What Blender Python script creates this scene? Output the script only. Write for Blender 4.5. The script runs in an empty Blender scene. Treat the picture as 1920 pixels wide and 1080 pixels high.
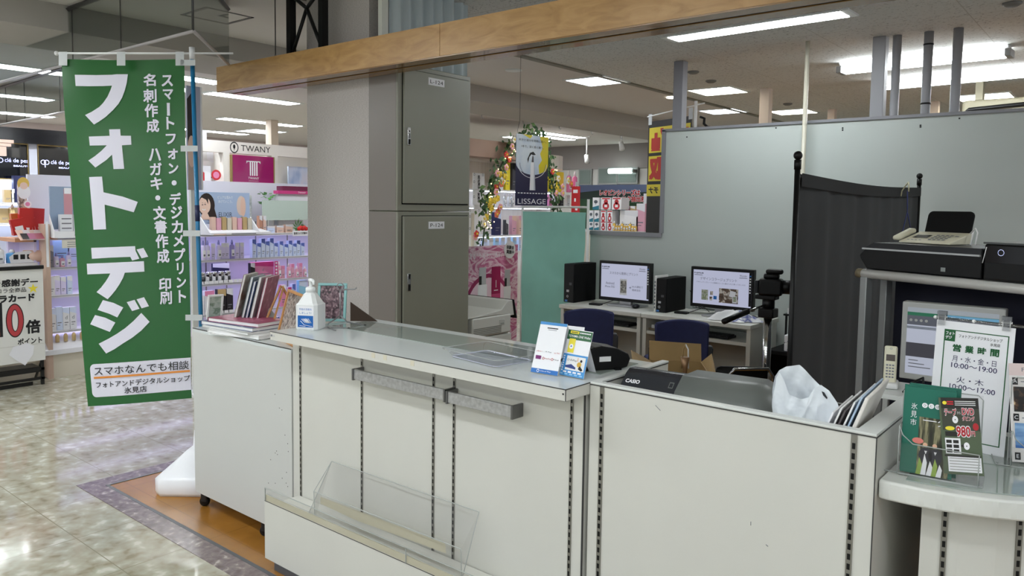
import bpy, bmesh, math, random
from mathutils import Vector, Matrix, Euler
random.seed(7)
S = bpy.context.scene
COL = S.collection
PI = math.pi
R = math.radians

# ---------------------------------------------------------------- camera
FPX, PITCH, ROLL, YAW, CX, CY = 1445.166, 0.07235, 0.01363, -0.68869, 960.0, 491.64
EYE = Vector((0.0, 0.0, 1.5))
FW = Vector((math.sin(YAW)*math.cos(PITCH), math.cos(YAW)*math.cos(PITCH), -math.sin(PITCH)))
RT0 = Vector((math.cos(YAW), -math.sin(YAW), 0))
UP0 = RT0.cross(FW)
RT = RT0*math.cos(ROLL) + UP0*math.sin(ROLL)
UP = UP0*math.cos(ROLL) - RT0*math.sin(ROLL)
cam = bpy.data.cameras.new('camera')
cam.sensor_width = 36
cam.lens = FPX/1920*36
cam.shift_y = -(540-CY)/1920
cam.clip_start = 0.05
cam_o = bpy.data.objects.new('camera', cam)
COL.objects.link(cam_o)
m3 = Matrix((RT, UP, -FW)).transposed()
cam_o.matrix_world = Matrix.Translation(EYE) @ m3.to_4x4()
S.camera = cam_o
S.view_settings.view_transform = 'Standard'
S.view_settings.look = 'None'
S.view_settings.gamma = 1
S.view_settings.use_curve_mapping = False
S.view_settings.exposure = -0.1
S.cycles.max_bounces = 8
S.cycles.transparent_max_bounces = 24
S.cycles.sample_clamp_indirect = 4

w = bpy.data.worlds.new('world')
S.world = w
w.use_nodes = True
w.node_tree.nodes['Background'].inputs[0].default_value = (0.90, 0.95, 1.0, 1)
w.node_tree.nodes['Background'].inputs[1].default_value = 0.75
LAMP_W = 20.0       # watts of one 1.2 m ceiling fixture

def ray(px, py): return FW + RT*((px-CX)/FPX) - UP*((py-CY)/FPX)
def PA(px, py, ax, v):
    d = ray(px, py)
    return EYE + d*((v-EYE[ax])/d[ax])
def PX(px, py, v): return PA(px, py, 0, v)
def PY(px, py, v): return PA(px, py, 1, v)
def PZ(px, py, v): return PA(px, py, 2, v)
def PD(px, py, d): return EYE + ray(px, py)*d
FACE = -YAW          # turn about z that makes a front face look straight at the photographer

# ---------------------------------------------------------------- materials
MATS = {}
def lin(c):
    return tuple((x/12.92 if x <= .04045 else ((x+.055)/1.055)**2.4) for x in (v/255 for v in c))
def mat(name, rgb=(200,200,200), rough=.5, metal=0, emit=0, noise=0, nscale=30, spec=.5, bump=0, bscale=200, coat=0, trans=0):
    if name in MATS: return MATS[name]
    m = bpy.data.materials.new(name); m.use_nodes = True
    nt = m.node_tree; b = nt.nodes['Principled BSDF']
    c = lin(rgb)+(1,)
    b.inputs['Base Color'].default_value = c
    b.inputs['Roughness'].default_value = rough
    b.inputs['Metallic'].default_value = metal
    b.inputs['Specular IOR Level'].default_value = spec
    if coat: b.inputs['Coat Weight'].default_value = coat
    if trans: b.inputs['Transmission Weight'].default_value = trans
    if emit:
        b.inputs['Emission Color'].default_value = c
        b.inputs['Emission Strength'].default_value = emit
    if noise or bump:
        tc = nt.nodes.new('ShaderNodeTexCoord')
    if noise:
        n = nt.nodes.new('ShaderNodeTexNoise'); n.inputs['Scale'].default_value = nscale; n.inputs['Detail'].default_value = 4
        nt.links.new(tc.outputs['Object'], n.inputs['Vector'])
        r = nt.nodes.new('ShaderNodeMapRange')
        r.inputs['From Min'].default_value = .3; r.inputs['From Max'].default_value = .7
        r.inputs['To Min'].default_value = 1-noise; r.inputs['To Max'].default_value = 1+noise*.5
        nt.links.new(n.outputs['Fac'], r.inputs['Value'])
        mx = nt.nodes.new('ShaderNodeMix'); mx.data_type = 'RGBA'; mx.blend_type = 'MULTIPLY'
        mx.inputs['Factor'].default_value = 1; mx.inputs['A'].default_value = c
        nt.links.new(r.outputs['Result'], mx.inputs['B'])
        nt.links.new(mx.outputs['Result'], b.inputs['Base Color'])
    if bump:
        n = nt.nodes.new('ShaderNodeTexNoise'); n.inputs['Scale'].default_value = bscale
        nt.links.new(tc.outputs['Object'], n.inputs['Vector'])
        bp = nt.nodes.new('ShaderNodeBump'); bp.inputs['Strength'].default_value = bump; bp.inputs['Distance'].default_value = .01
        nt.links.new(n.outputs['Fac'], bp.inputs['Height'])
        nt.links.new(bp.outputs['Normal'], b.inputs['Normal'])
    MATS[name] = m
    return m
def clear(name, rgb=(252,252,252), gloss=.06, tint=1.0):
    """thin clear sheet: mostly see-through with a fresnel gloss"""
    if name in MATS: return MATS[name]
    m = bpy.data.materials.new(name); m.use_nodes = True
    nt = m.node_tree; nt.nodes.remove(nt.nodes['Principled BSDF'])
    out = nt.nodes['Material Output']
    t = nt.nodes.new('ShaderNodeBsdfTransparent'); t.inputs[0].default_value = tuple(x*tint for x in lin(rgb))+(1,)
    g = nt.nodes.new('ShaderNodeBsdfGlossy'); g.inputs['Roughness'].default_value = .03
    f = nt.nodes.new('ShaderNodeLayerWeight'); f.inputs[0].default_value = .5
    pw = nt.nodes.new('ShaderNodeMath'); pw.operation = 'POWER'; pw.inputs[1].default_value = 5
    nt.links.new(f.outputs['Facing'], pw.inputs[0])
    a = nt.nodes.new('ShaderNodeMath'); a.operation = 'MULTIPLY_ADD'
    a.inputs[1].default_value = .6; a.inputs[2].default_value = gloss*.5
    a.use_clamp = True
    nt.links.new(pw.outputs[0], a.inputs[0])
    mx = nt.nodes.new('ShaderNodeMixShader')
    nt.links.new(a.outputs[0], mx.inputs[0]); nt.links.new(t.outputs[0], mx.inputs[1]); nt.links.new(g.outputs[0], mx.inputs[2])
    nt.links.new(mx.outputs[0], out.inputs[0])
    MATS[name] = m
    return m
def ramp_mat(name, stops, scale=(1,1,1), nscale=5, detail=6, rough=.3, distort=0, kind='noise', coat=0, bump=0, seam=None, metal=0, spec=.5):
    """noise driven colour ramp, optional square seams (size, colour)"""
    if name in MATS: return MATS[name]
    m = bpy.data.materials.new(name); m.use_nodes = True
    nt = m.node_tree; b = nt.nodes['Principled BSDF']
    b.inputs['Roughness'].default_value = rough; b.inputs['Coat Weight'].default_value = coat; b.inputs['Metallic'].default_value = metal
    b.inputs['Specular IOR Level'].default_value = spec
    tc = nt.nodes.new('ShaderNodeTexCoord'); mp = nt.nodes.new('ShaderNodeMapping')
    mp.inputs['Scale'].default_value = scale
    nt.links.new(tc.outputs['Object'], mp.inputs['Vector'])
    n = nt.nodes.new('ShaderNodeTexNoise' if kind == 'noise' else 'ShaderNodeTexVoronoi')
    n.inputs['Scale'].default_value = nscale
    if kind != 'noise': n.distance = 'CHEBYCHEV'
    if kind == 'noise':
        n.inputs['Detail'].default_value = detail; n.inputs['Distortion'].default_value = distort
    nt.links.new(mp.outputs[0], n.inputs['Vector'])
    rp = nt.nodes.new('ShaderNodeValToRGB')
    el = rp.color_ramp.elements
    while len(el) < len(stops): el.new(.5)
    for e, (p, c) in zip(el, stops):
        e.position = p; e.color = lin(c)+(1,)
    nt.links.new(n.outputs[0 if kind == 'noise' else 1], rp.inputs[0])
    colo = rp.outputs[0]
    if seam:
        br = nt.nodes.new('ShaderNodeTexBrick'); br.offset = 0
        br.inputs['Scale'].default_value = 1; br.inputs['Mortar Size'].default_value = seam[2]
        br.inputs['Brick Width'].default_value = seam[0]; br.inputs['Row Height'].default_value = seam[0]
        br.inputs['Mortar Smooth'].default_value = 0
        nt.links.new(tc.outputs['Object'], br.inputs['Vector'])
        mx = nt.nodes.new('ShaderNodeMix'); mx.data_type = 'RGBA'
        mx.inputs['B'].default_value = lin(seam[1])+(1,)
        nt.links.new(br.outputs['Fac'], mx.inputs['Factor']); nt.links.new(colo, mx.inputs['A'])
        colo = mx.outputs['Result']
    nt.links.new(colo, b.inputs['Base Color'])
    if bump:
        bp = nt.nodes.new('ShaderNodeBump'); bp.inputs['Strength'].default_value = bump; bp.inputs['Distance'].default_value = .01
        nt.links.new(n.outputs[0], bp.inputs['Height']); nt.links.new(bp.outputs['Normal'], b.inputs['Normal'])
    MATS[name] = m
    return m

WHITE = mat('white_laminate', (212,211,204), .35, noise=.03, nscale=3)
WHITE_TOP = mat('white_laminate_top', (216,222,222), .10)
EDGE = mat('dark_edge_line', (60,60,60), .5)
BLACK = mat('black_plastic', (12,12,13), .4, spec=.3)
BLACKM = mat('black_matte', (9,9,10), .7, spec=.2)
CHROME = mat('chrome', (205,205,205), .15, metal=1)
STEEL = mat('brushed_steel', (196,197,200), .32, metal=.85, noise=.22, nscale=70)
SLOTM = mat('slot_metal', (150,148,142), .35, metal=.8)
PAPER = mat('white_paper', (238,238,238), .6)
CARD = mat('white_card', (244,244,248), .35)
INK = mat('black_ink', (22,22,26), .6)
GREY_INK = mat('grey_ink', (120,122,130), .6)
RED = mat('red_ink', (190,35,45), .5)
BLUE = mat('blue_ink', (30,110,190), .45)
GREENI = mat('green_ink', (22,92,48), .5)
YELLOW = mat('yellow_ink', (238,222,60), .5)
ACR = clear('clear_acrylic')
ACRE = mat('acrylic_edge', (176,180,178), .15)
WOODF = mat('light_wood', (196,140,84), .45, noise=.15, nscale=40)

# ---------------------------------------------------------------- mesh builder
TXT = {}
def glyphs(s, bold=0.0):
    k = (s, bold)
    if k in TXT: return TXT[k]
    c = bpy.data.curves.new('t', 'FONT'); c.body = s; c.resolution_u = 3; c.offset = bold
    o = bpy.data.objects.new('t', c); COL.objects.link(o)
    dg = bpy.context.evaluated_depsgraph_get()
    me = bpy.data.meshes.new_from_object(o.evaluated_get(dg))
    vs = [(v.co.x, v.co.y) for v in me.vertices]; fs = [tuple(p.vertices) for p in me.polygons]
    bpy.data.objects.remove(o); bpy.data.curves.remove(c); bpy.data.meshes.remove(me)
    xs = [v[0] for v in vs] or [0]; ys = [v[1] for v in vs] or [0]
    TXT[k] = (vs, fs, (min(xs), max(xs), min(ys), max(ys)))
    return TXT[k]

class MB:
    def __init__(s, M=None):
        s.bm = bmesh.new(); s.mats = []; s.M = M or Matrix()
    def mi(s, m):
        if m not in s.mats: s.mats.append(m)
        return s.mats.index(m)
    def add(s, vs, fs, m, smooth=False, fn=None):
        i = s.mi(m)
        bv = [s.bm.verts.new(s.M @ Vector(fn(*v) if fn else v)) for v in vs]
        out = []
        for f in fs:
            if len(set(f)) < 3: continue
            try: fa = s.bm.faces.new([bv[k] for k in f])
            except ValueError: continue
            fa.material_index = i; fa.smooth = smooth; out.append(fa)
        return out
    def box(s, a, b, m, bev=0, seg=2):
        x0,y0,z0 = [min(p,q) for p,q in zip(a,b)]; x1,y1,z1 = [max(p,q) for p,q in zip(a,b)]
        vs = [(x0,y0,z0),(x1,y0,z0),(x1,y1,z0),(x0,y1,z0),(x0,y0,z1),(x1,y0,z1),(x1,y1,z1),(x0,y1,z1)]
        fs = [(3,2,1,0),(4,5,6,7),(0,1,5,4),(1,2,6,5),(2,3,7,6),(3,0,4,7)]
        if not bev: s.add(vs, fs, m); return
        t = bmesh.new(); tv = [t.verts.new(v) for v in vs]
        for f in fs: t.faces.new([tv[k] for k in f])
        bmesh.ops.bevel(t, geom=t.edges[:], offset=bev, segments=seg, profile=.5, affect='EDGES')
        s.merge(t, m, True, bev)
    def merge(s, t, m, smooth=False, bev=0):
        t.verts.index_update()
        fs = [(tuple(v.index for v in f.verts), f.calc_area()/max(e.calc_length() for e in f.edges)) for f in t.faces]
        out = s.add([tuple(v.co) for v in t.verts], [f[0] for f in fs], m, smooth)
        if bev and len(out) == len(fs):
            for fa, (_, wd) in zip(out, fs): fa.smooth = wd < bev*1.5
        t.free()
    def prism(s, pts, ax, lo, hi, m, bev=0, smooth=False):
        """polygon extruded along axis; pts are the two other coordinates in order"""
        n = len(pts)
        def mk(p, h):
            return (h,p[0],p[1]) if ax == 'x' else ((p[0],h,p[1]) if ax == 'y' else (p[0],p[1],h))
        vs = [mk(p, lo) for p in pts]+[mk(p, hi) for p in pts]
        fs = [tuple(range(n))[::-1], tuple(range(n,2*n))]+[(i,(i+1)%n,n+(i+1)%n,n+i) for i in range(n)]
        t = bmesh.new(); tv = [t.verts.new(v) for v in vs]
        for f in fs: t.faces.new([tv[k] for k in f])
        bmesh.ops.recalc_face_normals(t, faces=t.faces[:])
        if bev: bmesh.ops.bevel(t, geom=t.edges[:], offset=bev, segments=2, profile=.5, affect='EDGES')
        s.merge(t, m, smooth or bool(bev), bev)
    def poly(s, pts, m): s.add(pts, [tuple(range(len(pts)))], m)
    def tube(s, path, r, m, n=8, smooth=True):
        path = [Vector(p) for p in path]; vs = []; fs = []
        rs = r if isinstance(r, (list,tuple)) else [r]*len(path)
        prev = None
        for i, p in enumerate(path):
            d = (path[min(i+1,len(path)-1)]-path[max(i-1,0)]).normalized()
            if prev is None:
                a = d.cross(Vector((0,0,1)))
                if a.length < 1e-3: a = d.cross(Vector((1,0,0)))
            else:
                a = prev - d*prev.dot(d)
                if a.length < 1e-4: a = d.cross(Vector((0,0,1)))
            a.normalize(); b = d.cross(a); prev = a
            for k in range(n):
                t = 2*PI*k/n
                vs.append(tuple(p + (a*math.cos(t)+b*math.sin(t))*rs[i]))
        for i in range(len(path)-1):
            for k in range(n):
                fs.append((i*n+k, i*n+(k+1)%n, (i+1)*n+(k+1)%n, (i+1)*n+k))
        fs += [tuple(range(n))[::-1], tuple(range((len(path)-1)*n, len(path)*n))]
        s.add(vs, fs, m, smooth)
    def lathe(s, prof, m, c=(0,0,0), n=18, smooth=True, sx=1, sy=1):
        vs = []; fs = []
        for r, z in prof:
            for k in range(n):
                t = 2*PI*k/n; vs.append((c[0]+r*sx*math.cos(t), c[1]+r*sy*math.sin(t), c[2]+z))
        for i in range(len(prof)-1):
            for k in range(n): fs.append((i*n+k, i*n+(k+1)%n, (i+1)*n+(k+1)%n, (i+1)*n+k))
        if prof[0][0] > 1e-5: fs.append(tuple(range(n))[::-1])
        if prof[-1][0] > 1e-5: fs.append(tuple(range((len(prof)-1)*n, len(prof)*n)))
        s.add(vs, fs, m, smooth)
    def ball(s, c, r, m, n=10):
        r = r if isinstance(r, (list,tuple)) else (r,r,r)
        t = bmesh.new(); bmesh.ops.create_uvsphere(t, u_segments=n, v_segments=max(6,n*2//3), radius=1)
        for v in t.verts: v.co = Vector((c[0]+v.co.x*r[0], c[1]+v.co.y*r[1], c[2]+v.co.z*r[2]))
        s.merge(t, m, True)
    def grid(s, fn, nu, nv, m, smooth=True):
        vs = [tuple(fn(i/nu, j/nv)) for j in range(nv+1) for i in range(nu+1)]
        fs = [(j*(nu+1)+i, j*(nu+1)+i+1, (j+1)*(nu+1)+i+1, (j+1)*(nu+1)+i) for j in range(nv) for i in range(nu)]
        s.add(vs, fs, m, smooth)
    # ---- flat print on a face that looks along -y: x right, z up
    def rect(s, x0, z0, x1, z1, m, y=0): s.add([(x0,y,z0),(x1,y,z0),(x1,y,z1),(x0,y,z1)], [(0,1,2,3)], m)
    def disc(s, x, z, r, m, y=0, n=20, rz=None):
        rz = rz or r
        s.add([(x+r*math.cos(2*PI*k/n), y, z+rz*math.sin(2*PI*k/n)) for k in range(n)], [tuple(range(n))], m)
    def ring(s, x, z, r0, r1, m, y=0, n=20, k1=1.0, sq=1):
        vs = []; fs = []
        for k in range(n+1):
            t = 2*PI*k/n*k1
            vs += [(x+r0*math.cos(t), y, z+r0*sq*math.sin(t)), (x+r1*math.cos(t), y, z+r1*sq*math.sin(t))]
        for k in range(n): fs.append((2*k,2*k+1,2*k+3,2*k+2))
        s.add(vs, fs, m)
    def fig(s, pts, m, y=0): s.add([(p[0],y,p[1]) for p in pts], [tuple(range(len(pts)))], m)
    def text(s, body, x, z, m, h=None, w=None, y=0, al='C', bold=0.0, fn=None, rot=0, mirror=False, cut=0):
        """text fitted into a box of height h (and width w), centred on (x,z), or starting at x"""
        if bold > .012:      # heavy lettering: strokes thickened by shifted copies
            vs, fs, (x0,x1,y0,y1) = glyphs(body, .010)
            W = max(x1-x0,1e-6); H = max(y1-y0,1e-6); e = bold*.8
            hh = h; ww = w
            kx = (w/(W+2*e)) if w else None; ky = (h/(H+2*e)) if h else None
            kx = kx or ky; ky = ky or kx
            for i,(dx,dz) in enumerate(((0,0),(e,e),(-e,e),(e,-e),(-e,-e))):
                p, q = dx*kx*(-1 if mirror else 1), dz*ky
                p, q = p*math.cos(rot)-q*math.sin(rot), p*math.sin(rot)+q*math.cos(rot)
                s.text(body, x+p, z+q, m, h=ky*H if h else None, w=kx*W if w else None, y=y-i*.00012, al=al, bold=.010, fn=fn, rot=rot, mirror=mirror, cut=cut)
            return
        vs, fs, (x0,x1,y0,y1) = glyphs(body, bold)
        if not vs: return
        W = max(x1-x0,1e-6); H = max(y1-y0,1e-6)
        kx = ky = None
        if h: ky = h/H
        if w: kx = w/W
        kx = kx or ky; ky = ky or kx
        ox = x0+W/2 if al == 'C' else (x0 if al == 'L' else x1); oy = (y0+y1)/2
        co = []
        c_, s_ = math.cos(rot), math.sin(rot)
        for a, b in vs:
            p, q = (a-ox)*kx, (b-oy)*ky
            if mirror: p = -p
            p, q = p*c_-q*s_, p*s_+q*c_
            co.append((x+p, y, z+q))
        if cut:
            t = bmesh.new(); tv = [t.verts.new(c) for c in co]
            for f in fs:
                try: t.faces.new([tv[k] for k in f])
                except ValueError: pass
            for _ in range(3):
                le = [e for e in t.edges if e.calc_length() > cut]
                if not le: break
                bmesh.ops.subdivide_edges(t, edges=le, cuts=1)
            bmesh.ops.triangulate(t, faces=t.faces[:])
            t.verts.index_update()
            co = [tuple(v.co) for v in t.verts]; fs = [tuple(v.index for v in f.verts) for f in t.faces]; t.free()
        s.add(co, fs, m, False, fn)
    def vtext(s, body, x, ztop, m, size, pitch, y=0, bold=0.0, fn=None, cut=0):
        """vertical writing, one glyph under the other"""
        z = ztop
        for ch in body:
            if ch == ' ': z -= pitch*.8; continue
            if ch == 'ー': s.text(ch, x, z-pitch/2, m, w=size*.85, y=y, bold=bold, fn=fn, rot=-PI/2, cut=cut)
            elif ch == '・': s.disc(x, z-pitch/2, size*.11, m, y) if not fn else s.add([(x+size*.11*math.cos(2*PI*k/10), y, z-pitch/2+size*.11*math.sin(2*PI*k/10)) for k in range(10)], [tuple(range(10))], m, False, fn)
            else:
                vs, fs, bb = glyphs(ch, bold)
                k = size/.92
                s.text(ch, x, z-pitch/2, m, h=(bb[3]-bb[2])*k, w=(bb[1]-bb[0])*k, y=y, bold=bold, fn=fn, cut=cut)
            z -= pitch
    def build(s, name, parent=None, loc=(0,0,0), rotz=0, label=None, cat=None, group=None, kind=None, rot=None):
        me = bpy.data.meshes.new(name); s.bm.to_mesh(me); s.bm.free()
        for m in s.mats: me.materials.append(m)
        o = bpy.data.objects.new(name, me); COL.objects.link(o)
        o.location = loc; o.rotation_euler = rot or (0,0,rotz)
        if parent: o.parent = parent
        tag(o, label, cat, group, kind)
        return o
def tag(o, label=None, cat=None, group=None, kind=None):
    if label: o['label'] = label
    if cat: o['category'] = cat
    if group: o['group'] = group
    if kind: o['kind'] = kind
def thing(name, label, cat, loc=(0,0,0), rotz=0, group=None, rot=None):
    o = bpy.data.objects.new(name, None); COL.objects.link(o)
    o.empty_display_size = .1
    o.location = loc; o.rotation_euler = rot or (0,0,rotz)
    tag(o, label, cat, group)
    return o
def struct(mb, name): return mb.build(name, kind='structure')
def dup(root, loc=None, rotz=None, label=None, group=None, parent=None):
    r = root.copy(); COL.objects.link(r)
    if loc is not None: r.location = loc
    if rotz is not None: r.rotation_euler = (0,0,rotz)
    if label: r['label'] = label
    if group: r['group'] = group
    if parent: r.parent = parent
    for ch in root.children: dup(ch, parent=r)
    return r
ORD = ['leftmost','second from the left','third from the left','fourth from the left','fifth from the left','sixth from the left','seventh from the left','eighth from the left','ninth from the left','tenth from the left','eleventh from the left','twelfth from the left','thirteenth from the left','fourteenth from the left']
def setlit(m_, e, rgb):
    b = m_.node_tree.nodes['Principled BSDF']; b.inputs['Emission Strength'].default_value = e
    b.inputs['Emission Color'].default_value = lin(rgb)+(1,); b.inputs['Base Color'].default_value = (.8,.8,.8,1)
# ================================================================ THE ROOM
ZC = 2.70
FLOOR = ramp_mat('vinyl_tile', [(.30,(142,132,110)),(.40,(164,158,140)),(.54,(176,172,154)),(.61,(184,180,164)),(.68,(206,203,192)),(.8,(210,207,197))], (11,11,1), 1.3, 2, .09, .2, seam=(.45,(140,134,114),.0022), spec=.6)
ORANGE = ramp_mat('amber_vinyl', [(.3,(140,94,36)),(.55,(160,110,46)),(.75,(172,122,58))], (1,1,1), 3.5, 4, .2, seam=(.45,(136,92,36),.0022))
PURPLE = ramp_mat('mauve_marble_band', [(.35,(98,84,84)),(.5,(122,108,108)),(.6,(134,120,118)),(.67,(178,166,160)),(.8,(182,170,164))], (20,20,1), 1.3, 3, .18, .4)
CEILT = ramp_mat('rockwool_tile', [(.33,(144,146,144)),(.37,(214,216,214)),(.8,(220,222,220))], (30,60,1), 1.6, 2, .9, .3, seam=(.91,(190,190,186),.003), spec=.1)
CEIL = mat('plain_ceiling', (216,212,209), .9, spec=.1)
SOFF = mat('painted_soffit', (176,172,166), .85, spec=.15)

m = MB(); m.box((-13.5,-6,-.06),(5,13,0), FLOOR); struct(m, 'floor')
m = MB(); m.box((-4.155,1.722,.0),(3,9,.0015), ORANGE); struct(m, 'floor_orange')
m = MB(); m.box((-4.279,1.611,.0),(3,1.722,.003), PURPLE); m.box((-4.279,1.722,.0),(-4.165,9,.003), PURPLE); struct(m, 'trim_1')
m = MB(); m.box((-4.167,1.711,.0),(3,1.728,.004), mat('grey_strip',(92,92,96),.5)); m.box((-4.167,1.728,.0),(-4.152,9,.004), MATS['grey_strip']); struct(m, 'trim_2')
m = MB(); m.box((-13.5,-6,ZC),(-3.96,13,ZC+.06), CEIL); struct(m, 'ceiling')
m = MB(); m.box((-3.90,-6,ZC),(5,13,ZC+.06), CEILT); struct(m, 'ceiling.001')
m = MB(); m.box((-3.96,-6,ZC-.012),(-3.90,13,ZC+.05), mat('ceiling_rail',(120,118,104),.5)); struct(m, 'trim_3')
m = MB(); m.box((-5.97,-6,2.54),(-5.23,13,ZC), SOFF); struct(m, 'ceiling_beam')
m = MB()
for k in range(9):
    y = 5.9+k*.75
    m.tube([(-5.95,y,2.54),(-5.95,y,2.515),(-5.94,y,2.50),(-5.92,y,2.505)], .004, STEEL, 6)
struct(m, 'trim_4')
m = MB(); m.box((-13.5,12.6,0),(5,12.75,ZC), mat('grey_wall',(176,174,170),.8)); struct(m, 'wall_back')
m = MB(); m.box((-13.5,12.56,2.24),(5,12.6,ZC), mat('taupe_band',(128,122,120),.8)); struct(m, 'trim_5')
m = MB(); m.box((-13.6,-6,0),(-13.5,13,ZC), mat('rose_wall',(200,186,184),.8)); struct(m, 'wall_left')

# pillar with wall cloth
PIL = ramp_mat('pillar_wallcloth', [(.3,(176,170,166)),(.7,(204,198,194))], (40,40,160), 2.0, 4, .85, spec=.2)
px0 = PY(577,400,2.80).x; px1 = PY(692,400,2.80).x
m = MB(); m.box((px0,2.80,0),(px1,3.42,ZC), PIL); struct(m, 'pillar')

# booth partition: lower panel, upper panel, window opening with grey frame
PANEL = mat('booth_panel', (188,196,192), .55, noise=.02, nscale=2)
FRAMEG = mat('panel_frame_grey', (140,141,146), .4, metal=.3)
YP = 5.70
xo = PY(1237,440,YP).x; xl = -3.80; zs = PY(1236,437,YP).z; zt = PY(1242,247,YP).z
m = MB(); m.box((xl,YP,0),(2.5,YP+.04,zs), PANEL); m.box((xo,YP,zs),(2.5,YP+.04,zt), PANEL)
for x,y in ((1288,257),(1455,240),(1580,240),(1580,244),(1726,235),(1726,238),(1799,222)):
    p = PY(x,y,YP); m.box((p.x-.005,YP-.002,p.z-.005),(p.x+.005,YP,p.z+.005), INK)
struct(m, 'wall_booth')
m = MB(); m.box((xl,YP-.012,zs-.035),(xo+.02,YP+.052,zs), FRAMEG); m.box((xo-.0,YP-.012,zs),(xo+.035,YP+.052,zt+.01), FRAMEG); m.box((xo,YP-.012,zt),(2.5,YP+.052,zt+.02), FRAMEG)
struct(m, 'trim_6')

# far windows in the back wall
DGL = mat('dark_window_glass', (96,108,104), .06, spec=.8)
for i,(a,b,c,d) in enumerate(((1088,317,1112,348),(1124,314,1160,346),(1160,314,1198,345))):
    p = PY(a,b,12.6); q = PY(c,d,12.6)
    m = MB(); m.box((p.x,12.545,q.z),(q.x,12.558,p.z), mat('window_frame_pale',(120,122,120),.5)); m.box((p.x+.03,12.54,q.z+.03),(q.x-.03,12.548,p.z-.03), DGL)
    struct(m, 'window_%d' % (i+1))

p = PY(1142,321,12.4); q = PY(1184,319,12.4); m = MB(); e_ = mat('window_tube',(235,250,245),.5); setlit(e_,5,(228,250,244)); m.tube([(0,0,0),(q.x-p.x,0,0)],.05,e_,10)
for x in (0,q.x-p.x): m.box((x-.03,.0,-.03),(x+.03,.14,.03),mat('window_frame_pale',(120,122,120),.5))
tag(m.build('tube_light',loc=(p.x,12.4,p.z)),'short bright tube light by the far grey windows','tube light')
# smoked glass drop walls hanging from the ceiling
GLS = clear('drop_wall_glass', (225,230,228), .16, .92)
RAIL = mat('glass_rail', (178,172,172), .4)
TRACK = mat('dark_track', (34,34,34), .4)
SEAM = mat('glass_seam', (48,48,50), .4)
def drop_glass(pts, z0, label, seams, rod=True):
    t = thing('glass_drop_wall', label, 'glass screen', (pts[0][0],pts[0][1],z0))
    o = Vector((pts[0][0],pts[0][1],z0))
    a = Vector(pts[0]+(0,))-Vector((o.x,o.y,0)); b = Vector(pts[1]+(0,))-Vector((o.x,o.y,0))
    d = (b-a).normalized(); nrm = Vector((-d.y,d.x,0))*.004
    H = ZC-z0-.02
    m = MB(); vs = [a-nrm,b-nrm,b+nrm,a+nrm]; m.add([tuple(v) for v in vs]+[tuple(v+Vector((0,0,H))) for v in vs], [(3,2,1,0),(4,5,6,7),(0,1,5,4),(1,2,6,5),(2,3,7,6),(3,0,4,7)], GLS)
    m.build('pane', t)
    m = MB(); m.tube([a+Vector((0,0,-.004)), b+Vector((0,0,-.004))], .009, RAIL, 8); m.build('bottom_rail', t)
    m = MB(); u = Vector((0,0,H)); m.tube([a+u,b+u], .016, TRACK, 4, False); m.build('ceiling_track', t)
    for s_ in seams:
        p = a+d*s_; m = MB(); m.tube([p, p+Vector((0,0,H))], .004, SEAM, 6); m.build('seam', t)
    return t
drop_glass(((-6.9,2.0),(-3.72,2.0)), 2.352, 'long glass smoke screen hanging from the ceiling above the green banner', (.0,1.72,2.38,3.17))
drop_glass(((-3.72,2.0),(-4.42,2.60)), 2.352, 'short diagonal glass smoke screen hanging beside the left end of the wooden beam', (.0,))
drop_glass(((-9.9,2.95),(-7.6,2.85)), 2.30, 'far glass smoke screen hanging over the cosmetics aisle at the left edge', (.6,1.2,2.2))
# ceiling hatch outline
m = MB(); z = ZC-.004
for a,b in (((-4.87,2.53),(-4.55,2.55)),((-4.87,2.84),(-4.55,2.86)),((-4.87,2.53),(-4.855,2.86)),((-4.565,2.53),(-4.55,2.86))): m.box(a+(z,), b+(z+.004,), mat('hatch_line',(110,108,106),.6))
tag(m.build('ceiling_hatch'), 'square access hatch outlined on the ceiling behind the drop glass', 'hatch')

# ================================================================ WOODEN BEAM
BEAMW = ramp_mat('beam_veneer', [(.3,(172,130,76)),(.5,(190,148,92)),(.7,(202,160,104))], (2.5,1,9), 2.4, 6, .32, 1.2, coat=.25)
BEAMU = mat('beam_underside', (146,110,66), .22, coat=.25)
yb = 2.60
zb0 = PY(560,149,yb).z; zb1 = PY(577,92.7,yb).z; bx = PY(406,150,yb).x; bs = PY(824.5,80,yb).x
t = thing('wooden_beam', 'long honey wood valance beam hanging over the counter', 'beam', (bx,yb,zb0))
H = zb1-zb0
m = MB(); m.box((0,0,.006),(bs-bx-.0015,.18,H), BEAMW); m.build('fascia_panel', t, label='short left fascia panel')
m = MB(); m.box((bs-bx+.0015,0,.006),(9.5,.18,H), BEAMW); m.build('fascia_panel', t, label='long right fascia panel')
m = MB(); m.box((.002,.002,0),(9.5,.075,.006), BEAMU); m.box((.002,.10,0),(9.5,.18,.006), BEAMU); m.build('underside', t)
m = MB(); m.box((.01,.075,.004),(9.5,.10,.009), mat('groove_dark',(26,12,9),.7,spec=.1)); m.build('groove', t)
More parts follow.
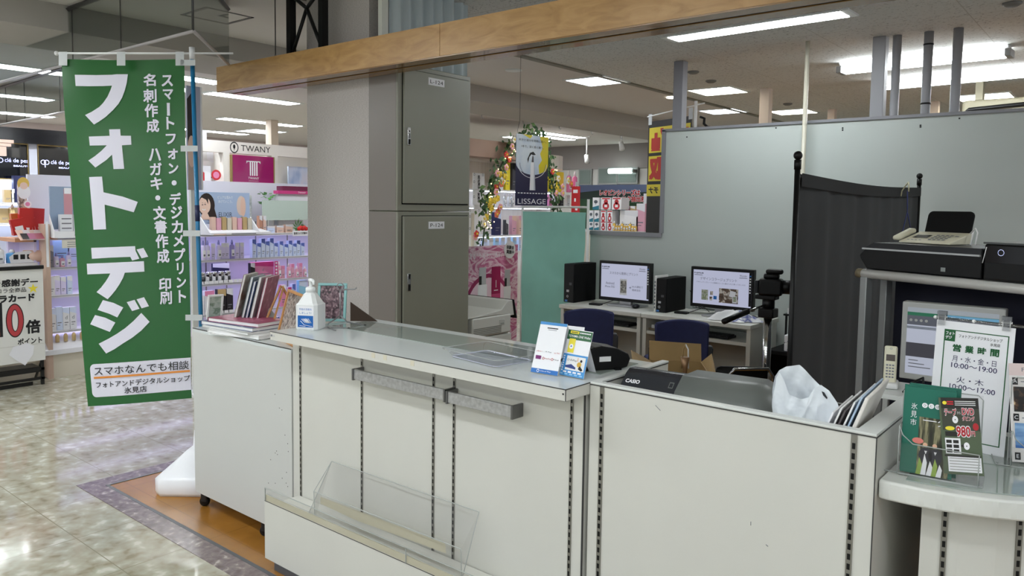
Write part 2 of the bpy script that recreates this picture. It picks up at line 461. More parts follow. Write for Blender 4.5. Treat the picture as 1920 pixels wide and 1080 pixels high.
# lattice truss above the beam
t = thing('black_truss', 'black steel lattice truss holding the wooden beam to the ceiling', 'truss', (-3.8,2.69,zb1))
xa = PY(546,60,2.69).x+3.8; xb = PY(606,60,2.69).x+3.8; hh = ZC-zb1
for x in (xa,xb):
    m = MB(); m.box((x-.019,-.02,0),(x+.019,.02,hh), BLACK); m.build('upright', t)
xm = (xa+xb)/2
m = MB()
for k in range(2):
    z0 = k*hh; 
    m.tube([(xa,0,z0+.0),(xm,0,z0+.26)], .011, BLACK, 6); m.tube([(xb,0,z0),(xm,0,z0+.26)], .011, BLACK, 6); m.tube([(xm,0,z0+.26),(xa,0,hh)], .011, BLACK, 6); m.tube([(xm,0,z0+.26),(xb,0,hh)], .011, BLACK, 6)
    break
m.build('lattice_bar', t)
m = MB(); p = PY(516.5,98,2.66); m.tube([(p.x,2.66,zb1),(p.x,2.66,ZC)], .0035, SEAM, 6); m.tube([(p.x,2.66,zb1),(p.x,2.66,zb1+.025)], .006, CHROME, 6)
tag(m.build('hanging_wire'), 'thin wire from the ceiling to the beam, left of the black truss', 'wire')

# ================================================================ CEILING LIGHTS
LIT = mat('fluorescent_diffuser', (255,255,255), .5, emit=1)
E0 = LAMP_W/(PI*1.2*.15)
setlit(LIT, E0, (246,252,255))
LITW = mat('panel_diffuser', (255,255,250), .5, emit=1); setlit(LITW, E0*.42, (255,250,232))
LITB = mat('cool_panel_diffuser', (240,246,255), .5, emit=1); setlit(LITB, E0*.42, (236,244,255))
TROUGH = mat('lamp_trough', (226,232,232), .35)
def strip_light(x0,y0,x1,y1,label,wd=.19,two=False,z=ZC,group=None):
    """recessed fluorescent fixture with a white trough and a lit tube"""
    L = math.hypot(x1-x0,y1-y0); a = math.atan2(y1-y0,x1-x0)
    t = thing('ceiling_light', label, 'ceiling light', ((x0+x1)/2,(y0+y1)/2,z), a, group)
    m = MB(); h = L/2; w_ = wd/2
    m.box((-h,-w_,-.010),(h,-w_+.02,.0),TROUGH); m.box((-h,w_-.02,-.010),(h,w_,.0),TROUGH)
    m.box((-h,-w_+.02,-.010),(-h+.05,w_-.02,.0),TROUGH); m.box((h-.05,-w_+.02,-.010),(h,w_-.02,.0),TROUGH)
    m.build('frame', t)
    m = MB(); m.box((-h+.05,-w_+.02,-.012),(h-.05,w_-.02,-.001), LIT); m.build('diffuser', t)
    return t
def panel_light(x,y,sz,label,mt,rot=0,group=None):
    t = thing('ceiling_light', label, 'ceiling light', (x,y,ZC), rot, group)
    h = sz/2
    m = MB(); m.box((-h,-h,-.006),(h,h,-.001), mt); m.build('diffuser', t)
    m = MB()
    for k in (-1,1):
        m.box((-h-.015,k*h-.008,-.010),(h+.015,k*h+.008,0), TROUGH); m.box((k*h-.008,-h,-.010),(k*h+.008,h,0), TROUGH)
    for k in (-.33,.33):
        m.box((-h,k*h-.003,-.0085),(h,k*h+.003,-.006), TROUGH); m.box((k*h-.003,-h,-.0085),(k*h+.003,h,-.006), TROUGH)
    m.build('louvre', t)
    return t
# over the booth
strip_light(-2.71,4.995,-1.44,4.955,'long recessed fluorescent light seen just under the wooden beam, top right',.20)
for px,py,lab,mt,sz in ((1119,151,'cool white square ceiling light beside the ceiling rail, left of the grey post',LITB,.44),(1346,170,'warm square ceiling light right of the grey post',LITW,.46),(1487,209,'warm square ceiling light behind the tall cream pole',LITW,.46),(1356,208,'cool square ceiling light above the yellow buyback banner',LITB,.44),(1846,181,'warm square ceiling light at far right above the booth wall',LITW,.5)):
    p = PZ(px,py,ZC); panel_light(p.x,p.y,sz,lab,mt)
def batten(p,q,label):
    L = (q-p).length; a = math.atan2(q.y-p.y,q.x-p.x)
    c = (p+q)/2
    t = thing('tube_light', label, 'ceiling light', (c.x,c.y,ZC), a)
    m = MB(); m.prism([(-.07,0),(.07,0),(.03,-.05),(-.03,-.05)],'x',-L/2,L/2,mat('batten_body',(246,246,246),.4)); m.build('body', t)
    for k in (-1,1):
        m = MB(); m.tube([(-L/2+.03,k*.055,-.065),(L/2-.03,k*.055,-.065)], .015, LIT, 10); tb = m.build('tube', t)
    for k in (-1,1):
        m = MB(); m.box((k*L/2-.02,-.075,-.085),(k*L/2+.02,.075,-.03), mat('lamp_holder',(150,150,150),.5), .005); m.build('end_cap', t)
batten(PZ(1578,131,ZC-.05), PZ(1893,98,ZC-.05), 'twin tube batten light crossing behind the four grey posts')
batten(PZ(1648,162,ZC-.05), PZ(1960,133,ZC-.05), 'twin tube batten light running off the right edge of view')
# the rows over the cosmetics aisle
row = 'recessed lights over the cosmetics aisle'
for x0,y0,y1,lab in ((-8.0,4.42,5.62,'recessed ceiling light ending just left of the pillar top'),(-8.0,3.12,4.32,'recessed ceiling light partly behind the beam end'),(-8.0,1.75,2.98,'recessed ceiling light left of the banner top edge'),((PZ(370,148,ZC).x),PZ(320,138,ZC).y,PZ(409,158,ZC).y,'bright ceiling light beside the blue banner pole'),(-8.0,-3.7,-2.45,'recessed aisle light left of the frame, farther piece'),(-8.0,-2.1,-.85,'recessed aisle light left of the frame, nearer piece'),
    (-10.25,5.85,7.25,'recessed ceiling light in the second row above the maker sign'),(-10.25,2.3,3.75,'long ceiling light in the second row left of the banner'),(-12.3,6.3,7.6,'far ceiling light above the shelf fascia, right piece'),(-12.3,3.1,4.5,'far ceiling light low behind the banner'),(-12.3,1.6,2.9,'far ceiling light at the left edge of view'),(-7.4,-.6,.7,'ceiling light at upper left corner of view')):
    strip_light(x0,y0,x0-.02,y1,lab,.27,group=row)
p = PZ(490,246,ZC); panel_light(p.x,p.y,.6,'square ceiling light between the strip lights above the shelf fascia',LITB)
for a,b,c,d,lab in ((1000,247,1098,258,'strip light above the flower arch, nearest of the far group'),(1022,264,1092,273,'strip light behind the hanging dark poster'),(1088,267,1200,276,'strip light left of the yellow buyback banner')):
    p = PZ(a,b,ZC); q = PZ(c,d,ZC); x = (p.x+q.x)/2
    strip_light(x,min(p.y,10.2),x,min(q.y,11.4),lab,.24)
# over the aisle where the photographer stands
for j,y in enumerate((-3.4,-1.3,.45)):
    for i,x in enumerate((-4.6,-2.4,-.2,2.0)):
        strip_light(x-.6,y,x+.6,y,'recessed aisle light, %s in the %s row before the counter' % (('leftmost','second','third','rightmost')[i],('farthest','middle','nearest')[j]),.2,group='lights over the customer aisle')
strip_light(-4.6,-.5,-4.62,.6,'added out of view ceiling light that brightens the pillar front',.2,group='lights over the customer aisle')  # added outside the view to brighten the pillar front
for i,(x,y) in enumerate(((.9,4.2),(.9,6.0),(-.2,7.6))): strip_light(x-.6,y,x+.6,y,'recessed booth light beyond the right edge, %s' % ('nearest','middle','farthest')[i],.2,group='booth lights at right')
for px,py in ((1263,182),(963,131)):
    p = PZ(px,py,ZC); m = MB(); m.lathe([(.075,0),(.075,-.008),(.055,-.012),(0,-.012)], TROUGH if px<1000 else LITW, (0,0,0), 18)
    tag(m.build('downlight', loc=(p.x,p.y,ZC)), 'small round downlight behind the grey post' if px>1000 else 'small round ceiling fitting left of the square light', 'downlight')
for i,(px,py,lab) in enumerate(((1300,134,'dark round vent on the tile ceiling near the beam'),(1333,151,'dark round vent on the tile ceiling above the warm square light'),(1898,5,'round smoke detector at top right corner'),(1477,194,'round vent above the light behind the cream pole'))):
    p = PZ(px,py,ZC); m = MB(); m.lathe([(.05,0),(.05,-.01),(.03,-.022),(0,-.022)], mat('vent_grey',(120,120,118),.6), (0,0,0), 16)
    tag(m.build('ceiling_vent' if i!=2 else 'smoke_detector', loc=(p.x,p.y,ZC)), lab, 'ceiling vent' if i!=2 else 'smoke detector')
strip_light(-6.08,2.6,-6.1,3.9,'added unseen light hidden by the ceiling beam, brightening the cosmetics shelf',.16)  # added lamp, hidden by the soffit, to brighten the shelf fronts
strip_light(-6.08,4.4,-6.1,5.7,'added unseen light hidden by the ceiling beam, brightening the lettered fascia',.16)  # second added lamp behind the soffit, further along the shelf
strip_light(-6.08,8.0,-6.1,9.3,'added unseen light hidden by the ceiling beam, brightening the flower arch booth',.16)  # extra lamp out of sight behind the soffit, lifts the dark wooden booth
# spotlights in the far store
def spot(px,py,z,lab):
    p = PZ(px,py,z); t = thing('spotlight', lab, 'spotlight', (p.x,p.y,ZC))
    m = MB(); m.tube([(0,0,0),(0,0,-(ZC-z)+.06)], .012, PAPER, 8); m.box((-.06,-.02,-.02),(.06,.02,0),PAPER); m.build('arm', t)
    m = MB(); m.tube([(-.02,.02,-(ZC-z)+.08),(.04,-.04,-(ZC-z)-.04)], [.035,.045], PAPER, 12); m.build('head', t)
spot(1100,300,2.3,'white spotlight tilted down right of the flower arch')
spot(1165,276,2.45,'white spotlight hanging left of the yellow banner')
# ================================================================ COUNTERS
HC = .98; YBODY = 1.89
def slots(mb, x, z0, z1, y, wd=.011):
    """slotted upright let into the face: pale metal strip with dark slots"""
    mb.box((x-wd/2,y-.003,z0),(x+wd/2,y+.002,z1), SLOTM)
    n = int((z1-z0)/.0245)
    for k in range(n):
        z = z0+.008+k*.0245
        mb.box((x-wd*.26,y-.0036,z),(x+wd*.26,y-.001,z+.0145), BLACK)
def edged(mb, a, b, m_top, m_side, r=.0016):
    """board with thin dark lines along its upper front and right edges"""
    mb.box(a, b, m_side)
    x0,y0,z0 = a; x1,y1,z1 = b
    mb.box((x0,y0,z1),(x1,y1,z1+.0006), m_top)
    mb.box((x0,y0-.0008,z1-.002),(x1,y0+.0008,z1+.0008), EDGE)
    mb.box((x1-.0008,y0,z1-.002),(x1+.0008,y1,z1+.0008), EDGE)
    mb.box((x1-.0012,y0-.0008,z0),(x1+.0008,y0+.0012,z1), EDGE)

XL, XR = -2.742, -1.268
t = thing('service_counter', 'white service counter with glass inlaid top and slotted front', 'counter', (XL,YBODY,0))
W = XR-XL
m = MB(); m.box((0,0,0),(W,.30,HC-.036), WHITE); m.build('body', t)
for px in (564,679,813.5,852,1073):
    x = PY(px,760,YBODY).x-XL
    m = MB(); slots(m, x, .02, HC-.04, 0); m.build('slotted_channel', t)
m = MB(); m.box((W-.002,-.001,0),(W+.002,.004,HC-.04), EDGE); m.build('edge_trim', t)
TOPM = MB(); y0 = -.115
edged(TOPM, (.012,y0,HC-.034), (W+.012,.40,HC), WHITE_TOP, WHITE)
TOPM.build('countertop', t)
INL = mat('glass_inlay', (158,168,162), .03, spec=.9, coat=.3)
q = [PZ(a,b,HC) for a,b in ((622,612),(688,603),(1030,664),(1192,700),(1130,703),(985,690))]
m = MB(); pts = [(.10,.045),(.055,.36),(W-.03,.36),(W-.03,.10)]
pts = [(q[0].x-XL,q[0].y-YBODY),(q[1].x-XL,q[1].y-YBODY),(W-.02,.345),(W-.02,.115)]
m.prism(pts,'z',HC+.0008,HC+.003, INL); m.build('glass_inlay', t)
m = MB(); m.box((.016,y0-.0006,HC-.02),(.028,y0,HC-.012), GREY_INK); m.box((.034,y0-.0006,HC-.019),(.044,y0,HC-.013), mat('pale_mark',(190,190,192),.5)); m.build('maker_mark', t)
for px,py in ((700,668),(722,674),(773,683)):
    p = PY(px,py,YBODY+y0); m = MB(); m.box((p.x-XL-.009,y0-.0008,HC-.022),(p.x-XL+.009,y0,HC-.004), mat('old_tape',(214,208,188),.4)); m.build('tape_remnant', t)
m = MB(); p = PY(1056,739,YBODY+y0); m.disc(p.x-XL,p.z,.003,INK,y0-.0006); m.build('screw_hole', t)

# low display shelf in front
YF = 1.722
t = thing('low_display_shelf', 'low white shelf box along the foot of the service counter', 'display shelf', (-2.70,YF,0))
L = 1.55
m = MB(); m.box((0,0,.058),(L,YBODY-YF-.004,.272), WHITE); m.box((0,0,.272),(L,.010,.298), WHITE); m.build('body', t)
m = MB(); m.box((.02,.03,0),(L,YBODY-YF-.01,.058), mat('kick_grey',(96,98,102),.5)); m.build('kickboard', t)
STAIN = mat('yellowed_tape', (206,200,178), .35)
for i,(a,b) in enumerate(((.004,.832),(.836,L))):
    m = MB(); m.box((a,-.001,.296),(b,.002,.352), ACR); m.box((a,-.0014,.3505),(b,.0024,.3522), ACRE); m.box((a,-.0014,.296),(a+.0018,.0024,.352), ACRE); m.box((a,-.0012,.3295),(b,.0,.3305), ACRE)
    m.build('acrylic_guard', t)
    m = MB(); m.box((a,.003,.297),(b,.006,.322), STAIN); m.build('tape_strip', t)
m = MB(); m.box((0,-.0008,.2965),(L,.0006,.2985), EDGE); m.build('edge_line', t)

# clear leaflet rack leaning in the low shelf
c0 = PY(592,921,1.79); c1 = PY(866,1028,1.79)
t = thing('leaflet_rack', 'empty clear acrylic leaflet rack leaning against the counter front', 'leaflet rack', (-2.55,1.775,.2735), 0)
Lr = .86
m = MB(); tb = MB()
A = [(.02,0,0),(Lr,0,0),(Lr+.055,.097,.20),(.075,.097,.235)]
b0 = PY(622,865,1.872); b1 = PY(898,960,1.872)
bp = [Vector((-2.50,1.79,.2735)),Vector((b1.x-.0,1.79,.2735)),b1,b0]
bp = [(v.x+2.55,v.y-1.775,v.z-.2735) for v in bp]
th = .003
m.add(bp+[(p[0],p[1]+th,p[2]+.001) for p in bp], [(0,1,2,3),(4,7,6,5),(0,4,5,1),(3,2,6,7)], ACR)
for i in (1,2,3):
    m.tube([bp[i],bp[(i+1)%4]], .0016, ACRE, 5, False)
m.build('back_plate', t)
f0 = PY(590,921,1.775); f1 = PY(866,1029,1.775)
fp = [(f0.x+2.55,0,0),(f1.x+2.55,0,0),(f1.x+2.55,-.004,f1.z-.2735),(f0.x+2.55,-.004,f0.z-.2735)]
m = MB(); m.add(fp+[(p[0],p[1]+th,p[2]) for p in fp], [(0,1,2,3),(4,7,6,5),(0,4,5,1),(3,2,6,7)], ACR)
m.tube([fp[2],fp[3]], .0015, ACRE, 5, False); m.tube([fp[0],fp[3]], .0015, ACRE, 5, False); m.tube([fp[1],fp[2]], .0015, ACRE, 5, False)
m.build('front_plate', t)
m = MB(); m.add([fp[0],fp[3],bp[3],bp[0]], [(0,1,2,3)], ACR); m.tube([fp[3],bp[3]], .0015, ACRE, 5, False)
m.build('end_plate', t)
m = MB(); m.add([fp[1],fp[2],bp[2],bp[1]], [(0,1,2,3)], ACR); m.build('end_plate', t)
m = MB(); zt = f0.z-.2735
m.fig([(f0.x+2.55+.03,zt-.016),(f1.x+2.55-.08,f1.z-.2735-.008),(f1.x+2.55-.075,f1.z-.2735-.04),(f0.x+2.55+.24,zt-.05),(f0.x+2.55+.03,zt-.043)], STAIN, .0045)
m.build('tape_residue', t)

# metal display rails hooked on the counter
def rail(x0,x1,z,label):
    t = thing('display_rail', label, 'metal rail', (x0,YBODY-.052,z), 0, 'metal rails on the counter front')
    L = x1-x0
    m = MB(); m.box((0,0,-.019),(L,.012,.019), STEEL, .0015); m.build('flat_bar', t)
    for x in (0,L-.006):
        m = MB(); m.box((x-.001,-.004,-.023),(x+.007,.050,.021), mat('bracket_steel',(120,120,120),.35,metal=.9), .001); m.build('bracket', t)
zr = PY(750,722,YBODY-.052).z
ra = PY(661,695,YBODY-.052).x; rb = PY(836,735,YBODY-.052).x; rc = PY(962,763,YBODY-.052).x
rail(ra,rb-.003,zr,'longer flat steel display rail on the counter front, left one')
rail(rb+.002,rc,zr-.004,'shorter flat steel display rail on the counter front, right one')

# cabinet on casters at left
YC = 1.885
cx0 = PZ(356,615,.89).x; cx1 = XL-.004
t = thing('rolling_cabinet', 'plain white cabinet on casters left of the service counter', 'cabinet', (cx0,YC,0))
W = cx1-cx0
m = MB(); m.box((0,0,.075),(W,.31,.872), mat('cabinet_white',(204,205,202),.4,noise=.015,nscale=3)); m.box((W-.14,.10,0),(W-.02,.30,.075),BLACKM)
for k in range(16): 
    x = W-.02-random.random()*.16; z = .25+random.random()*.45; m.disc(x,z,.0025,INK,-.0006,8)
m.build('body', t)
m = MB(); m.box((0,0,.872),(W,.31,.89), WHITE_TOP); m.box((0,-.001,.886),(W,.0005,.8905), EDGE); m.build('top_board', t)
for x,y in ((.035,.03),(W-.25,.03),(.035,.28)):
    m = MB(); m.lathe([(.0,-.012),(.022,-.012),(.025,-.004),(.025,.004),(.022,.012),(0,.012)], BLACK, n=16)
    c = m.build('caster', t, (x,y,.026)); c.rotation_euler = (PI/2,0,.5)
    m = MB(); m.box((-.016,-.026,-.014),(.016,.026,.014), mat('caster_fork',(60,60,60),.35,metal=.6), .005); f = m.build('fork', c)
    f.location = (0,.024,0)

# open topped counter at right
RY = YBODY+.008; RX0 = -1.2535; RX1 = -.458
t = thing('register_counter', 'white open topped counter holding the cash register', 'counter', (RX0,RY,0))
W = RX1-RX0
m = MB(); m.box((0,0,0),(W,.022,HC-.001), WHITE); m.build('front_panel', t)
for x in (0,W-.045):
    m = MB(); m.box((x,.022,0),(x+.045 if x else .022,.60 if x else .44,HC-.001), WHITE); m.build('side_panel', t)
m = MB(); m.box((.022,.022,.80),(W-.045,.60,.82), mat('worktop_beige',(196,190,172),.5)); m.build('inner_worktop', t)
RIM = mat('rim_white', (226,229,227), .25)
m = MB(); m.box((0,-.001,HC-.001),(W,.024,HC+.004), RIM); m.box((0,.0242,HC-.001),(.024,.44,HC+.004), RIM); m.box((W-.047,.0242,HC-.001),(W,.60,HC+.004), RIM)
m.box((0,-.0018,HC-.006),(W,-.0006,HC-.003), EDGE); m.box((W-.0004,0,HC-.006),(W+.0012,.60,HC-.003), EDGE); m.box((.0225,.022,HC-.005),(.024,.44,HC-.002), EDGE)
m.build('rim', t)
m = MB(); m.box((W-.001,-.0015,0),(W+.001,.0015,HC-.003), EDGE); m.build('edge_trim', t)
for px,py in ((1128,800),(1597,930)):
    x = PY(px,py,RY).x-RX0; m = MB(); slots(m, x, 0, HC-.006, 0, .014); m.build('slotted_channel', t)
m = MB(); p = PY(1229,760,RY); m.tube([(p.x-RX0,-.0004,p.z),(p.x-RX0+.016,-.0004,p.z-.012)], .0009, GREY_INK, 4); p = PY(1408,978,RY); m.tube([(p.x-RX0,-.0004,p.z),(p.x-RX0,-.0004,p.z-.01)],.0008,GREY_INK,4); p = PY(1436,1021,RY); m.tube([(p.x-RX0,-.0004,p.z),(p.x-RX0+.006,-.0004,p.z-.003)],.001,GREY_INK,4); m.build('scuff_mark', t)

# rounded corner counter
cc = Vector((-.42,2.42)); rr = .503; HZ = .872
def arc(r, a0=-96, a1=20, n=28): return [(r*math.cos(R(a0+(a1-a0)*k/n)), r*math.sin(R(a0+(a1-a0)*k/n))) for k in range(n+1)]
t = thing('corner_counter', 'white quarter round corner counter with glass inlay at the right edge', 'counter', (cc.x,cc.y,0))
m = MB(); x_ = RX1-cc.x+.003
a = [p for p in arc(rr)]; a = [(max(p[0],x_),p[1]) for p in a]
poly = a+[(x_,.17)]
m.prism(poly,'z',HZ-.046,HZ,mat('rounded_fascia',(218,219,214),.3,noise=.04,nscale=14),.006); m.build('countertop', t)
m = MB(); g = [p for p in arc(rr-.035,-88,14)]; g = [(max(p[0],x_+.012),p[1]) for p in g]
m.prism(g+[(x_+.012,.10)],'z',HZ+.0005,HZ+.003,INL); m.build('glass_inlay', t)
b = arc(rr-.075,-84,20,10); b = [(max(p[0],x_+.02),p[1]) for p in b]
m = MB(); m.prism(b+[(x_+.02,.16)],'z',0,HZ-.046,WHITE); m.build('body', t)
for k,aa in enumerate((-77.5,-57,-36)):
    q0 = Vector(((rr-.0755)*math.cos(R(aa)),(rr-.0755)*math.sin(R(aa)),0))
    m = MB(); slots(m, 0, 0, HZ-.05, 0, .013); o = m.build('slotted_channel', t, tuple(q0)); o.rotation_euler = (0,0,R(aa+90))

# ================================================================ THINGS ON THE SERVICE COUNTER
p = PZ(583,617,HC)
t = thing('sanitizer_bottle', 'white pump bottle of hand sanitizer on the counter left end', 'hand sanitizer', (p.x,p.y,HC+.0008), R(28))
BOT = mat('bottle_plastic', (238,240,240), .3)
def oct_(r, c): return [(r,-r+c),(r,r-c),(r-c,r),(-r+c,r),(-r,r-c),(-r,-r+c),(-r+c,-r),(r-c,-r)]
def loft(mb, rings, m_, smooth=True):
    n = len(rings[0]); vs = [v for r in rings for v in r]; fs = []
    for i in range(len(rings)-1):
        for k in range(n): fs.append((i*n+k,i*n+(k+1)%n,(i+1)*n+(k+1)%n,(i+1)*n+k))
    fs += [tuple(range(n))[::-1], tuple(range((len(rings)-1)*n,len(rings)*n))]
    mb.add(vs, fs, m_, smooth)
m = MB(); w_ = .048
loft(m, [[(x,y,z) for x,y in oct_(r,c)] for r,c,z in ((w_-.004,.012,0),(w_,.012,.006),(w_,.012,.105),(w_-.006,.014,.112),(.024,.012,.148),(.018,.008,.152),(.018,.008,.158))], BOT, False)
m.build('bottle', t)
m = MB(); m.lathe([(.021,.156),(.021,.172),(.014,.176),(.008,.177),(.0065,.180),(.0065,.198),(.008,.199),(.008,.207),(.0,.208)], BOT)
m.tube([(-.008,.005,.203),(.012,-.008,.203),(.018,-.011,.199),(.020,-.013,.186)], [.0075,.0075,.006,.0045], BOT, 8); m.build('pump', t)
m = MB(); y = -w_-.0008
BLU = mat('label_blue',(20,98,178),.4)
m.rect(-.036,.012,.036,.100,CARD,y); m.rect(-.034,.014,.034,.062,BLU,y-.0004)
m.text('手指の消毒を',0,.088,BLUE,h=.009,w=.056,y=y-.0004); m.text('しましょう!',0,.073,BLUE,h=.009,w=.052,y=y-.0004)
for s_ in (-1,1):
    for k in range(4): m.tube([(-.004+s_*.006+k*.006-.008,y-.0006,.048+k*.0008),(s_*.004+k*.006+.004,y-.0006,.032)], .0012, CARD, 4)
m.tube([(-.022,y-.0006,.040),(-.006,y-.0006,.024),(.03,y-.0006,.018)], .0011, CARD, 4); m.tube([(-.026,y-.0006,.02),(.0,y-.0006,.018)], .001, CARD, 4)
m.build('front_label', t, label='blue label with a drawing of washing hands')
m = MB(MB().M @ Matrix.Rotation(-PI/2,4,'Z'))
m.rect(-.036,.012,.036,.100,CARD,y)
for k in range(5):
    m.rect(-.03,.084-k*.015,.028,.086-k*.015,GREY_INK,y-.0004); m.rect(-.03,.079-k*.015,.015,.0805-k*.015,GREY_INK,y-.0004)
m.build('side_label', t, label='white label with rows of small print')

# wire display stand
p = PZ(640,613,HC)
t = thing('wire_stand', 'bare chrome wire display stand beside the sanitizer bottle', 'display stand', (p.x,p.y,HC+.004), FACE)
m = MB(); k = .0030; CHROME_W = mat('wire_grey',(150,150,152),.3,metal=.6)
m.tube([(-.004,0,.045),(-.004,0,.155)], k, CHROME_W); m.tube([(-.004+.014*math.cos(R(a)),0,.169+.014*math.sin(R(a))) for a in range(-90,250,24)], k*.8, CHROME_W)
m.tube([(-.004,0,.155),(.058,-.004,.158),(.066,-.006,.165)], k, CHROME_W); m.build('upright', t)
m = MB(); m.tube([(-.004,0,.045),(-.05,-.02,.012),(-.05,-.03,.0),(.04,-.05,-.001)], k, CHROME_W); m.tube([(-.004,0,.045),(.02,.02,.015),(.09,.03,0)], k, CHROME_W); m.tube([(-.05,-.03,.0),(.0,-.11,-.001)], k, CHROME_W); m.build('foot', t)
for c in ((.042,-.0505,-.0005),(.094,.0305,0)):
    m = MB(); m.ball(c,(.006,.004,.003),BLACK,8); m.build('rubber_tip', t)

# coin tray
a = PZ(912,676,HC)
t = thing('coin_tray', 'clear plastic coin tray on the counter glass', 'tray', (a.x+.005,a.y+.02,HC+.004), R(-8))
m = MB(); CLR = clear('tray_plastic',(246,247,250),.22,.97)
def rr_(hx,hy,z,n=6,c=.02):
    out = []
    for sx,sy,a0 in ((1,-1,-90),(1,1,0),(-1,1,90),(-1,-1,180)):
        for k in range(n+1):
            t_ = R(a0+90*k/n); out.append((sx*(hx-c)+c*math.cos(t_), sy*(hy-c)+c*math.sin(t_), z))
    return out
rings = [rr_(.118,.082,.0),rr_(.120,.084,.004),rr_(.136,.098,.026),rr_(.146,.106,.028)]
n = len(rings[0]); vs = [v for r in rings for v in r]
m.add(vs, [(i*n+k,i*n+(k+1)%n,(i+1)*n+(k+1)%n,(i+1)*n+k) for i in range(3) for k in range(n)], CLR, True)
m.add(rr_(.118,.082,.0005), [tuple(range(n))], clear('tray_base',(244,246,252),.18,.97))
m.build('shell', t)
m = MB(); m.tube(rr_(.146,.106,.028)+[rr_(.146,.106,.028)[0]], .0015, ACRE, 5); m.tube(rr_(.119,.083,.002)+[rr_(.119,.083,.002)[0]], .0018, mat('tray_edge_lilac',(214,216,232),.2), 5); m.build('rim', t)

# payment cards
def card_stand(name,label,p0,p1,h,lean,draw,back=.07,m_=CARD,cat='card sign'):
    """tent card whose front leans back; p0,p1 are the foot corners on the counter"""
    d = p1-p0; W = math.hypot(d.x,d.y); a = math.atan2(d.y,d.x)
    t = thing(name, label, cat, ((p0.x+p1.x)/2,(p0.y+p1.y)/2,HC+.0035), a)
    m = MB(Matrix.Rotation(-lean,4,'X')); m.box((-W/2,0,0),(W/2,.0016,h), m_); draw(m,W,h); m.build('front_card', t)
    m = MB(); zt = h*math.cos(lean); yt = h*math.sin(lean)
    bw = W*.5 if back > .065 else W*.18
    m.add([(-bw,yt+.001,zt),(bw,yt+.001,zt),(bw,yt+back,0),(-bw,yt+back,0)], [(0,1,2,3)], m_); m.build('back_leg', t)
    return t
def d1(m,W,h):
    y = -.0006
    m.rect(-W/2,h*.945,W/2,h,mat('sky_blue',(60,140,205),.4),y); m.rect(-W/2,0,W/2,h*.085,BLUE,y)
    m.rect(-.2*W,h*.875,.2*W,h*.895,INK,y); m.rect(-.16*W,h*.845,.16*W,h*.855,GREY_INK,y)
    for i,(s_,c,x,z) in enumerate((('d払い',RED,-.33,.42),('R Pay',GREY_INK,.02,.42),('au PAY',RED,.34,.42),('Pay',RED,-.32,.31),('PayPay',RED,.04,.29),('Pay',INK,.34,.29))): m.text(s_,x*W,z*h,c,h=h*.026,w=W*.22,y=y)
    m.rect(-.42*W,.265*h,-.22*W,.335*h,mat('plum_ink',(120,30,110),.5),y-.0006)
    for x in (-.13,.20): m.ring(x*W,.29*h,.0028,.0042,RED,y-.0003,12)
    m.text('Cloud Pay',.04*W,.045*h,CARD,h=h*.03,w=W*.4,y=y-.0004); m.ring(-.24*W,.045*h,.003,.005,CARD,y-.0004,10)
def d2(m,W,h):
    y = -.0006
    m.rect(-W/2,h*.78,W/2,h*.985,mat('wallet_green',(38,98,58),.4),y); m.rect(-W/2,0,W/2,h*.47,mat('water_blue',(70,150,215),.4),y)
    m.rect(-.4*W,h*.91,-.04*W,h*.965,YELLOW,y-.0003); m.rect(-.36*W,h*.93,-.08*W,h*.945,INK,y-.0006)
    for k in range(7): m.rect((.0+.065*k)*W,h*.925,(.05+.065*k)*W,h*.95,CARD,y-.0006)
    m.text('TOYAMA ONE Wallet',0,h*.855,CARD,h=h*.05,w=W*.92,y=y-.0004,bold=.01)
    m.rect(-.38*W,h*.50,-.12*W,h*.80,YELLOW,y-.0006); m.disc(-.25*W,h*.63,W*.085,CARD,y-.0008); m.fig([(-.29*W,h*.62),(-.21*W,h*.62),(-.25*W,h*.66)],BLUE,y-.001)
    m.rect(-.33*W,h*.13,.44*W,h*.43,PAPER,y-.0004); m.fig([(-.33*W,h*.22),(-.1*W,h*.26),(.1*W,h*.20),(.1*W,h*.16),(-.33*W,h*.18)],mat('navy_wave',(40,60,130),.5),y-.0007)
    m.text('ひみPay',-.1*W,h*.34,INK,h=h*.055,w=W*.40,y=y-.0006)
    m.disc(.22*W,h*.27,W*.09,mat('ochre_shirt',(214,170,60),.5),y-.0008); m.disc(.28*W,h*.35,W*.045,INK,y-.0009); m.fig([(.2*W,h*.18),(.34*W,h*.14),(.40*W,h*.17),(.26*W,h*.25)],INK,y-.0009)
    m.fig([(.12*W,h*.33),(.16*W,h*.33),(.15*W,h*.41),(.12*W,h*.41)],mat('skin_print',(226,180,150),.5),y-.001)
    [m.rect((-.38+.2*k)*W,h*.07,(-.24+.2*k)*W,h*.105,CARD,y-.0004) for k in range(4)]; [m.rect(-.465*W,h*(.40-.05*k),-.415*W,h*(.43-.05*k),CARD,y-.0004) for k in range(7)]
    for k in range(5): m.rect(-W/2+k*W*.2,.004,-W/2+k*W*.2+W*.12,.008,mat('pale_water',(150,200,235),.4),y-.0003)
card_stand('payment_sign','white cashless payment tent card with blue bands on the counter', PZ(995,699,HC),PZ(1045,707,HC),.163,R(20),d1)
card_stand('wallet_sign','green and blue regional wallet tent card right of the white payment card', PZ(1049,704,HC),PZ(1094,713,HC),.145,R(18),d2,.06)
def d3(m,W,h):
    m.disc(-.1*W,h*.82,.004,RED,-.0006,14)
    for k in range(3): m.rect((.0+.14*k)*W,h*.80,(.10+.14*k)*W,h*.84,GREY_INK,-.0006)
p = PZ(1049,704,HC); card_stand('tent_card','plain white tent card standing behind the two payment cards', Vector((p.x-.100,p.y+.085,HC)),Vector((p.x+.005,p.y+.10,HC)),.136,R(14),d3,.05)

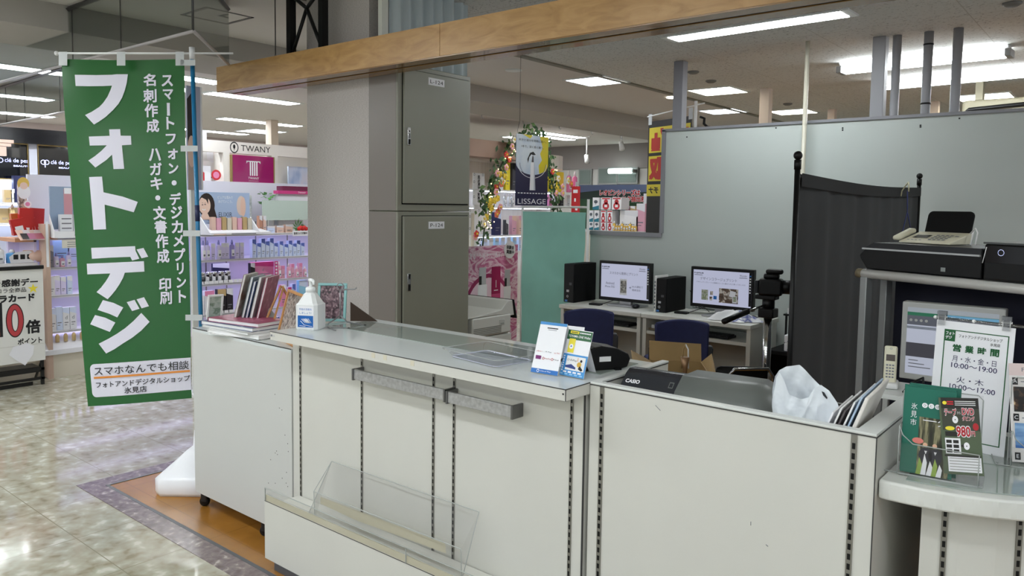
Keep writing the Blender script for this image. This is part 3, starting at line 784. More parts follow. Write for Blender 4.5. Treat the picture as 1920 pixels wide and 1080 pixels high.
# payment terminal
p = PZ(1150,690,HC)
t = thing('payment_terminal', 'black card payment terminal on the counter right end', 'card terminal', (-1.356,2.075,HC+.003), R(20))
m = MB(); prof = [(-.095,.006),(-.108,.026),(-.092,.052),(-.022,.074),(.005,.078),(.06,.068),(.098,.050),(.106,.032),(.096,.006),(.07,0),(-.07,0)]
m.prism(prof,'x',-.04,.045,BLACK,.004); o = m.build('housing', t); o.rotation_euler = (0,0,-.9)
m = MB(); m.box((-.032,-.083,.0595),(.036,-.028,.0615),mat('terminal_screen',(34,36,40),.1),.0005); q_ = m.build('screen', t); q_.rotation_euler = (R(-13),0,-.9); q_.location = (0,0,-.012)
for y,z,wd in ((-.06,.03,.02),(.015,.036,.04)):
    m = MB(); m.box((.0455,y-wd/2,z-.008),(.0465,y+wd/2,z+.008), PAPER); m.rect(0,0,.001,.001,PAPER); o = m.build('sticker', t, label='white label sticker'); o.rotation_euler = (0,0,-.9)
for y in (-.07,.06):
    m = MB(); m.box((.03,y-.012,-.0015),(.05,y+.012,.006), BLACKM); o = m.build('foot', t); o.rotation_euler = (0,0,-.9)

# ================================================================ ON THE LEFT CABINET
ZK = .8915
BRN = WOODF
def photo_frame(name,label,corners,th,mf,mp,bw=.014):
    """picture frame from its four front corners (bl, br, tr, tl)"""
    bl,br,tr,tl = [Vector(c) for c in corners]
    ex = (br-bl).normalized(); ez = ((tl-bl)-ex*(tl-bl).dot(ex)).normalized(); ey = ez.cross(ex)
    W = (br-bl).length; H = (tl-bl).length
    M = Matrix((ex,ey,ez)).transposed()
    t = thing(name, label, 'photo frame', bl, rot=M.to_euler())
    m = MB()
    m.box((0,0,0),(W,th,bw),mf,.002); m.box((0,0,H-bw),(W,th,H),mf,.002); m.box((0,0,bw),(bw,th,H-bw),mf,.002); m.box((W-bw,0,bw),(W,th,H-bw),mf,.002)
    m.build('frame', t)
    m = MB(); m.box((bw,th*.4,bw),(W-bw,th*.8,H-bw),mp); m.build('picture', t)
    return t,W,H
COLL = ramp_mat('photo_collage', [(.2,(60,52,50)),(.4,(150,140,132)),(.5,(206,200,194)),(.62,(120,92,82)),(.8,(180,170,160))], (120,120,90), 1, 0, .3, kind='voronoi')
COLL2 = ramp_mat('photo_collage_plum', [(.2,(52,36,44)),(.45,(104,76,86)),(.55,(168,140,146)),(.7,(84,58,70)),(.85,(140,112,120))], (130,130,110), 1, 0, .3, kind='voronoi')
GRN = ramp_mat('pale_green_photo', [(.35,(150,166,152)),(.5,(186,196,186)),(.6,(120,140,120)),(.7,(206,210,204))], (14,14,30), 1, 3, .25)
b = PZ(546,651,ZK); br = Vector((b.x,b.y+.004,ZK)); bl = Vector((br.x-.27,br.y+.10,ZK))
tr_ = PD(566,552,(br-EYE).dot(FW)+.05); 
ez = (tr_-br); ez = ez - (br-bl).normalized()*ez.dot((br-bl).normalized())
photo_frame('framed_photo','brown wooden photo frame with a collage, leaning behind the counter corner',(bl,br,br+ez,bl+ez),.018,BRN,COLL,.012)
# teal frame on the counter's rear edge
bl = Vector((-2.785,2.055,HC+.0035)); br = bl+Vector((.098,.083,0))
bl.x -= .02; br.x -= .02
photo_frame('framed_photo','teal bordered photo frame with a dark collage behind the sanitizer bottle',(bl,br,br+Vector((-.012,.04,.165)),bl+Vector((-.012,.04,.165))),.012,mat('teal_frame',(140,190,190),.4),COLL2,.012)
# standing white frame at far left
bl = Vector((cx0+.045,1.93,ZK)); br = bl+Vector((.012,.075,0))
photo_frame('framed_photo','small white photo frame with a pale green picture at the cabinet left end',(bl,br,br+Vector((.04,.034,.155)),bl+Vector((.04,.034,.155))),.010,PAPER,GRN,.010)
# pile of albums
def album(name,label,x,y,z,rz,sx,sy,sz,mc,group='album pile on the cabinet',rot=None):
    t = thing(name, label, 'photo album', (x,y,z), rz, group, rot)
    m = MB(); m.box((-sx/2+.003,-sy/2+.003,.002),(sx/2-.002,sy/2-.003,sz-.002),PAPER); m.build('pages', t)
    m = MB(); m.box((-sx/2,-sy/2,0),(sx/2,sy/2,.002),mc); m.box((-sx/2,-sy/2,sz-.002),(sx/2,sy/2,sz),mc); m.box((-sx/2,-sy/2,0),(-sx/2+.002,sy/2,sz),mc); m.build('cover', t)
    return t
PINK = ramp_mat('rose_album', [(.4,(150,70,96)),(.62,(172,92,118)),(.72,(206,150,170))], (30,30,30), 1, 3, .4)
NAVYA = ramp_mat('navy_album', [(.4,(58,72,112)),(.6,(80,94,136)),(.72,(186,190,206))], (20,60,20), 1, 3, .35)
GREYA = mat('grey_album',(196,198,196),.4)
px_,py_ = cx0+.30, 1.975
z = ZK
m = MB(); m.box((-.16,-.10,0),(.16,.10,.0015),PAPER); tag(m.build('loose_leaflet',loc=(px_+.06,py_+.0,z),rotz=.25),'loose white leaflet at the bottom of the album pile','leaflet','album pile on the cabinet'); z += .0018
album('photo_album','white photo album, lowest in the pile',px_+.05,py_+.005,z,.12,.36,.20,.016,PAPER); z += .0164
album('photo_album','grey photo album second from the bottom of the pile',px_,py_,z,.03,.37,.20,.012,GREYA); z += .0124
album('photo_album','navy patterned photo album under the rose one',px_-.01,py_+.005,z,.10,.38,.19,.018,NAVYA); z += .0184
album('photo_album','rose pink photo album on top of the pile',px_+.015,py_+.01,z,.16,.34,.17,.018,PINK); z += .0184
# easel with standing books
t = thing('book_easel', 'light wooden easel stand holding upright photo books', 'book stand', (cx0+.385,2.115,ZK), R(30))
m = MB(); m.tube([(-.07,-.05,0),(.0,.02,.215)], .006, BRN, 4, False); m.tube([(-.0,-.10,0),(.02,.0,.205)], .006, BRN, 4, False); m.build('front_legs' if 0 else 'leg', t)
m = MB(); m.tube([(.01,.01,.213),(.13,.02,.0)], .006, BRN, 4, False); m.build('leg', t)
m = MB(); m.box((-.09,-.075,.03),(.06,-.06,.04),BRN); m.build('ledge', t)
base = Vector((cx0+.30,2.06,ZK))
for i,(c,lab,dx,dz,h) in enumerate(((ramp_mat('beige_photo_cover',[(.3,(170,168,150)),(.5,(204,200,190)),(.65,(120,70,44)),(.8,(90,110,70))],(8,8,16),1,3,.4),'photo book with a baby picture cover, backmost on the easel',-.085,0,.245),(mat('slate_cover',(140,150,156),.4),'slate grey photo book second from the back on the easel',-.05,.0,.235),(NAVYA,'navy photo book in the middle of the easel',-.035,0,.215),(GREYA,'pale grey photo book behind the rose one on the easel',-.012,0,.235),(PINK,'rose pink photo book at the front of the easel',.018,0,.235))):
    album('photo_book',lab,0,0,0,0,h,.165,.012,c,'photo books on the easel')
    o = [x for x in COL.objects if x.get('label') == lab][-1]
    # stand it up: long side vertical, cover facing right, leaning
    o.rotation_euler = Euler((0,R(-76),R(38)),'XYZ'); 
    o.location = base + Vector((dx*.95,dx*.55+.03,.03+h/2*math.sin(R(76))))
# dark wedge and white cut-out card
m = MB(); m.prism([(0,0),(.12,0),(0,.085)],'y',0,.004,mat('brown_card',(60,42,28),.6))
tag(m.build('easel_back',loc=(-2.70,2.16,HC+.004),rotz=FACE),'dark brown easel back of the teal frame','frame stand')
m = MB(); m.prism([(-.06,0),(.08,0),(.085,.03),(.06,.07),(.035,.10),(.02,.09),(-.0,.105),(-.02,.08),(-.05,.05)],'y',0,.003,mat('pale_cutout',(206,206,200),.6))
tag(m.build('cutout_card',loc=(cx0+.265,2.10,ZK),rotz=FACE),'pale grey cut-out card standing behind the small white frame','card')
# ================================================================ GREEN BANNER
GREEN = mat('banner_green', (34,96,43), .27)
BWHITE = mat('banner_white', (226,224,236), .42)
TL = PD(117,112,4.06); TR = PD(346,111,4.09); BR = PD(361,746,4.08); BL = PD(165,762,4.01)
FW_, FH_ = .60, 1.80
nrm = ((TR-TL).cross(BL-TL)).normalized()
if nrm.dot(EYE-TL) < 0: nrm = -nrm
def flagf(x, y, z):
    """flag sheet coordinates (x 0..0.6, z 0..1.8 up, y toward the viewer when negative) to the hanging cloth"""
    u = x/FW_; v = z/FH_
    p = BL*(1-u)*(1-v)+BR*u*(1-v)+TR*u*v+TL*(1-u)*v
    wv = .010*math.sin(5.2*u+2.2*v)+.007*math.sin(9*v+1.5*u)+.02*(1-v)*math.sin(2.4*u)
    return p + nrm*(wv - y)
FL = thing('nobori_banner', 'tall green vertical banner with white lettering beside the left cabinet', 'banner', (0,0,0))
m = MB(); m.grid(lambda u,v: flagf(u*FW_,0,v*FH_), 24, 60, GREEN); m.build('cloth', FL)
m = MB(); cut = .05; y = -.0035
def ft(s_,x,z,h,w_,bold=.03): m.text(s_,x,z,BWHITE,h=h,w=w_,y=y,bold=bold,fn=flagf,cut=cut)
def fxy(px,py):      # photo point on the sheet -> sheet coordinates
    e = (px,py)
    u,v = .5,.5
    c = [(165,762),(361,746),(346,111),(117,112)]
    for _ in range(12):
        X = [c[0][i]*(1-u)*(1-v)+c[1][i]*u*(1-v)+c[2][i]*u*v+c[3][i]*(1-u)*v for i in (0,1)]
        du = [(c[1][i]-c[0][i])*(1-v)+(c[2][i]-c[3][i])*v for i in (0,1)]
        dv = [(c[3][i]-c[0][i])*(1-u)+(c[2][i]-c[1][i])*u for i in (0,1)]
        D = du[0]*dv[1]-du[1]*dv[0]; r0 = e[0]-X[0]; r1 = e[1]-X[1]
        u += (r0*dv[1]-r1*dv[0])/D; v += (du[0]*r1-du[1]*r0)/D
    return u*FW_, v*FH_
LETTERS = [[(142.5,141.7),(179.8,141.4),(209.1,140.1),(217.9,139.0),(238.4,138.8),(236.7,155.2),(233.3,169.8),(228.9,183.0),(222.3,195.5),(212.1,207.9),(198.9,221.1),(187.1,229.9),(178.4,235.5),(162.2,217.9),(174.0,211.6),(187.1,202.3),(194.5,194.0),(201.8,182.3),(206.9,169.8),(209.6,161.0),(194.5,162.2),(166.6,163.1),(144.4,163.2)],[(169.2,258.3),(206.7,256.3),(205.8,244.2),(225.8,243.3),(226.7,255.8),(245.8,255.8),(246.7,272.5),(229.2,273.8),(233.3,318.0),(213.8,318.8),(211.2,291.7),(200.0,302.5),(180.8,316.3),(168.0,303.3),(180.0,295.0),(191.7,285.0),(201.7,274.2),(170.8,275.3)],[(169.2,334.2),(192.8,333),(195.3,362.5),(230,370),(258,379.7),(250.5,399.2),(220,391),(197.2,385.5),(200,431.7),(176.7,432.7)],[(172.7,466.8),(213.0,464.9),(253.0,462.7),(253.7,471.1),(260.9,486.2),(247.9,489.8),(244.5,482.9),(208.6,484.7),(174.2,487.2)],[(255.8,469.0),(268.4,465.9),(277.2,482.2),(265.0,485.4)],[(164.7,496.4),(215.9,493.9),(269.4,490.7),(270.6,510.3),(235.0,512.7),(232.1,522.1),(226.2,533.8),(218.9,545.5),(211.5,555.0),(204.9,562.3),(184.0,549.2),(192.5,540.4),(200.5,529.4),(205.7,520.6),(208.6,514.3),(166.1,516.3)],[(196.2,563.9),(215.9,569.0),(233.8,577.5),(223.3,595.9),(208.6,589.3),(186.6,582.2)],[(181.9,591.8),(201.3,596.6),(220.0,605.4),(210.1,622.8),(192.5,616.2),(172.7,609.0)],[(239.8,567.6),(253.7,563.2),(263.1,579.7),(249.9,584.0)],[(257.4,562.2),(270.7,558.1),(280.1,574.9),(266.9,578.9)],[(266.5,587.4),(281.9,603.9),(267.2,620.3),(251.1,633.5),(235.0,643.8),(218.9,654.8),(203.5,662.8),(189.3,644.9),(208.6,635.0),(223.3,626.2),(237.9,615.9),(252.6,602.7)]]
for pl in LETTERS:
    t_ = bmesh.new(); tv = []
    for a,b in pl:
        x,z = fxy(a,b); tv.append(t_.verts.new((x,y,z)))
    f_ = t_.faces.new(tv); f_.normal_update(); bmesh.ops.triangulate(t_, faces=t_.faces[:])
    for _ in range(4):
        le = [e for e in t_.edges if e.calc_length() > .05]
        if not le: break
        bmesh.ops.subdivide_edges(t_, edges=le, cuts=1); bmesh.ops.triangulate(t_, faces=t_.faces[:])
    t_.verts.index_update()
    m.add([tuple(v.co) for v in t_.verts],[tuple(v.index for v in f.verts) for f in t_.faces],BWHITE,False,flagf); t_.free()
m.build('large_lettering', FL)
m = MB()
col1 = [(s_,(a,b),h) for s_,a,b,h in (('ス',314,152,22),('マ',316,178,20),('ー',317,206,26),('ト',321,232,24),('フ',322,262,20),('ォ',326,290,20),('ン',327,317,20),('・',328,344,10),('デ',330,374,24),('ジ',332,399,24),('カ',333,426,24),('メ',335,452,22),('プ',337,478,24),('リ',338,504,22),('ン',340,530,20),('ト',342,556,24))]
col2 = [(s_,(a,b),h) for s_,a,b,h in (('名',280,150,24),('刺',281,180,26),('作',284,208,26),('成',287,237,25),('ハ',291,291,24),('ガ',293,318,24),('キ',294,345,24),('・',296,372,10),('文',299,400,26),('書',301,426,25),('作',303,453,26),('成',305,481,26),('印',309,534,25),('刷',311,559,25))]
for s_,(a,b),h in col1+col2:
    x,z = fxy(a,b); hh = h/650*FH_
    if s_ == 'ー': m.text('ー',x,z,BWHITE,w=hh*.95,h=.016,y=y,rot=-PI/2,bold=.03,fn=flagf,cut=cut); continue
    if s_ == '・':
        m.add([(x+.014*math.cos(2*PI*k/10),y,z+.014*math.sin(2*PI*k/10)) for k in range(10)],[tuple(range(10))],BWHITE,False,flagf); continue
    m.text(s_,x,z,BWHITE,h=hh,w=hh*(.95 if s_ not in 'トリ' else .62),y=y,bold=.022,fn=flagf,cut=cut)
m.build('small_lettering', FL)
m = MB()
x0,z0 = .035,.045; x1,z1 = .60,.215
pts = []
c = .025
for cx_,cz_,a0 in ((x1-.002,z0,-90),(x0+c,z0+c,180)): pass
pts = [(x1-.001,z0)]+[(x1-.001,z1)]+[(x0+c+c*math.cos(R(a)),z1-c+c*math.sin(R(a))) for a in range(90,181,15)]+[(x0+c+c*math.cos(R(a)),z0+c+c*math.sin(R(a))) for a in range(180,271,15)]
t_ = bmesh.new(); tv = [t_.verts.new((p[0],-.002,p[1])) for p in pts]; t_.faces.new(tv)
bmesh.ops.triangulate(t_, faces=t_.faces[:])
for _ in range(4):
    le = [e for e in t_.edges if e.calc_length() > .06]
    if not le: break
    bmesh.ops.subdivide_edges(t_, edges=le, cuts=1); bmesh.ops.triangulate(t_, faces=t_.faces[:])
t_.verts.index_update()
m.add([tuple(v.co) for v in t_.verts],[tuple(v.index for v in f.verts) for f in t_.faces],BWHITE,False,flagf); t_.free()
m.text('スマホなんでも相談',.325,.178,INK,h=.046,w=.53,y=y-.002,bold=.005,fn=flagf,cut=cut)
m.add([(x0+.02+i*.06,y-.002,.140+k*.010) for i in range(10) for k in (0,1)],[(2*i,2*i+2,2*i+3,2*i+1) for i in range(9)],mat('banner_orange',(226,140,50),.5),False,flagf)
m.text('フォトアンドデジタルショップ',.33,.108,INK,h=.032,w=.53,y=y-.002,bold=.012,fn=flagf,cut=cut)
m.text('氷見店',.29,.070,INK,h=.032,w=.125,y=y-.002,bold=.012,fn=flagf,cut=cut)
m.build('white_caption', FL, label='white rounded caption box with black lettering and an orange line')
TABM = mat('sheer_tab', (196,200,200), .6)
for (px,py) in ((118,100),(227,100),(337,100)):
    m = MB(); a = PD(px-8,97,4.04); b = PD(px+8,97,4.04); c = PD(px+8,123,4.04); d = PD(px-8,123,4.04); m.add([a,b,c,d],[(0,1,2,3)],TABM)
    k = PD(px,97,4.08); m.build('top_tab', FL)
for py in (117,278,437,595):
    f_ = (py-112)/640
    m = MB(); xr = 362+f_*18
    a = PD(xr-28+(4 if py<200 else 0),py-5,4.04); b = PD(xr+4,py-5,4.04); c = PD(xr+4,py+6,4.04); d = PD(xr-28,py+6,4.04)
    m.add([a,b,c,d],[(0,1,2,3)],TABM); m.build('side_tab', FL)
# pole, crossbar and water base
PT = PD(360,96,4.09); PM = PD(377,610,4.09)
dirp = (PM-PT).normalized(); PB = PT+dirp*((.30-PT.z)/dirp.z)
FS = thing('banner_stand', 'blue banner pole on a white water-filled base behind the left cabinet', 'banner stand', (PB.x,PB.y,0))
o = Vector((PB.x,PB.y,0))
m = MB(); m.tube([PT-o,PB-o], .0115, mat('pole_blue',(32,120,168),.3), 12); m.build('pole', FS)
m = MB(); m.tube([PT-o+Vector((0,0,.02)),PT-o-dirp*-.045], .015, PAPER, 12); m.build('pole_head', FS)
m = MB(); a = PD(106,100,4.06); b = PD(437,100,4.09); m.tube([a-o,b-o], .0055, PAPER, 8); m.ball(a-o,(.012,.012,.012),PAPER,8); m.build('crossbar', FS)
m = MB(); pk = PT.lerp(PM,.60)-o; m.tube([pk-dirp*.055, pk+dirp*.03], .0125, mat('pole_sticker',(30,40,80),.5), 12); m.build('pole_sticker', FS)
m = MB(MB().M @ Matrix.Rotation(FACE,4,'Z')); hb = .195
loft(m, [[(x,y_,z) for x,y_ in oct_(r,c)] for r,c,z in ((hb-.01,.03,0),(hb,.04,.02),(hb,.04,.085),(hb-.015,.04,.10),(.11,.03,.165),(.075,.025,.20),(.05,.02,.21),(.045,.02,.30))], mat('base_white',(240,241,245),.3), True)
m.build('water_base', FS)

# ================================================================ LOCKERS
LK = mat('locker_olive_grey', (142,142,128), .3, spec=.6, noise=.03, nscale=4)
LKS = mat('locker_side', (128,120,114), .28, spec=.6)
LX = -3.10
ly0 = PX(745,396,LX).y; ly1 = PX(880,396,LX).y; lz1 = PX(880,143,LX).z; seam_z = PX(815,396,LX).z
YPIL = 2.80
sx0 = PY(692.5,396,YPIL).x
def locker(z0,z1,tagtext,label,hz,lz,dz0,dz1):
    t = thing('locker', label, 'locker', (LX,ly0,z0), PI/2, 'stacked steel lockers')
    W = ly1-ly0; D = LX-sx0; H = z1-z0
    m = MB(); m.box((0,0,0),(W,D,H-.003), LK, .004); m.build('carcass', t)
    m = MB(); m.box((-.0012,.012,.004),(0.0004,D-.002,H-.006), LKS); m.build('side_panel', t, label='purplish grey side panel')
    dm = .030
    m = MB(); m.box((dm,-.0015,dz0-z0),(W-.015,.002,dz1-z0), BLACKM); m.build('door_gap', t)
    m = MB(); m.box((dm+.004,-.014,dz0-z0+.006),(W-.019,-.0002,dz1-z0-.004), LK, .003); d = m.build('door', t)
    m = MB(); hx = PX(763,hz,LX).y-ly0; zz = PX(763,hz,LX).z-z0
    m.box((hx-.011,-.020,zz-.048),(hx+.011,-.013,zz+.048), CHROME, .002); m.box((hx-.007,-.0208,zz-.042),(hx+.007,-.0198,zz-.015), BLACKM); m.disc(hx,zz+.028,.004,BLACKM,-.0205,10); m.rect(hx-.007,zz-.01,hx+.007,zz+.016,mat('handle_grey',(120,122,122),.4),-.0204)
    m.build('handle', d)
    m = MB(); p = PX(815,lz,LX); x = p.y-ly0; zz = p.z-z0
    m.box((x-.062,-.0155,zz-.020),(x+.062,-.0138,zz+.020), CARD); m.text(tagtext,x,zz,INK,h=.020,w=.098,y=-.0162); m.build('number_plate', d, label='white plate reading %s' % tagtext)
za = PX(815,384,LX).z; zb = PX(815,139,LX).z; zc_ = PX(815,404,LX).z
locker(.06,seam_z,'P-124','lower olive grey steel locker with plate P-124',529,422,.14,zc_)
locker(seam_z,lz1,'L-124','upper olive grey steel locker with plate L-124',256,155,za,zb)
m = MB(); m.box((0,.03,0),(ly1-ly0,LX-sx0-.02,.06),BLACKM); tag(m.build('locker_plinth',loc=(LX,ly0,0),rotz=PI/2),'dark plinth under the lower steel locker','plinth')
# pleated grey curtain above the lockers
t = thing('pleated_curtain', 'pale pleated vertical curtain above the lockers behind the beam', 'curtain', (-3.22,2.84,lz1+.002), PI/2)
PLE = mat('pleat_pale', (196,208,212), .6)
m = MB(); n = 60; Lc = .62; Hc = ZC-lz1-.004
m.grid(lambda u,v: (u*Lc, .018*math.sin(u*2*PI*7.5)+.006*math.sin(u*31), v*Hc), n, 1, PLE); m.build('fabric', t)
m = MB(); m.box((-.05,.0,0),(-.005,.03,Hc),mat('cream_post',(226,228,218),.5)); m.build('post', t)

# copier
GRYP = mat('copier_grey', (206,207,200), .42)
ky0 = ly1+.03; ky1 = PX(966,575,LX).y; kz = PX(880,562,LX).z
t = thing('copier', 'pale grey office copier behind the counter, right of the lockers', 'copier', (LX,ky0,0), PI/2)
W = ky1-ky0; zA = PX(900,640,LX).z
m = MB(); m.box((0,0,.05),(W,.5,.40),GRYP,.008); m.build('base', t)
m = MB(); m.box((0,.0,.405),(W-.03,.5,zA+.02),GRYP,.01); m.box((.0,-.008,zA+.025),(W-.05,.5,zA+.145),GRYP,.01); m.build('body', t)
m = MB(); m.prism([(-.04,zA+.147),(W*.10,zA+.155),(W*.66,zA+.175),(W*.80,zA+.225),(W*.92,zA+.23),(W*.97,zA+.13),(W*.90,zA+.13),(W*.60,zA+.147)],'y',-.004,.46,GRYP,.004); m.build('scanner_lid', t)
m = MB(); m.prism([(W*.92,zA+.233),(W*.945,zA+.23),(W*1.02,zA+.11),(W*.99,zA+.11)],'y',-.010,.46,BLACK); m.build('operation_edge', t)
m = MB()
for k in range(26):
    for j in range(5): m.box((.01+k*.010,-.0092,zA+.035+j*.010),(.016+k*.010,-.0075,zA+.041+j*.010),mat('vent_dark',(110,112,106),.6))
m.build('vent_grille', t)
m = MB(); m.box((W*.60,-.0115,zA+.08),(W*.72,-.007,zA+.115),mat('latch_grey',(186,188,182),.4),.002); m.box((W*.62,-.0122,zA+.085),(W*.70,-.0112,zA+.095),mat('vent_dark2',(150,152,148),.6)); m.build('latch', t)
m = MB(); m.box((W*.5,-.012,.36),(W*.95,-.0005,.40),mat('tray_grey',(150,152,150),.5),.004); m.box((.02,-.008,.10),(W-.04,-.0005,.33),GRYP,.006); m.build('paper_tray', t)

# poster with bottles behind the copier
ROSE = ramp_mat('rose_swirl_print', [(.25,(150,44,96)),(.42,(206,120,160)),(.52,(240,214,226)),(.62,(190,86,134)),(.8,(226,170,196))], (1.5,3,3), 2.2, 5, .35, 3.0)
PXX = -4.75
a = PX(868,463,PXX); b = PX(971,465,PXX); cz = PX(940,655,PXX)
t = thing('bottle_poster', 'standing poster of three cosmetic bottles on a rose swirl, behind the copier', 'poster', (PXX,a.y,0), PI/2)
W = b.y-a.y; z0 = .10; z1 = a.z
m = MB(); m.box((0,0,z0),(W,.012,z1),ROSE); y = -.002
m.text('塗る"うるおい透肌"',W*.40,z1-.09,CARD,h=.05,w=W*.62,y=y)
m.ring(W*.45,z1-.60,.30,.34,mat('rose_deep',(150,40,90),.4),y,32); m.disc(W*.45,z1-.60,.30,mat('rose_pale',(236,206,220),.4),y+.0003,32)
sp = W
CHP = mat('print_silver',(190,192,196),.35)
for cxp,hw,zb_,zt_,colr in ((.34,.075,z1-.85,z1-.36,CARD),(.585,.075,z1-.85,z1-.20,mat('print_wine',(150,20,80),.3)),(.80,.062,z1-.78,z1-.40,CARD)):
    x = W*cxp; hw = W*hw*1.1
    m.rect(x-hw,zb_,x+hw,zt_,colr,y-.001)
    if colr is CARD: m.rect(x-hw*.75,zt_,x+hw*.75,zt_+.16,CHP,y-.001); m.rect(x-hw*.75,zt_,x-hw*.2,zt_+.08,INK,y-.0015)
    else: m.rect(x-hw,zt_-.36,x+hw,zt_-.26,mat('print_wine2',(190,70,120),.3),y-.0015)
    m.rect(x-.004,zt_-.20,x+.004,zt_-.13,INK if colr is CARD else CARD,y-.002); m.rect(x-.03,zt_-.23,x+.03,zt_-.222,GREY_INK if colr is CARD else CARD,y-.002)
m.build('printed_board', t)
m = MB(); p = PX(955,468,PXX); x = p.y-a.y; m.disc(x,p.z,.085,CARD,-.006,24); m.text('体験会',x+.005,p.z+.022,INK,h=.038,w=.115,y=-.008,rot=-.1,bold=.02); m.text('実施中',x+.005,p.z-.022,INK,h=.038,w=.115,y=-.008,rot=-.1,bold=.02); m.build('round_sticker', t)
m = MB(); m.box((W*.2,.012,0),(W*.8,.16,z0+.02),PAPER); m.build('easel_foot', t)

# teal screen on a white frame
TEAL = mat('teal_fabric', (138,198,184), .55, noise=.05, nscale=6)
t = thing('teal_screen', 'teal fabric folding screen on a white pipe frame, left of the desks', 'screen', (-4.49,5.60,0))
W = .73; zt_ = 1.50
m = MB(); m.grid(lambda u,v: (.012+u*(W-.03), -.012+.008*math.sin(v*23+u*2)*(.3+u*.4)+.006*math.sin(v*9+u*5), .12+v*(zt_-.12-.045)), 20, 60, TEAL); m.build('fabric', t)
WP = mat('white_pipe',(226,228,226),.35)
m = MB(); m.tube([(0,0,0),(0,0,zt_+.09)], .012, WP, 10); m.build('post', t)
m = MB(); m.tube([(W,0,0),(W,0,zt_+.07)], .012, WP, 10); m.build('post', t)
m = MB(); m.tube([(0,0,zt_),(W,0,zt_)], .010, WP, 10); m.build('top_rail', t)
m = MB(); m.tube([(0,-.05,.012),(0,.05,.012)], .012, WP, 8); m.tube([(W,-.05,.012),(W,.05,.012)], .012, WP, 8); m.build('foot', t)

# ================================================================ INSIDE THE OPEN COUNTER
zW = .82
def inv(M_): return M_
# cash register with sloped display cover
t = thing('cash_register', 'dark grey cash register sunk behind the open counter front', 'cash register', (-1.205,RY+.050,zW+.006), R(6))
DK = mat('register_dark', (44,46,52), .22, noise=.02)
GR = mat('register_cover', (104,108,105), .35, noise=.04, nscale=9)
m = MB(); m.box((.0,.03,-.005),(.50,.33,.085),mat('register_beige',(196,192,170),.5),.01); m.build('base', t)
m = MB(); m.prism([(.012,.085),(-.004,.10),(.085,.172),(.11,.182),(.15,.178),(.17,.10),(.17,.085)],'x',.0,.182,DK,.006); 
c_ = m.build('printer_cover', t, label='shiny charcoal printer cover')
m = MB(Matrix.Translation((0,-.0006,0)))
def slp(x,y,z): 
    # sloped front: from (-.004,.115) to (.02,.155)
    return (x, -.004+ (z-.10)/.072*.089 - .0014 + y, z)
m.text('CASIO',.036,.152,CARD,h=.009,w=.046,fn=slp,bold=.03); 
m.build('maker_lettering', c_)
m = MB(); m.add([slp(.150,0,.148),slp(.164,0,.148),slp(.164,0,.162),slp(.150,0,.162)],[(0,1,2,3)],GR); m.add([slp(.152,-.0004,.150),slp(.162,-.0004,.150),slp(.162,-.0004,.160),slp(.152,-.0004,.160)],[(0,1,2,3)],DK); m.build('release_key', c_)
m = MB()
P0 = [(.012,.085),(-.006,.112),(.015,.150),(.075,.186),(.20,.182),(.26,.10),(.26,.085)]
P1 = [(.055,.085),(.035,.105),(.06,.130),(.10,.150),(.19,.150),(.22,.10),(.22,.085)]
rings = [[(.186,a,b) for a,b in P0],[(.40,a,b) for a,b in P0],[(.47,a+.0,b) for a,b in P1]]
loft(m, rings, GR, True); m.build('keyboard_cover', t, label='grey padded keyboard cover')
# beige pad & clear drawer
t = thing('clear_acrylic_box', 'clear acrylic partition standing behind the plastic bag', 'acrylic divider', (-.66,RY+.05,zW+.001), R(8))
m = MB(); m.box((.105,0,0),(.109,.30,.135),ACR); m.tube([(.107,0,.135),(.107,.30,.135)],.0018,ACRE,5); m.build('side_plate', t)
m = MB(); m.box((-.06,.30,0),(.105,.304,.135),ACR); m.tube([(-.06,.302,.135),(.105,.302,.135)],.0018,ACRE,5); m.build('back_plate', t)
# white plastic bag
t = thing('plastic_bag', 'crumpled white plastic carrier bag standing in the open counter', 'plastic bag', (-.628,RY+.095,zW+.001), R(8))
BAGM = mat('bag_film', (226,232,238), .35, bump=.6, bscale=26)
BO = Vector((-.628,RY+.095,zW+.001)); BI = Matrix.Rotation(R(-8),4,'Z')
def prof_(tab, u):
    for (a,p),(b,q_) in zip(tab,tab[1:]):
        if u <= b:
            k = (u-a)/(b-a); return p+(q_-p)*k
    return tab[-1][1]
def sheet(tab, yo, seed):
    """one film of the bag: its upper outline falls from the tall left handle to the right"""
    def f(u,v):
        px = 1459+121*u; top = PY(px,prof_(tab,u),2.02)
        loc = BI @ (top-BO); h = loc.z
        side = math.sin(PI*min(max(u,0),1))**.6
        z = h*v
        k = .004*math.sin(9*u+seed+4*v)+.004*abs(math.sin(13*u-7*v+seed))+.004*abs(math.sin(10*v+9*u+seed))
        return (loc.x+.004*math.sin(12*v+seed), yo*side*(1-.55*v)+k*side, z)
    return f
FRONT = [(0,702),(.06,692),(.12,705),(.20,734),(.40,741),(.50,738),(.58,722),(.68,716),(.80,728),(.92,752),(1,785)]
BACK = [(0,700),(.05,690),(.15,684),(.33,683),(.45,696),(.60,716),(.80,738),(1,780)]
m = MB(); m.grid(sheet(BACK,.040,1.0), 60, 22, BAGM); m.build('back_film', t)
m = MB(); m.grid(sheet(FRONT,-.038,2.4), 72, 24, BAGM); m.build('front_film', t)
m = MB(); HO = lambda px,py: BI @ (PY(px,py,1.985)-BO)
P0_ = [HO(1541,733),HO(1546,735),HO(1552,745),HO(1551,748),HO(1544,741)]
m.add([(p_.x,p_.y-.004,p_.z) for p_ in P0_],[tuple(range(5))],mat('bag_gap',(40,42,46),.8)); m.build('handle_hole', t)
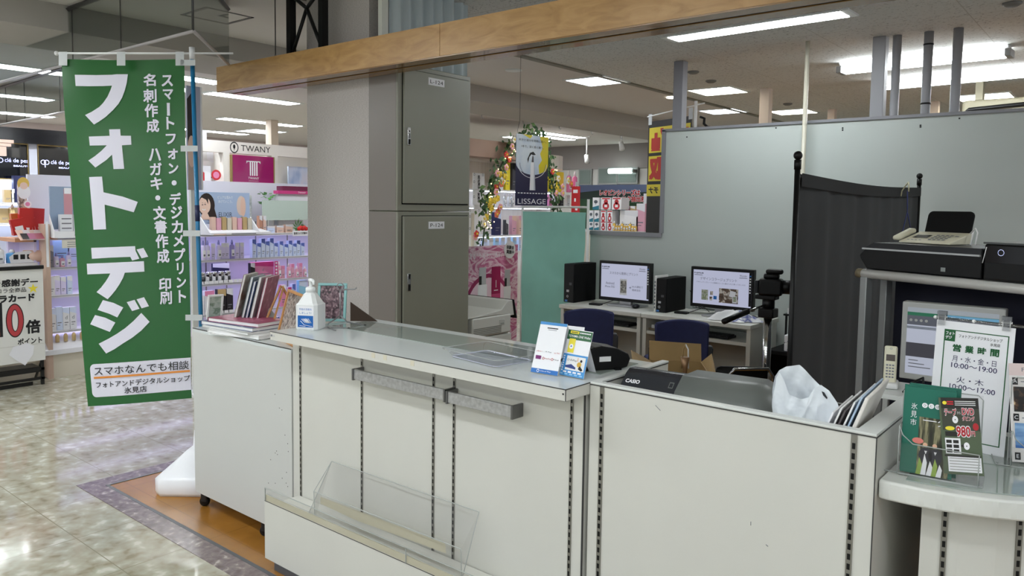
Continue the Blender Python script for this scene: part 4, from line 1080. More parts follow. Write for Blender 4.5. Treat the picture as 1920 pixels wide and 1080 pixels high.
# papers filed at the right side
t = thing('paper_file', 'bundle of white envelopes and papers leaning at the right counter side', 'papers', (RX1-.150,RY+.03,zW+.001), R(4))
for k,(dx,hh,mm) in enumerate(((0,.20,CARD),(.014,.215,PAPER),(.024,.21,mat('dark_edge_paper',(90,84,86),.6)),(.036,.235,PAPER),(.046,.25,mat('pale_blue_sheet',(176,198,222),.5)))):
    m = MB(Matrix.Translation((dx-.03,0,0)) @ Matrix.Rotation(R(20),4,'Y')); m.box((0,0,0),(.004,.22+.012*k,hh),mm); m.build('sheet', t)
m = MB(Matrix.Translation((.03,0,0)) @ Matrix.Rotation(R(19),4,'Y')); m.box((0,0,0),(.009,.27,.25),mat('envelope',(232,228,222),.6),.003); m.build('envelope', t)
# small white stool-like rack, phone and cable behind
t = thing('paper_tray_stand', 'small white plastic riser behind the envelopes', 'riser', (-.655,RY+.66,-.065))
m = MB(); m.box((0,0,.985),(.26,.22,1.0),RIM); m.build('top', t)
for x in (0,.245):
    for y in (0,.205):
        m = MB(); m.box((x,y,.065),(x+.015,y+.015,.985),RIM); m.build('leg', t)
t = thing('cordless_phone', 'cream cordless phone handset in its charger left of the monitor', 'phone', (-.612,RY+.76,.936), R(12))
CR = mat('cream_plastic',(224,220,196),.4)
m = MB(); m.box((-.026,-.03,0),(.026,.05,.02),PAPER,.006); m.build('charger', t)
m = MB(Matrix.Translation((0,0,.012)) @ Matrix.Rotation(R(-14),4,'X')); m.box((-.019,-.011,0),(.019,.011,.122),CR,.006); h_ = m.build('handset', t)
m = MB(Matrix.Translation((0,0,.012)) @ Matrix.Rotation(R(-14),4,'X') @ Matrix.Diagonal((.86,1,.79,1))); y = -.0118
m.rect(-.015,.092,.015,.118,mat('lcd_brown',(74,62,56),.15),y); m.ring(0,.143,.003,.0042,GREY_INK,y,12)
for r_ in range(5):
    for c_ in range(3): m.rect(-.014+c_*.010,.024+r_*.012,-.007+c_*.010,.030+r_*.012,GREY_INK,y)
m.build('keypad', h_)
m = MB(); m.tube([(0,0,0),(.02,.03,.03),(.05,.02,.05),(.06,-.02,.03),(.05,-.06,.005),(.09,-.07,.006)], .004, BLACK, 6); m.ball((.09,-.07,.008),(.02,.015,.01),BLACK,8)
tag(m.build('coiled_cable',loc=(-.56,RY+.71,.938)),'black cable lying on the white riser','cable')
m = MB(); m.box((-.09,-.04,0),(.09,.04,.03),mat('calc_grey',(206,210,208),.4),.006); m.rect(-.07,.031,.07,.032,PAPER,-.04); o = m.build('calculator',loc=(-.60,RY+.42,zW+.002),rotz=.6); tag(o,'pale grey calculator lying behind the acrylic divider','calculator')

# ================================================================ MONITOR, RACK AND MACHINES AT RIGHT
YM = 2.95
a = PY(1696,565,YM); b = PY(1683,708,YM); c = PY(1884,583,YM)
W = c.x-b.x+.0; H = a.z-b.z
t = thing('office_monitor', 'grey flat monitor showing a work window behind the opening hours sign', 'monitor', (a.x-.006,YM,b.z), 0)
SIL = mat('silver_bezel',(176,177,174),.4)
m = MB(); m.box((0,0,0),(W,.05,H),SIL,.004); m.build('bezel', t)
SCR = mat('monitor_screen', (214,220,238), .15); setlit(SCR,.5,(206,214,240))
def scr(nm,rgb,e):
    mm = mat(nm,rgb,.2); setlit(mm,e,rgb); mm.node_tree.nodes['Principled BSDF'].inputs['Base Color'].default_value=(.02,.02,.02,1); return mm
S1 = scr('screen_pale',(196,202,220),.75); S2 = scr('screen_grey',(96,100,112),.6); S3 = scr('screen_dark',(74,74,84),.6); S4 = scr('screen_green',(20,120,84),.6); S5 = scr('screen_blue',(120,186,226),.6)
m = MB(); x0,x1,z0,z1 = .018,W-.018,.022,H-.018; hh = z1-z0; y = -.0012
m.rect(x0,z0,x1,z1,S1,y); m.rect(x0,z0+hh*.93,x1,z1,mat('screen_bar',(190,196,206),.3),y-.0004); m.rect(x0,z0+hh*.88,x1,z0+hh*.93,S4,y-.0004); m.rect(x0+.12,z0+hh*.885,x1,z0+hh*.925,S5,y-.0008)
m.rect(x0,z0+hh*.74,x1,z0+hh*.88,S2,y-.0004); m.rect(x0,z0+hh*.26,x1,z0+hh*.47,S3,y-.0004); m.rect(x0,z0+hh*.68,x1,z0+hh*.72,mat('screen_line',(150,156,170),.3),y-.0004)
for k in range(4): m.disc(x0+.012+k*.016,z0+hh*.81,.005,SIL,y-.0008,10)
for k in range(3): m.rect(x0+.01,z0+hh*(.20-.05*k),x0+.04+.02*k,z0+hh*(.213-.05*k),GREY_INK,y-.0008)
m.build('screen', t)
m = MB(); m.box((W*.35,.02,-(b.z-.735)),(W*.65,.05,0),SIL); m.box((W*.2,-.05,-(b.z-.735)),(W*.8,.13,-(b.z-.735)+.02),SIL,.004); m.build('stand', t)
t = thing('work_desk', 'pale work desk carrying the monitor behind the corner counter', 'desk', (-.66,2.80,0))
m = MB(); m.box((0,0,.71),(.36,.22,.735),mat('desk_pale',(206,206,200),.4)); m.build('top', t)
for x in (.02,.31):
    m = MB(); m.box((x,.02,0),(x+.03,.20,.71),SIL); m.build('leg', t)

RA = R(-24.5)
p = PZ(1605,503,1.28)
t = thing('pipe_rack', 'silver pipe rack carrying the black printers at right', 'rack', (p.x,p.y,0), RA)
ALU = mat('aluminium_pipe',(206,205,200),.35,metal=.15)
m = MB(); m.tube([(.022,.012,1.262),(1.3,.012,1.262)], .017, ALU, 12); rl = m.build('front_rail', t)
m = MB(); m.tube([(0,.012,1.262),(.024,.012,1.262)], .0182, mat('rail_cap',(116,104,80),.5), 12); m.build('end_cap', rl)
m = MB(); m.box((.01,.02,1.262),(1.3,.42,1.279),mat('rack_board',(60,60,62),.5)); m.build('top_board', t)
for x,y in ((.02,.0),(.03,.10),(1.2,0),(1.2,.36)):
    m = MB(); m.box((x,y,0),(x+.03,y+.035,1.25),mat('rack_leg',(150,152,152),.4,metal=.4),.003); m.build('leg', t)
m = MB(); m.grid(lambda u,v:(.045+u*1.2,.17+.008*math.sin(u*30),.30+v*.955), 30,1,mat('navy_cloth',(14,16,38),.8,noise=.2,nscale=6)); m.build('navy_cloth', t)
rackM = Matrix.Translation(p) @ Matrix.Rotation(RA,4,'Z')
def onrack(x,y,z): v = rackM @ Vector((x,y,0)); return (v.x,v.y,z)
t = thing('large_printer', 'wide black photo printer with a silver stripe on the rack', 'printer', onrack(.005,.015,1.281), RA)
m = MB(); W = .475
prof = [(.02,.0),(-.015,.045),(-.012,.062),(.05,.105),(.30,.105),(.34,.0)]
rings = []
rings = [[(.035,y_+.02,z_) for y_,z_ in [(.02,.0),(.005,.045),(.01,.062),(.06,.095),(.30,.095),(.32,0)]],[(.035+.0,y_,z_) for y_,z_ in prof]]
m.prism([(0.03,0),(-.0,.038),(-.005,.052),(.02,.078),(.055,.10),(W,.10),(W,.0)],'y',.0,.34,BLACK,.004)
m.build('body', t)
m = MB(); m.prism([(.02,.080),(.058,.101),(W-.002,.101),(W-.002,.080)],'y',-.003,.30,mat('printer_lid',(26,28,33),.3)); m.build('lid', t)
m = MB(); m.box((.012,-.0085,.074),(W-.004,.0,.080),mat('stripe_silver',(190,192,194),.35)); m.build('silver_stripe', t)
m = MB(); m.box((W*.70,-.0015,.014),(W*.735,.0,.028),mat('badge_grey',(140,146,144),.4)); m.build('badge', t)
t = thing('small_printer', 'black printer with a round blue lit button at the right edge', 'printer', onrack(.495,.0,1.281), RA)
m = MB(); m.box((0,.0,0),(.42,.34,.118),BLACK,.006); m.box((.008,-.004,.058),(.42,.02,.112),mat('gloss_black',(10,11,13),.08)); m.build('body', t)
m = MB(); m.box((-.004,.0,.118),(.42,.34,.124),mat('lid_grey',(70,72,72),.3)); m.build('lid', t)
m = MB(); BL_ = mat('button_blue',(90,110,200),.3); setlit(BL_,.6,(100,120,210)); m.ring(.058,.092,.0085,.0105,BL_,-.0055,20); m.build('button_ring', t)
m = MB(); m.tube([(-.001,-.004,.055),(.010,-.004,.108)],.0015,PAPER,5); m.build('edge_highlight_trim' if 0 else 'painted_edge_glint', t)  # thin white line standing in for a highlight on the body's edge
t = thing('fax_phone', 'cream fax telephone with a black paper tray on the wide printer', 'fax', onrack(.062,.10,1.384), RA)
m = MB(); m.prism([(0,0),(0,.006),(.12,.042),(.12,.0)],'x',.040,.245,CR,.003); m.build('body', t)
m = MB(Matrix.Rotation(R(19),4,'X')); m.box((.004,.012,.0),(.038,.115,.020),CR,.009); m.build('handset', t)
m = MB()
def fs(x,y,z): return (x, z*.75, .0066+z*.75*.30+.0012-y)
def fr(x0,z0,x1,z1,mm): m.add([fs(x0,0,z0),fs(x1,0,z0),fs(x1,0,z1),fs(x0,0,z1)],[(0,1,2,3)],mm)
fr(.065,.055,.125,.10,mat('lcd_dark',(50,54,48),.2))
for r_ in range(4):
    for c_ in range(4): fr(.14+c_*.018,.03+r_*.022,.152+c_*.018,.042+r_*.022,GREY_INK)
for k in range(4): fr(.062+k*.016,.02,.072+k*.016,.027,GREY_INK)
fr(.215,.09,.23,.10,GREY_INK); m.build('keypad', t)
m = MB(Matrix.Translation((.058,.122,.042)) @ Matrix.Rotation(R(-14),4,'X')); m.prism([(x+.09,z+.04) for x,z in [(-.09,-.045),(.09,-.045)]]+[(.18-.018+.018*math.cos(R(a)),.062+.018*math.sin(R(a))) for a in range(0,91,18)]+[(.018+.018*math.cos(R(a)),.062+.018*math.sin(R(a))) for a in range(90,181,18)],'y',0,.006,BLACKM); m.build('paper_tray', t)
m = MB(); m.tube([(.245,.11,.04),(.27,.10,.06),(.285,.09,.045),(.285,.08,.0)],.0025,PAPER,6); m.tube([(.245,.13,.055),(.255,.11,.045),(.262,.09,.0)],.003,PAPER,6); m.build('cord', t)

# opening hours sign on a clear rod with clips
YS = 2.30
q = [PY(a,b,YS) for a,b in ((1757,599),(1905,612),(1883,832),(1748,822))]
W = .178; t = thing('hours_sign', 'white opening hours sheet hanging from two clear clips', 'sign', (q[0].x,YS,q[0].z))
Hs = .335
m = MB(Matrix.Rotation(R(1.5),4,'Y')); m.box((0,0,-Hs),(W,.0008,0),CARD); y = -.0006
sc = W/.178
m.rect(.020,-.312,.0225,-.022,GREENI,y); m.rect(.020,-.0245,W-.012,-.022,GREENI,y); m.rect(W-.0145,-.312,W-.012,-.022,GREENI,y); m.rect(.020,-.312,W-.012,-.3095,GREENI,y)
m.rect(.0225,-.053,.046,-.024,GREENI,y-.0003); m.text('フォト',.034,-.032,CARD,h=.009,w=.020,y=y-.0006,bold=.02); m.text('デジ',.031,-.043,CARD,h=.009,w=.015,y=y-.0006,bold=.02)
m.text('フォトアンドデジタルショップ',.103,-.036,INK,h=.009,w=.098,y=y,bold=.008); m.text('氷見店',.137,-.049,INK,h=.008,w=.022,y=y,bold=.008)
for i,ch in enumerate('営業時間'): m.text(ch,.052+i*.0285,-.069,GREENI,h=.0195,w=.0195,y=y,bold=.03)
NAV = mat('navy_ink',(40,40,86),.5)
m.text('月・水・金・日',.093,-.097,NAV,h=.0165,w=.100,y=y); m.text('10:00〜19:00',.094,-.115,NAV,h=.0135,w=.104,y=y,bold=.006)
m.text('火・木',.088,-.152,NAV,h=.0165,w=.062,y=y); m.text('10:00〜17:00',.094,-.172,NAV,h=.0135,w=.104,y=y,bold=.006)
m.build('sheet', t)
CLP = clear('clip_plastic',(235,236,236),.30,.85)
for x in (.012,.158):
    m = MB(); m.box((x-.008,-.006,-.012),(x+.008,.006,.014),CLP); m.box((x-.011,-.009,.010),(x+.011,-.004,.024),CLP); m.box((x-.011,.004,.010),(x+.011,.009,.024),CLP)
    m.tube([(x-.012,0,.008),(x+.012,0,.008)],.0028,PAPER,6); m.tube([(x-.008,-.006,-.012),(x-.008,-.006,.014)],.0008,PAPER,4); m.tube([(x+.008,-.006,-.012),(x+.008,-.006,.014)],.0008,PAPER,4); m.build('clip', t)
m = MB(); m.tube([(-.004,0,.006),(.30,0,-.002)],.004,clear('rod_clear',(230,230,230),.35,.8),8); m.ball((-.004,0,.006),.005,PAPER,8); m.ball((.085,0,.004),.005,PAPER,8); m.build('rod', t)
m = MB(); m.box((.2925,-.006,-q[0].z+HZ+.004),(.3045,.006,.010),CLP); m.box((.28,-.02,-q[0].z+HZ+.0035),(.32,.02,-q[0].z+HZ+.009),CLP); m.build('support_post', t)

# leaflet holders on the corner counter
def holder(name,label,loc,rz,W,H,hf,D):
    t = thing(name, label, 'leaflet holder', loc, rz)
    m = MB(); m.box((0,D,0),(W,D+.003,H),ACR); m.tube([(0,D,0),(0,D,H-.01),(.01,D,H),(W-.01,D,H),(W,D,H-.01),(W,D,0)],.0014,ACRE,5,False); m.build('back_plate', t)
    m = MB(); m.box((0,0,0),(W,.003,hf),ACR); m.tube([(0,0,hf+.04),(.008,0,hf+.02),(.03,0,hf+.001),(W,0,hf)],.0014,ACRE,5); m.tube([(0,0,0),(W,0,0)],.0014,ACRE,5); m.tube([(W,0,0),(W,0,hf)],.0014,ACRE,5); m.build('front_plate', t)
    m = MB(); m.add([(0,0,0),(0,D,0),(0,D,hf*1.5),(0,0,hf+.04)],[(0,1,2,3)],ACR); m.tube([(0,D,hf*1.5),(0,0,hf+.04),(0,0,0)],.0014,ACRE,5); m.build('end_plate', t)
    m = MB(); m.add([(W,0,0),(W,D,0),(W,D,hf*1.5),(W,0,hf)],[(0,1,2,3)],ACR); m.build('end_plate', t)
    m = MB(); m.box((-.03,0,0),(W+.01,D+.09,.003),ACR); m.tube([(-.03,D+.09,.002),(-.03,0,.002),(W+.01,0,.002)],.0014,ACRE,5); m.build('base', t)
    return t
h0 = PZ(1712,898,HZ)
h0.x -= .030
ha = R(6); hw = .165
holder('leaflet_holder','clear leaflet holder with green and black brochures on the corner counter',(h0.x-.006,h0.y+.006,HZ+.004),ha,hw,.20,.075,.055)
hM = Matrix.Translation((h0.x-.006,h0.y+.006,HZ+.008)) @ Matrix.Rotation(ha,4,'Z')
def onh(x,y,z): return tuple(hM @ Vector((x,y,z)))
TEALB = mat('brochure_teal',(20,106,88),.35)
FOREST = ramp_mat('forest_photo',[(.3,(22,24,18)),(.48,(60,60,40)),(.6,(150,144,110)),(.75,(40,52,30))],(90,90,12),1,4,.35)
for k in range(3):
    t = thing('brochure', ['teal town brochure at the front of the holder, with a forest photo','second teal brochure tucked behind the front teal one','rearmost teal brochure of the holder stack'][k], 'brochure', onh(.004+(-.002 if k==1 else .004*k),.012+.008*k,0), 0, 'teal brochures in the holder', rot=(R(-7),0,ha-.02))
    m = MB(); w2,h2 = .108,.203+.003*k
    m.box((0,0,0),(w2,.006,h2),TEALB)
    if k == 0:
        y = -.0006
        m.rect(.034,.0,.100,.135,FOREST,y); m.rect(.0,.0,.03,.008,TEALB,y)
        for i,ch in enumerate('氷見市'): m.text(ch,.022,.158-i*.019,CARD,h=.015,w=.013,y=y-.0003)
        for i,ch in enumerate('ひとはね'): m.disc(.044+i*.0135,.163,.006,CARD,y-.0003,16); m.text(ch,.044+i*.0135,.163,INK,h=.006,w=.006,y=y-.0006)
        m.text('一久',.072,.128,CARD,h=.022,w=.06,y=y-.0006)
        m.disc(.034,.078,.012,mat('salmon_bubble',(226,130,120),.5),y-.0008,18,.007)
        for x,z in ((.052,.045),(.072,.045)): m.disc(x,z,.015,mat('dark_suit',(40,38,50),.5),y-.0006,14,.02); m.disc(x-.002,z+.026,.005,mat('skin_print',(226,180,150),.5),y-.0008,10); m.fig([(x-.003,z+.012),(x+.003,z+.012),(x,z+.004)],CARD,y-.001)
        for x,z,h3 in ((.040,.0,.04),(.050,.0,.05),(.062,.0,.035),(.072,.0,.042),(.082,.0,.03)): m.fig([(x-.007,z),(x+.004,z),(x+.006,z+h3*.6),(x,z+h3)],CARD if int(x*1000)%4 else mat('leaf_print',(150,176,80),.5),y-.001)
        m.vtext('氷見の',.106,.172,CARD,.005,.007,y-.0003)
    m.build('cover', t)
t = thing('dubbing_leaflet', 'dark green tape to DVD dubbing leaflet priced 980 in front of the teal brochures', 'leaflet', onh(.097,.004,.014), 0, None, rot=(R(-6),R(-7),ha))
DG = mat('leaflet_green',(84,98,74),.3); DBK = mat('leaflet_black',(38,36,32),.3)
m = MB(Matrix.Diagonal((.74,1,1.06,1))); w2,h2 = .108,.165; m.box((0,0,0),(w2,.004,h2),DG); y = -.0006
m.rect(.006,.128 if 0 else .142,w2,h2,DBK,y); m.rect(.006,.095,w2,.142,mat('leaflet_dark_olive',(62,66,54),.3),y)
m.disc(.016,.154,.006,YELLOW,y-.0004,14,.004); [m.rect(.022,.150+k*.005,.040,.153+k*.005,RED,y-.0004) for k in range(2)]
for k in range(3): m.rect(.044,.149+k*.004,.100,.1505+k*.004,PAPER,y-.0004)
def otext(s_,x,z,h_,w_,c,b=.02):
    m.text(s_,x,z,CARD,h=h_*1.16,w=w_*1.05,y=y-.0005,bold=b+.05); m.text(s_,x,z,c,h=h_,w=w_,y=y-.0009,bold=b)
RD = mat('leaflet_red',(180,36,44),.45)
otext('テープ',.030,.134,.015,.032,RD); m.text('から',.053,.133,CARD,h=.006,w=.009,y=y-.0005); otext('DVD',.078,.136,.014,.032,RD); otext('ダビング',.078,.121,.009,.032,RD)
otext('980',.062,.093,.022,.038,RD); otext('円',.088,.089,.010,.010,RD)
m.disc(.042,.118,.008,CARD,y-.0006,18); m.disc(.042,.118,.0015,INK,y-.0009,8)
m.disc(.026,.099,.013,YELLOW,y-.0005,18,.0045); m.rect(.012,.082,.044,.092,DBK,y-.0005); m.disc(.096,.104,.008,RD,y-.0005,14)
m.rect(.010,.044,.052,.078,CARD,y-.0005)
for i in range(2):
    for j in range(3): m.rect(.013+i*.019,.047+j*.010,.028+i*.019,.054+j*.010,DBK,y-.0008)
m.disc(.068,.062,.008,CARD,y-.0005,18); m.disc(.068,.062,.0015,INK,y-.0008,8); m.fig([(.053,.06),(.058,.06),(.058,.057),(.062,.062),(.058,.067),(.058,.064),(.053,.064)],DBK,y-.0005)
m.rect(.014,.006,.104,.038,CARD,y-.0005); m.rect(.006,.038,.104,.042,DBK,y-.0005)
for k in range(5): m.rect(.018,.010+k*.006,.100,.0115+k*.006,mat('table_line',(150,150,146),.5),y-.0008)
m.build('print', t)
# second holder at the right edge
h2_ = PZ(1893,880,HZ)
holder('leaflet_holder','clear leaflet holder holding the photo ticket sheet at the right edge',(h2_.x,h2_.y+.01,HZ+.004),R(14),.12,.215,.05,.05)
t = thing('photo_leaflet','tall white leaflet with photos at the right edge of view','leaflet',(h2_.x+.0,h2_.y+.045,HZ+.008),0,None,rot=(R(-6),R(-4),R(14)))
m = MB(); m.box((0,0,0),(.10,.003,.245),mat('leaflet_ivory',(236,232,230),.4)); y = -.0006
m.rect(0,.215,.10,.245,mat('leaflet_pink',(226,206,204),.4),y); m.text('FOTO',.052,.230,GREY_INK,h=.010,w=.05,y=y-.0004)
for k,(ch,z,mm) in enumerate((('A',.200,ramp_mat('night_photo',[(.5,(24,18,14)),(.62,(90,60,40)),(.75,(226,196,150))],(60,60,60),1,3,.4)),('C',.110,ramp_mat('sea_photo',[(.4,(60,110,180)),(.6,(150,190,226))],(10,10,40),1,2,.4)))):
    m.rect(.006,z-.008,.018,z+.010,INK,y-.0004); m.text(ch,.012,z+.001,CARD,h=.009,y=y-.0008); m.rect(.008,z-.075,.095,z-.013,mm,y-.0004); m.rect(.024,z-.001,.06,z+.001,GREY_INK,y-.0004)
m.rect(.006,.006,.018,.024,INK,y-.0004); m.text('E',.012,.015,CARD,h=.009,y=y-.0008)
m.build('print', t)
# ================================================================ DESKS AND COMPUTERS
DW = mat('desk_white', (214,214,206), .35); DG_ = mat('desk_panel_grey',(170,168,158),.5)
ZD = .70; DY0 = 5.13; DY1 = 5.66
def desk(x0,x1,label):
    t = thing('computer_desk', label, 'desk', (x0,DY0,0), 0, 'white computer desks')
    W = x1-x0; D = DY1-DY0
    m = MB(); m.box((0,0,ZD-.032),(W,D,ZD),DW,.004); m.build('desktop', t)
    for x in (.006,W-.036):
        m = MB(); m.box((x,.02,0),(x+.03,D-.02,ZD-.032),DW); m.build('side_panel', t)
    m = MB(); m.box((.036,.03,ZD-.155),(W-.036,D-.05,ZD-.130),DW); m.build('keyboard_shelf', t)
    m = MB(); m.box((.036,D-.04,.10),(W-.036,D-.02,ZD-.16),DG_); m.build('back_panel', t)
    m = MB(); m.box((.036,.06,ZD-.128),(.13,.30,ZD-.115),mat('shelf_clutter',(120,104,84),.6)); m.box((.05,.08,ZD-.115),(.11,.2,ZD-.09),PAPER); m.build('small_tray', t)
    return t
dx0 = -3.715; dx1 = PZ(1203,587,ZD).x; dx2 = PZ(1406,611,ZD).x
desk(dx0,dx1-.004,'left white computer desk beside the teal screen'); desk(dx1+.004,dx2,'right white computer desk behind the camera tripod')
def keyboard(x0,x1,lab):
    t = thing('keyboard',lab,'keyboard',((x0+x1)/2,DY0+.13,ZD-.1295),0,'keyboards on the desk shelves')
    m = MB(); m.box((-.20,-.07,0),(.20,.07,.018),BLACK,.004); m.build('case', t)
    m = MB()
    for r_ in range(5):
        for c_ in range(15): m.box((-.19+c_*.0255,-.06+r_*.025,.018),(-.168+c_*.0255,-.039+r_*.025,.024),mat('key_dark',(28,28,30),.5))
    m.build('keys', t)
keyboard(dx0+.2,dx1-.1,'black keyboard on the shelf of the left desk'); keyboard(dx1+.2,dx2-.1,'black keyboard on the shelf of the right desk')
SL = scr('slide_lilac',(196,200,226),.78)
def monitor(px,label,draw,y):
    tl,tr,br,bl = [PY(a,b,y) for a,b in px]
    W = tr.x-tl.x; H = tl.z-bl.z
    t = thing('computer_monitor', label, 'monitor', (tl.x,y,ZD+.001))
    zb_ = bl.z-ZD-.001
    m = MB(); m.box((0,0,zb_),(W,.045,zb_+H),BLACK,.004); m.build('bezel', t)
    m = MB(); b = .022; x0,x1,z0,z1 = b,W-b*.7,zb_+b*1.2,zb_+H-b; y_ = -.0012
    m.rect(x0,z0,x1,z1,SL,y_); m.rect(x1-.018,z0+.01,x1,z1,mat('screen_black',(16,16,20),.1),y_-.0004)
    for k in range(7): m.rect(x1-.014,z1-.03-k*.020,x1-.004,z1-.02-k*.020,CARD if k else BLUE,y_-.0008)
    draw(m,x0,x1,z0,z1,y_-.0008); m.build('screen', t)
    m = MB(); m.box((W/2-.05,.012,.012),(W/2+.06,.05,zb_+.02),mat('stand_silver',(170,170,174),.3,metal=.5),.003); m.box((W*.25,-.06,0),(W*.82,.13,.012),mat('stand_silver',(170,170,174),.3),.003); m.build('stand', t)
    return t
GI = mat('slide_grey',(96,98,108),.5)
def dA(m,x0,x1,z0,z1,y):
    w_ = x1-x0-.018; h_ = z1-z0
    m.text('FUJIFILM',x0+w_*.10,z1-h_*.10,INK,h=h_*.045,w=w_*.17,y=y,bold=.02); m.rect(x0+w_*.02,z1-h_*.16,x0+w_*.17,z1-h_*.145,GI,y)
    m.text('Wonder',x1-.018-w_*.10,z1-h_*.10,GI,h=h_*.06,w=w_*.13,y=y); m.rect(x1-.018-w_*.17,z1-h_*.17,x1-.018-w_*.03,z1-h_*.155,GI,y)
    return w_,h_
def s1(m,x0,x1,z0,z1,y):
    w_,h_ = dA(m,x0,x1,z0,z1,y); cx = x0+w_*.5
    m.text('スマホから簡単にプリント',cx,z1-h_*.27,GI,h=h_*.085,w=w_*.62,y=y)
    m.text('Android',x0+w_*.20,z0+h_*.42,GI,h=h_*.075,w=w_*.19,y=y); m.text('iPhone 対応',x0+w_*.20,z0+h_*.32,GI,h=h_*.075,w=w_*.22,y=y)
    m.rect(cx-w_*.075,z0+h_*.10,cx+w_*.075,z0+h_*.57,CARD,y); m.rect(cx-w_*.062,z0+h_*.16,cx+w_*.062,z0+h_*.52,ramp_mat('phone_collage',[(.3,(40,44,50)),(.5,(150,146,140)),(.7,(210,206,200))],(60,60,60),1,2,.4),y-.0004)
    m.text('+',cx+w_*.15,z0+h_*.33,GI,h=h_*.07,y=y); m.text('Wi-Fi通信で',x0+w_*.80,z0+h_*.37,GI,h=h_*.065,w=w_*.24,y=y); m.text('簡単送信',x0+w_*.78,z0+h_*.27,GI,h=h_*.065,w=w_*.18,y=y)
def s2(m,x0,x1,z0,z1,y):
    w_,h_ = dA(m,x0,x1,z0,z1,y); cx = x0+w_*.46
    m.text('デザインコラージュプリント',cx,z1-h_*.25,GI,h=h_*.09,w=w_*.66,y=y)
    m.text('デザインテンプレートに画像をたくさん載せられる 飾っておしゃれ!',x0+w_*.50,z1-h_*.36,GI,h=h_*.045,w=w_*.88,y=y)
    P1 = ramp_mat('collage_print',[(.25,(50,70,60)),(.42,(200,200,190)),(.55,(120,140,90)),(.7,(230,226,216))],(40,40,40),1,2,.4)
    P2 = ramp_mat('brown_collage',[(.3,(70,54,44)),(.5,(110,90,76)),(.62,(226,220,210)),(.75,(150,110,80))],(30,30,30),1,2,.4)
    m.rect(x0+w_*.16,z0+h_*.12,x0+w_*.28,z0+h_*.42,P1,y)
    for a,b in ((.32,.28),(.31,.12)): m.rect(x0+w_*a,z0+h_*b,x0+w_*(a+.05),z0+h_*(b+.11),P2,y)
    m.rect(x0+w_*.38,z0+h_*.16,x0+w_*.44,z0+h_*.26,BLUE,y)
    m.rect(x0+w_*.48,z0+h_*.08,x0+w_*.82,z0+h_*.50,P2,y); m.fig([(x0+w_*.66,z0+h_*.28),(x0+w_*.76,z0+h_*.25),(x0+w_*.78,z0+h_*.42),(x0+w_*.68,z0+h_*.45)],CARD,y-.0004); m.rect(x0+w_*.72,z0+h_*.10,x0+w_*.80,z0+h_*.30,CARD,y-.0006); m.rect(x0+w_*.73,z0+h_*.14,x0+w_*.79,z0+h_*.28,P1,y-.0009)
monitor(((1124,488),(1221,494),(1212,567),(1117,560)),'monitor with a pale smartphone printing slide on the left desk',s1,5.40)
monitor(((1296,499),(1414,507),(1404,581),(1290,573)),'monitor with a collage printing slide on the right desk',s2,5.38)
def tower(px0,pyb,px1,pyt,depth,label,y0):
    a = PY(px0,pyb,y0); b = PY(px1,pyb,y0); zt_ = PY(px0,pyt,y0).z
    t = thing('desktop_computer', label, 'computer', (a.x,y0,ZD+.001))
    W = b.x-a.x; H = zt_-ZD-.001
    m = MB(); m.box((0,0,0),(W,depth,H),BLACKM,.004); m.build('case', t)
    m = MB(); m.box((.003,-.006,.003),(W-.003,.001,H-.003),BLACK,.002); f = m.build('front_bezel', t)
    m = MB(); m.ring(W*.4,H*.16,.006,.010,mat('logo_grey',(190,190,194),.3),-.0066,16); m.rect(W*.15,H*.02,W*.4,H*.07,mat('sticker_blue',(60,120,190),.4),-.0066); m.rect(W*.55,H*.45,W*.8,H*.52,mat('port_grey',(70,70,74),.4),-.0066); m.rect(W*.3,H*.27,W*.55,H*.33,mat('logo_grey',(190,190,194),.3),-.0066); m.build('front_details', f)
    return t
tower(1057,564,1076,494,.33,'black desktop computer at the left end of the left desk',5.28)
tower(1228,584,1249,521,.32,'black desktop computer between the two monitors',5.28)
p = PZ(1222,586,ZD); m = MB(); m.box((0,0,0),(.012,.20,.28),mat('white_router',(226,226,222),.4),.002)
for k in range(8): m.box((.002,-.001,.03+k*.028),(.010,.0005,.045+k*.028),GI)
tag(m.build('network_box',loc=(p.x,p.y+.03,ZD+.001)),'slim white upright network box left of the right desk computer','router')
def mouse(px,py,lab):
    p = PZ(px,py,ZD); t = thing('mouse',lab,'mouse',(p.x,p.y,ZD+.001),.2)
    m = MB(); m.ball((0,0,.014),(.03,.05,.018),BLACK,12); m.build('shell',t); m = MB(); m.tube([(0,.045,.012),(.02,.12,.006),(-.06,.18,.006),(-.1,.25,.006)],.003,BLACK,6); m.build('cable',t)
mouse(1192,578,'black mouse on the left desk'); mouse(1411,600,'black mouse at the right end of the right desk')
for px,py,lab in ((1117,572,'flat black card reader in front of the left monitor'),(1278,588,'flat black card reader left of the right monitor')):
    p = PZ(px,py,ZD); t = thing('card_reader',lab,'card reader',(p.x,p.y,ZD+.001),.1)
    m = MB(); m.box((-.05,-.03,0),(.05,.03,.014),BLACK,.003); m.build('case',t); m = MB(); m.tube([(.05,0,.01),(.10,.05,.03),(.14,.10,.05),(.16,.16,.01)],.003,BLACK,6); m.build('cable',t)
m = MB()
for k in range(4): m.tube([(0+.02*k,.02*k,.15-.03*k),(.05,.0,.10-.02*k),(.04+.03*k,-.02,.02),(.16+.02*k,.03,.01)],.003,BLACK,6)
p = PZ(1290,580,ZD); tag(m.build('computer_cables',loc=(p.x,p.y+.02,ZD+.001)),'tangle of black cables behind the right desk computer','cables')
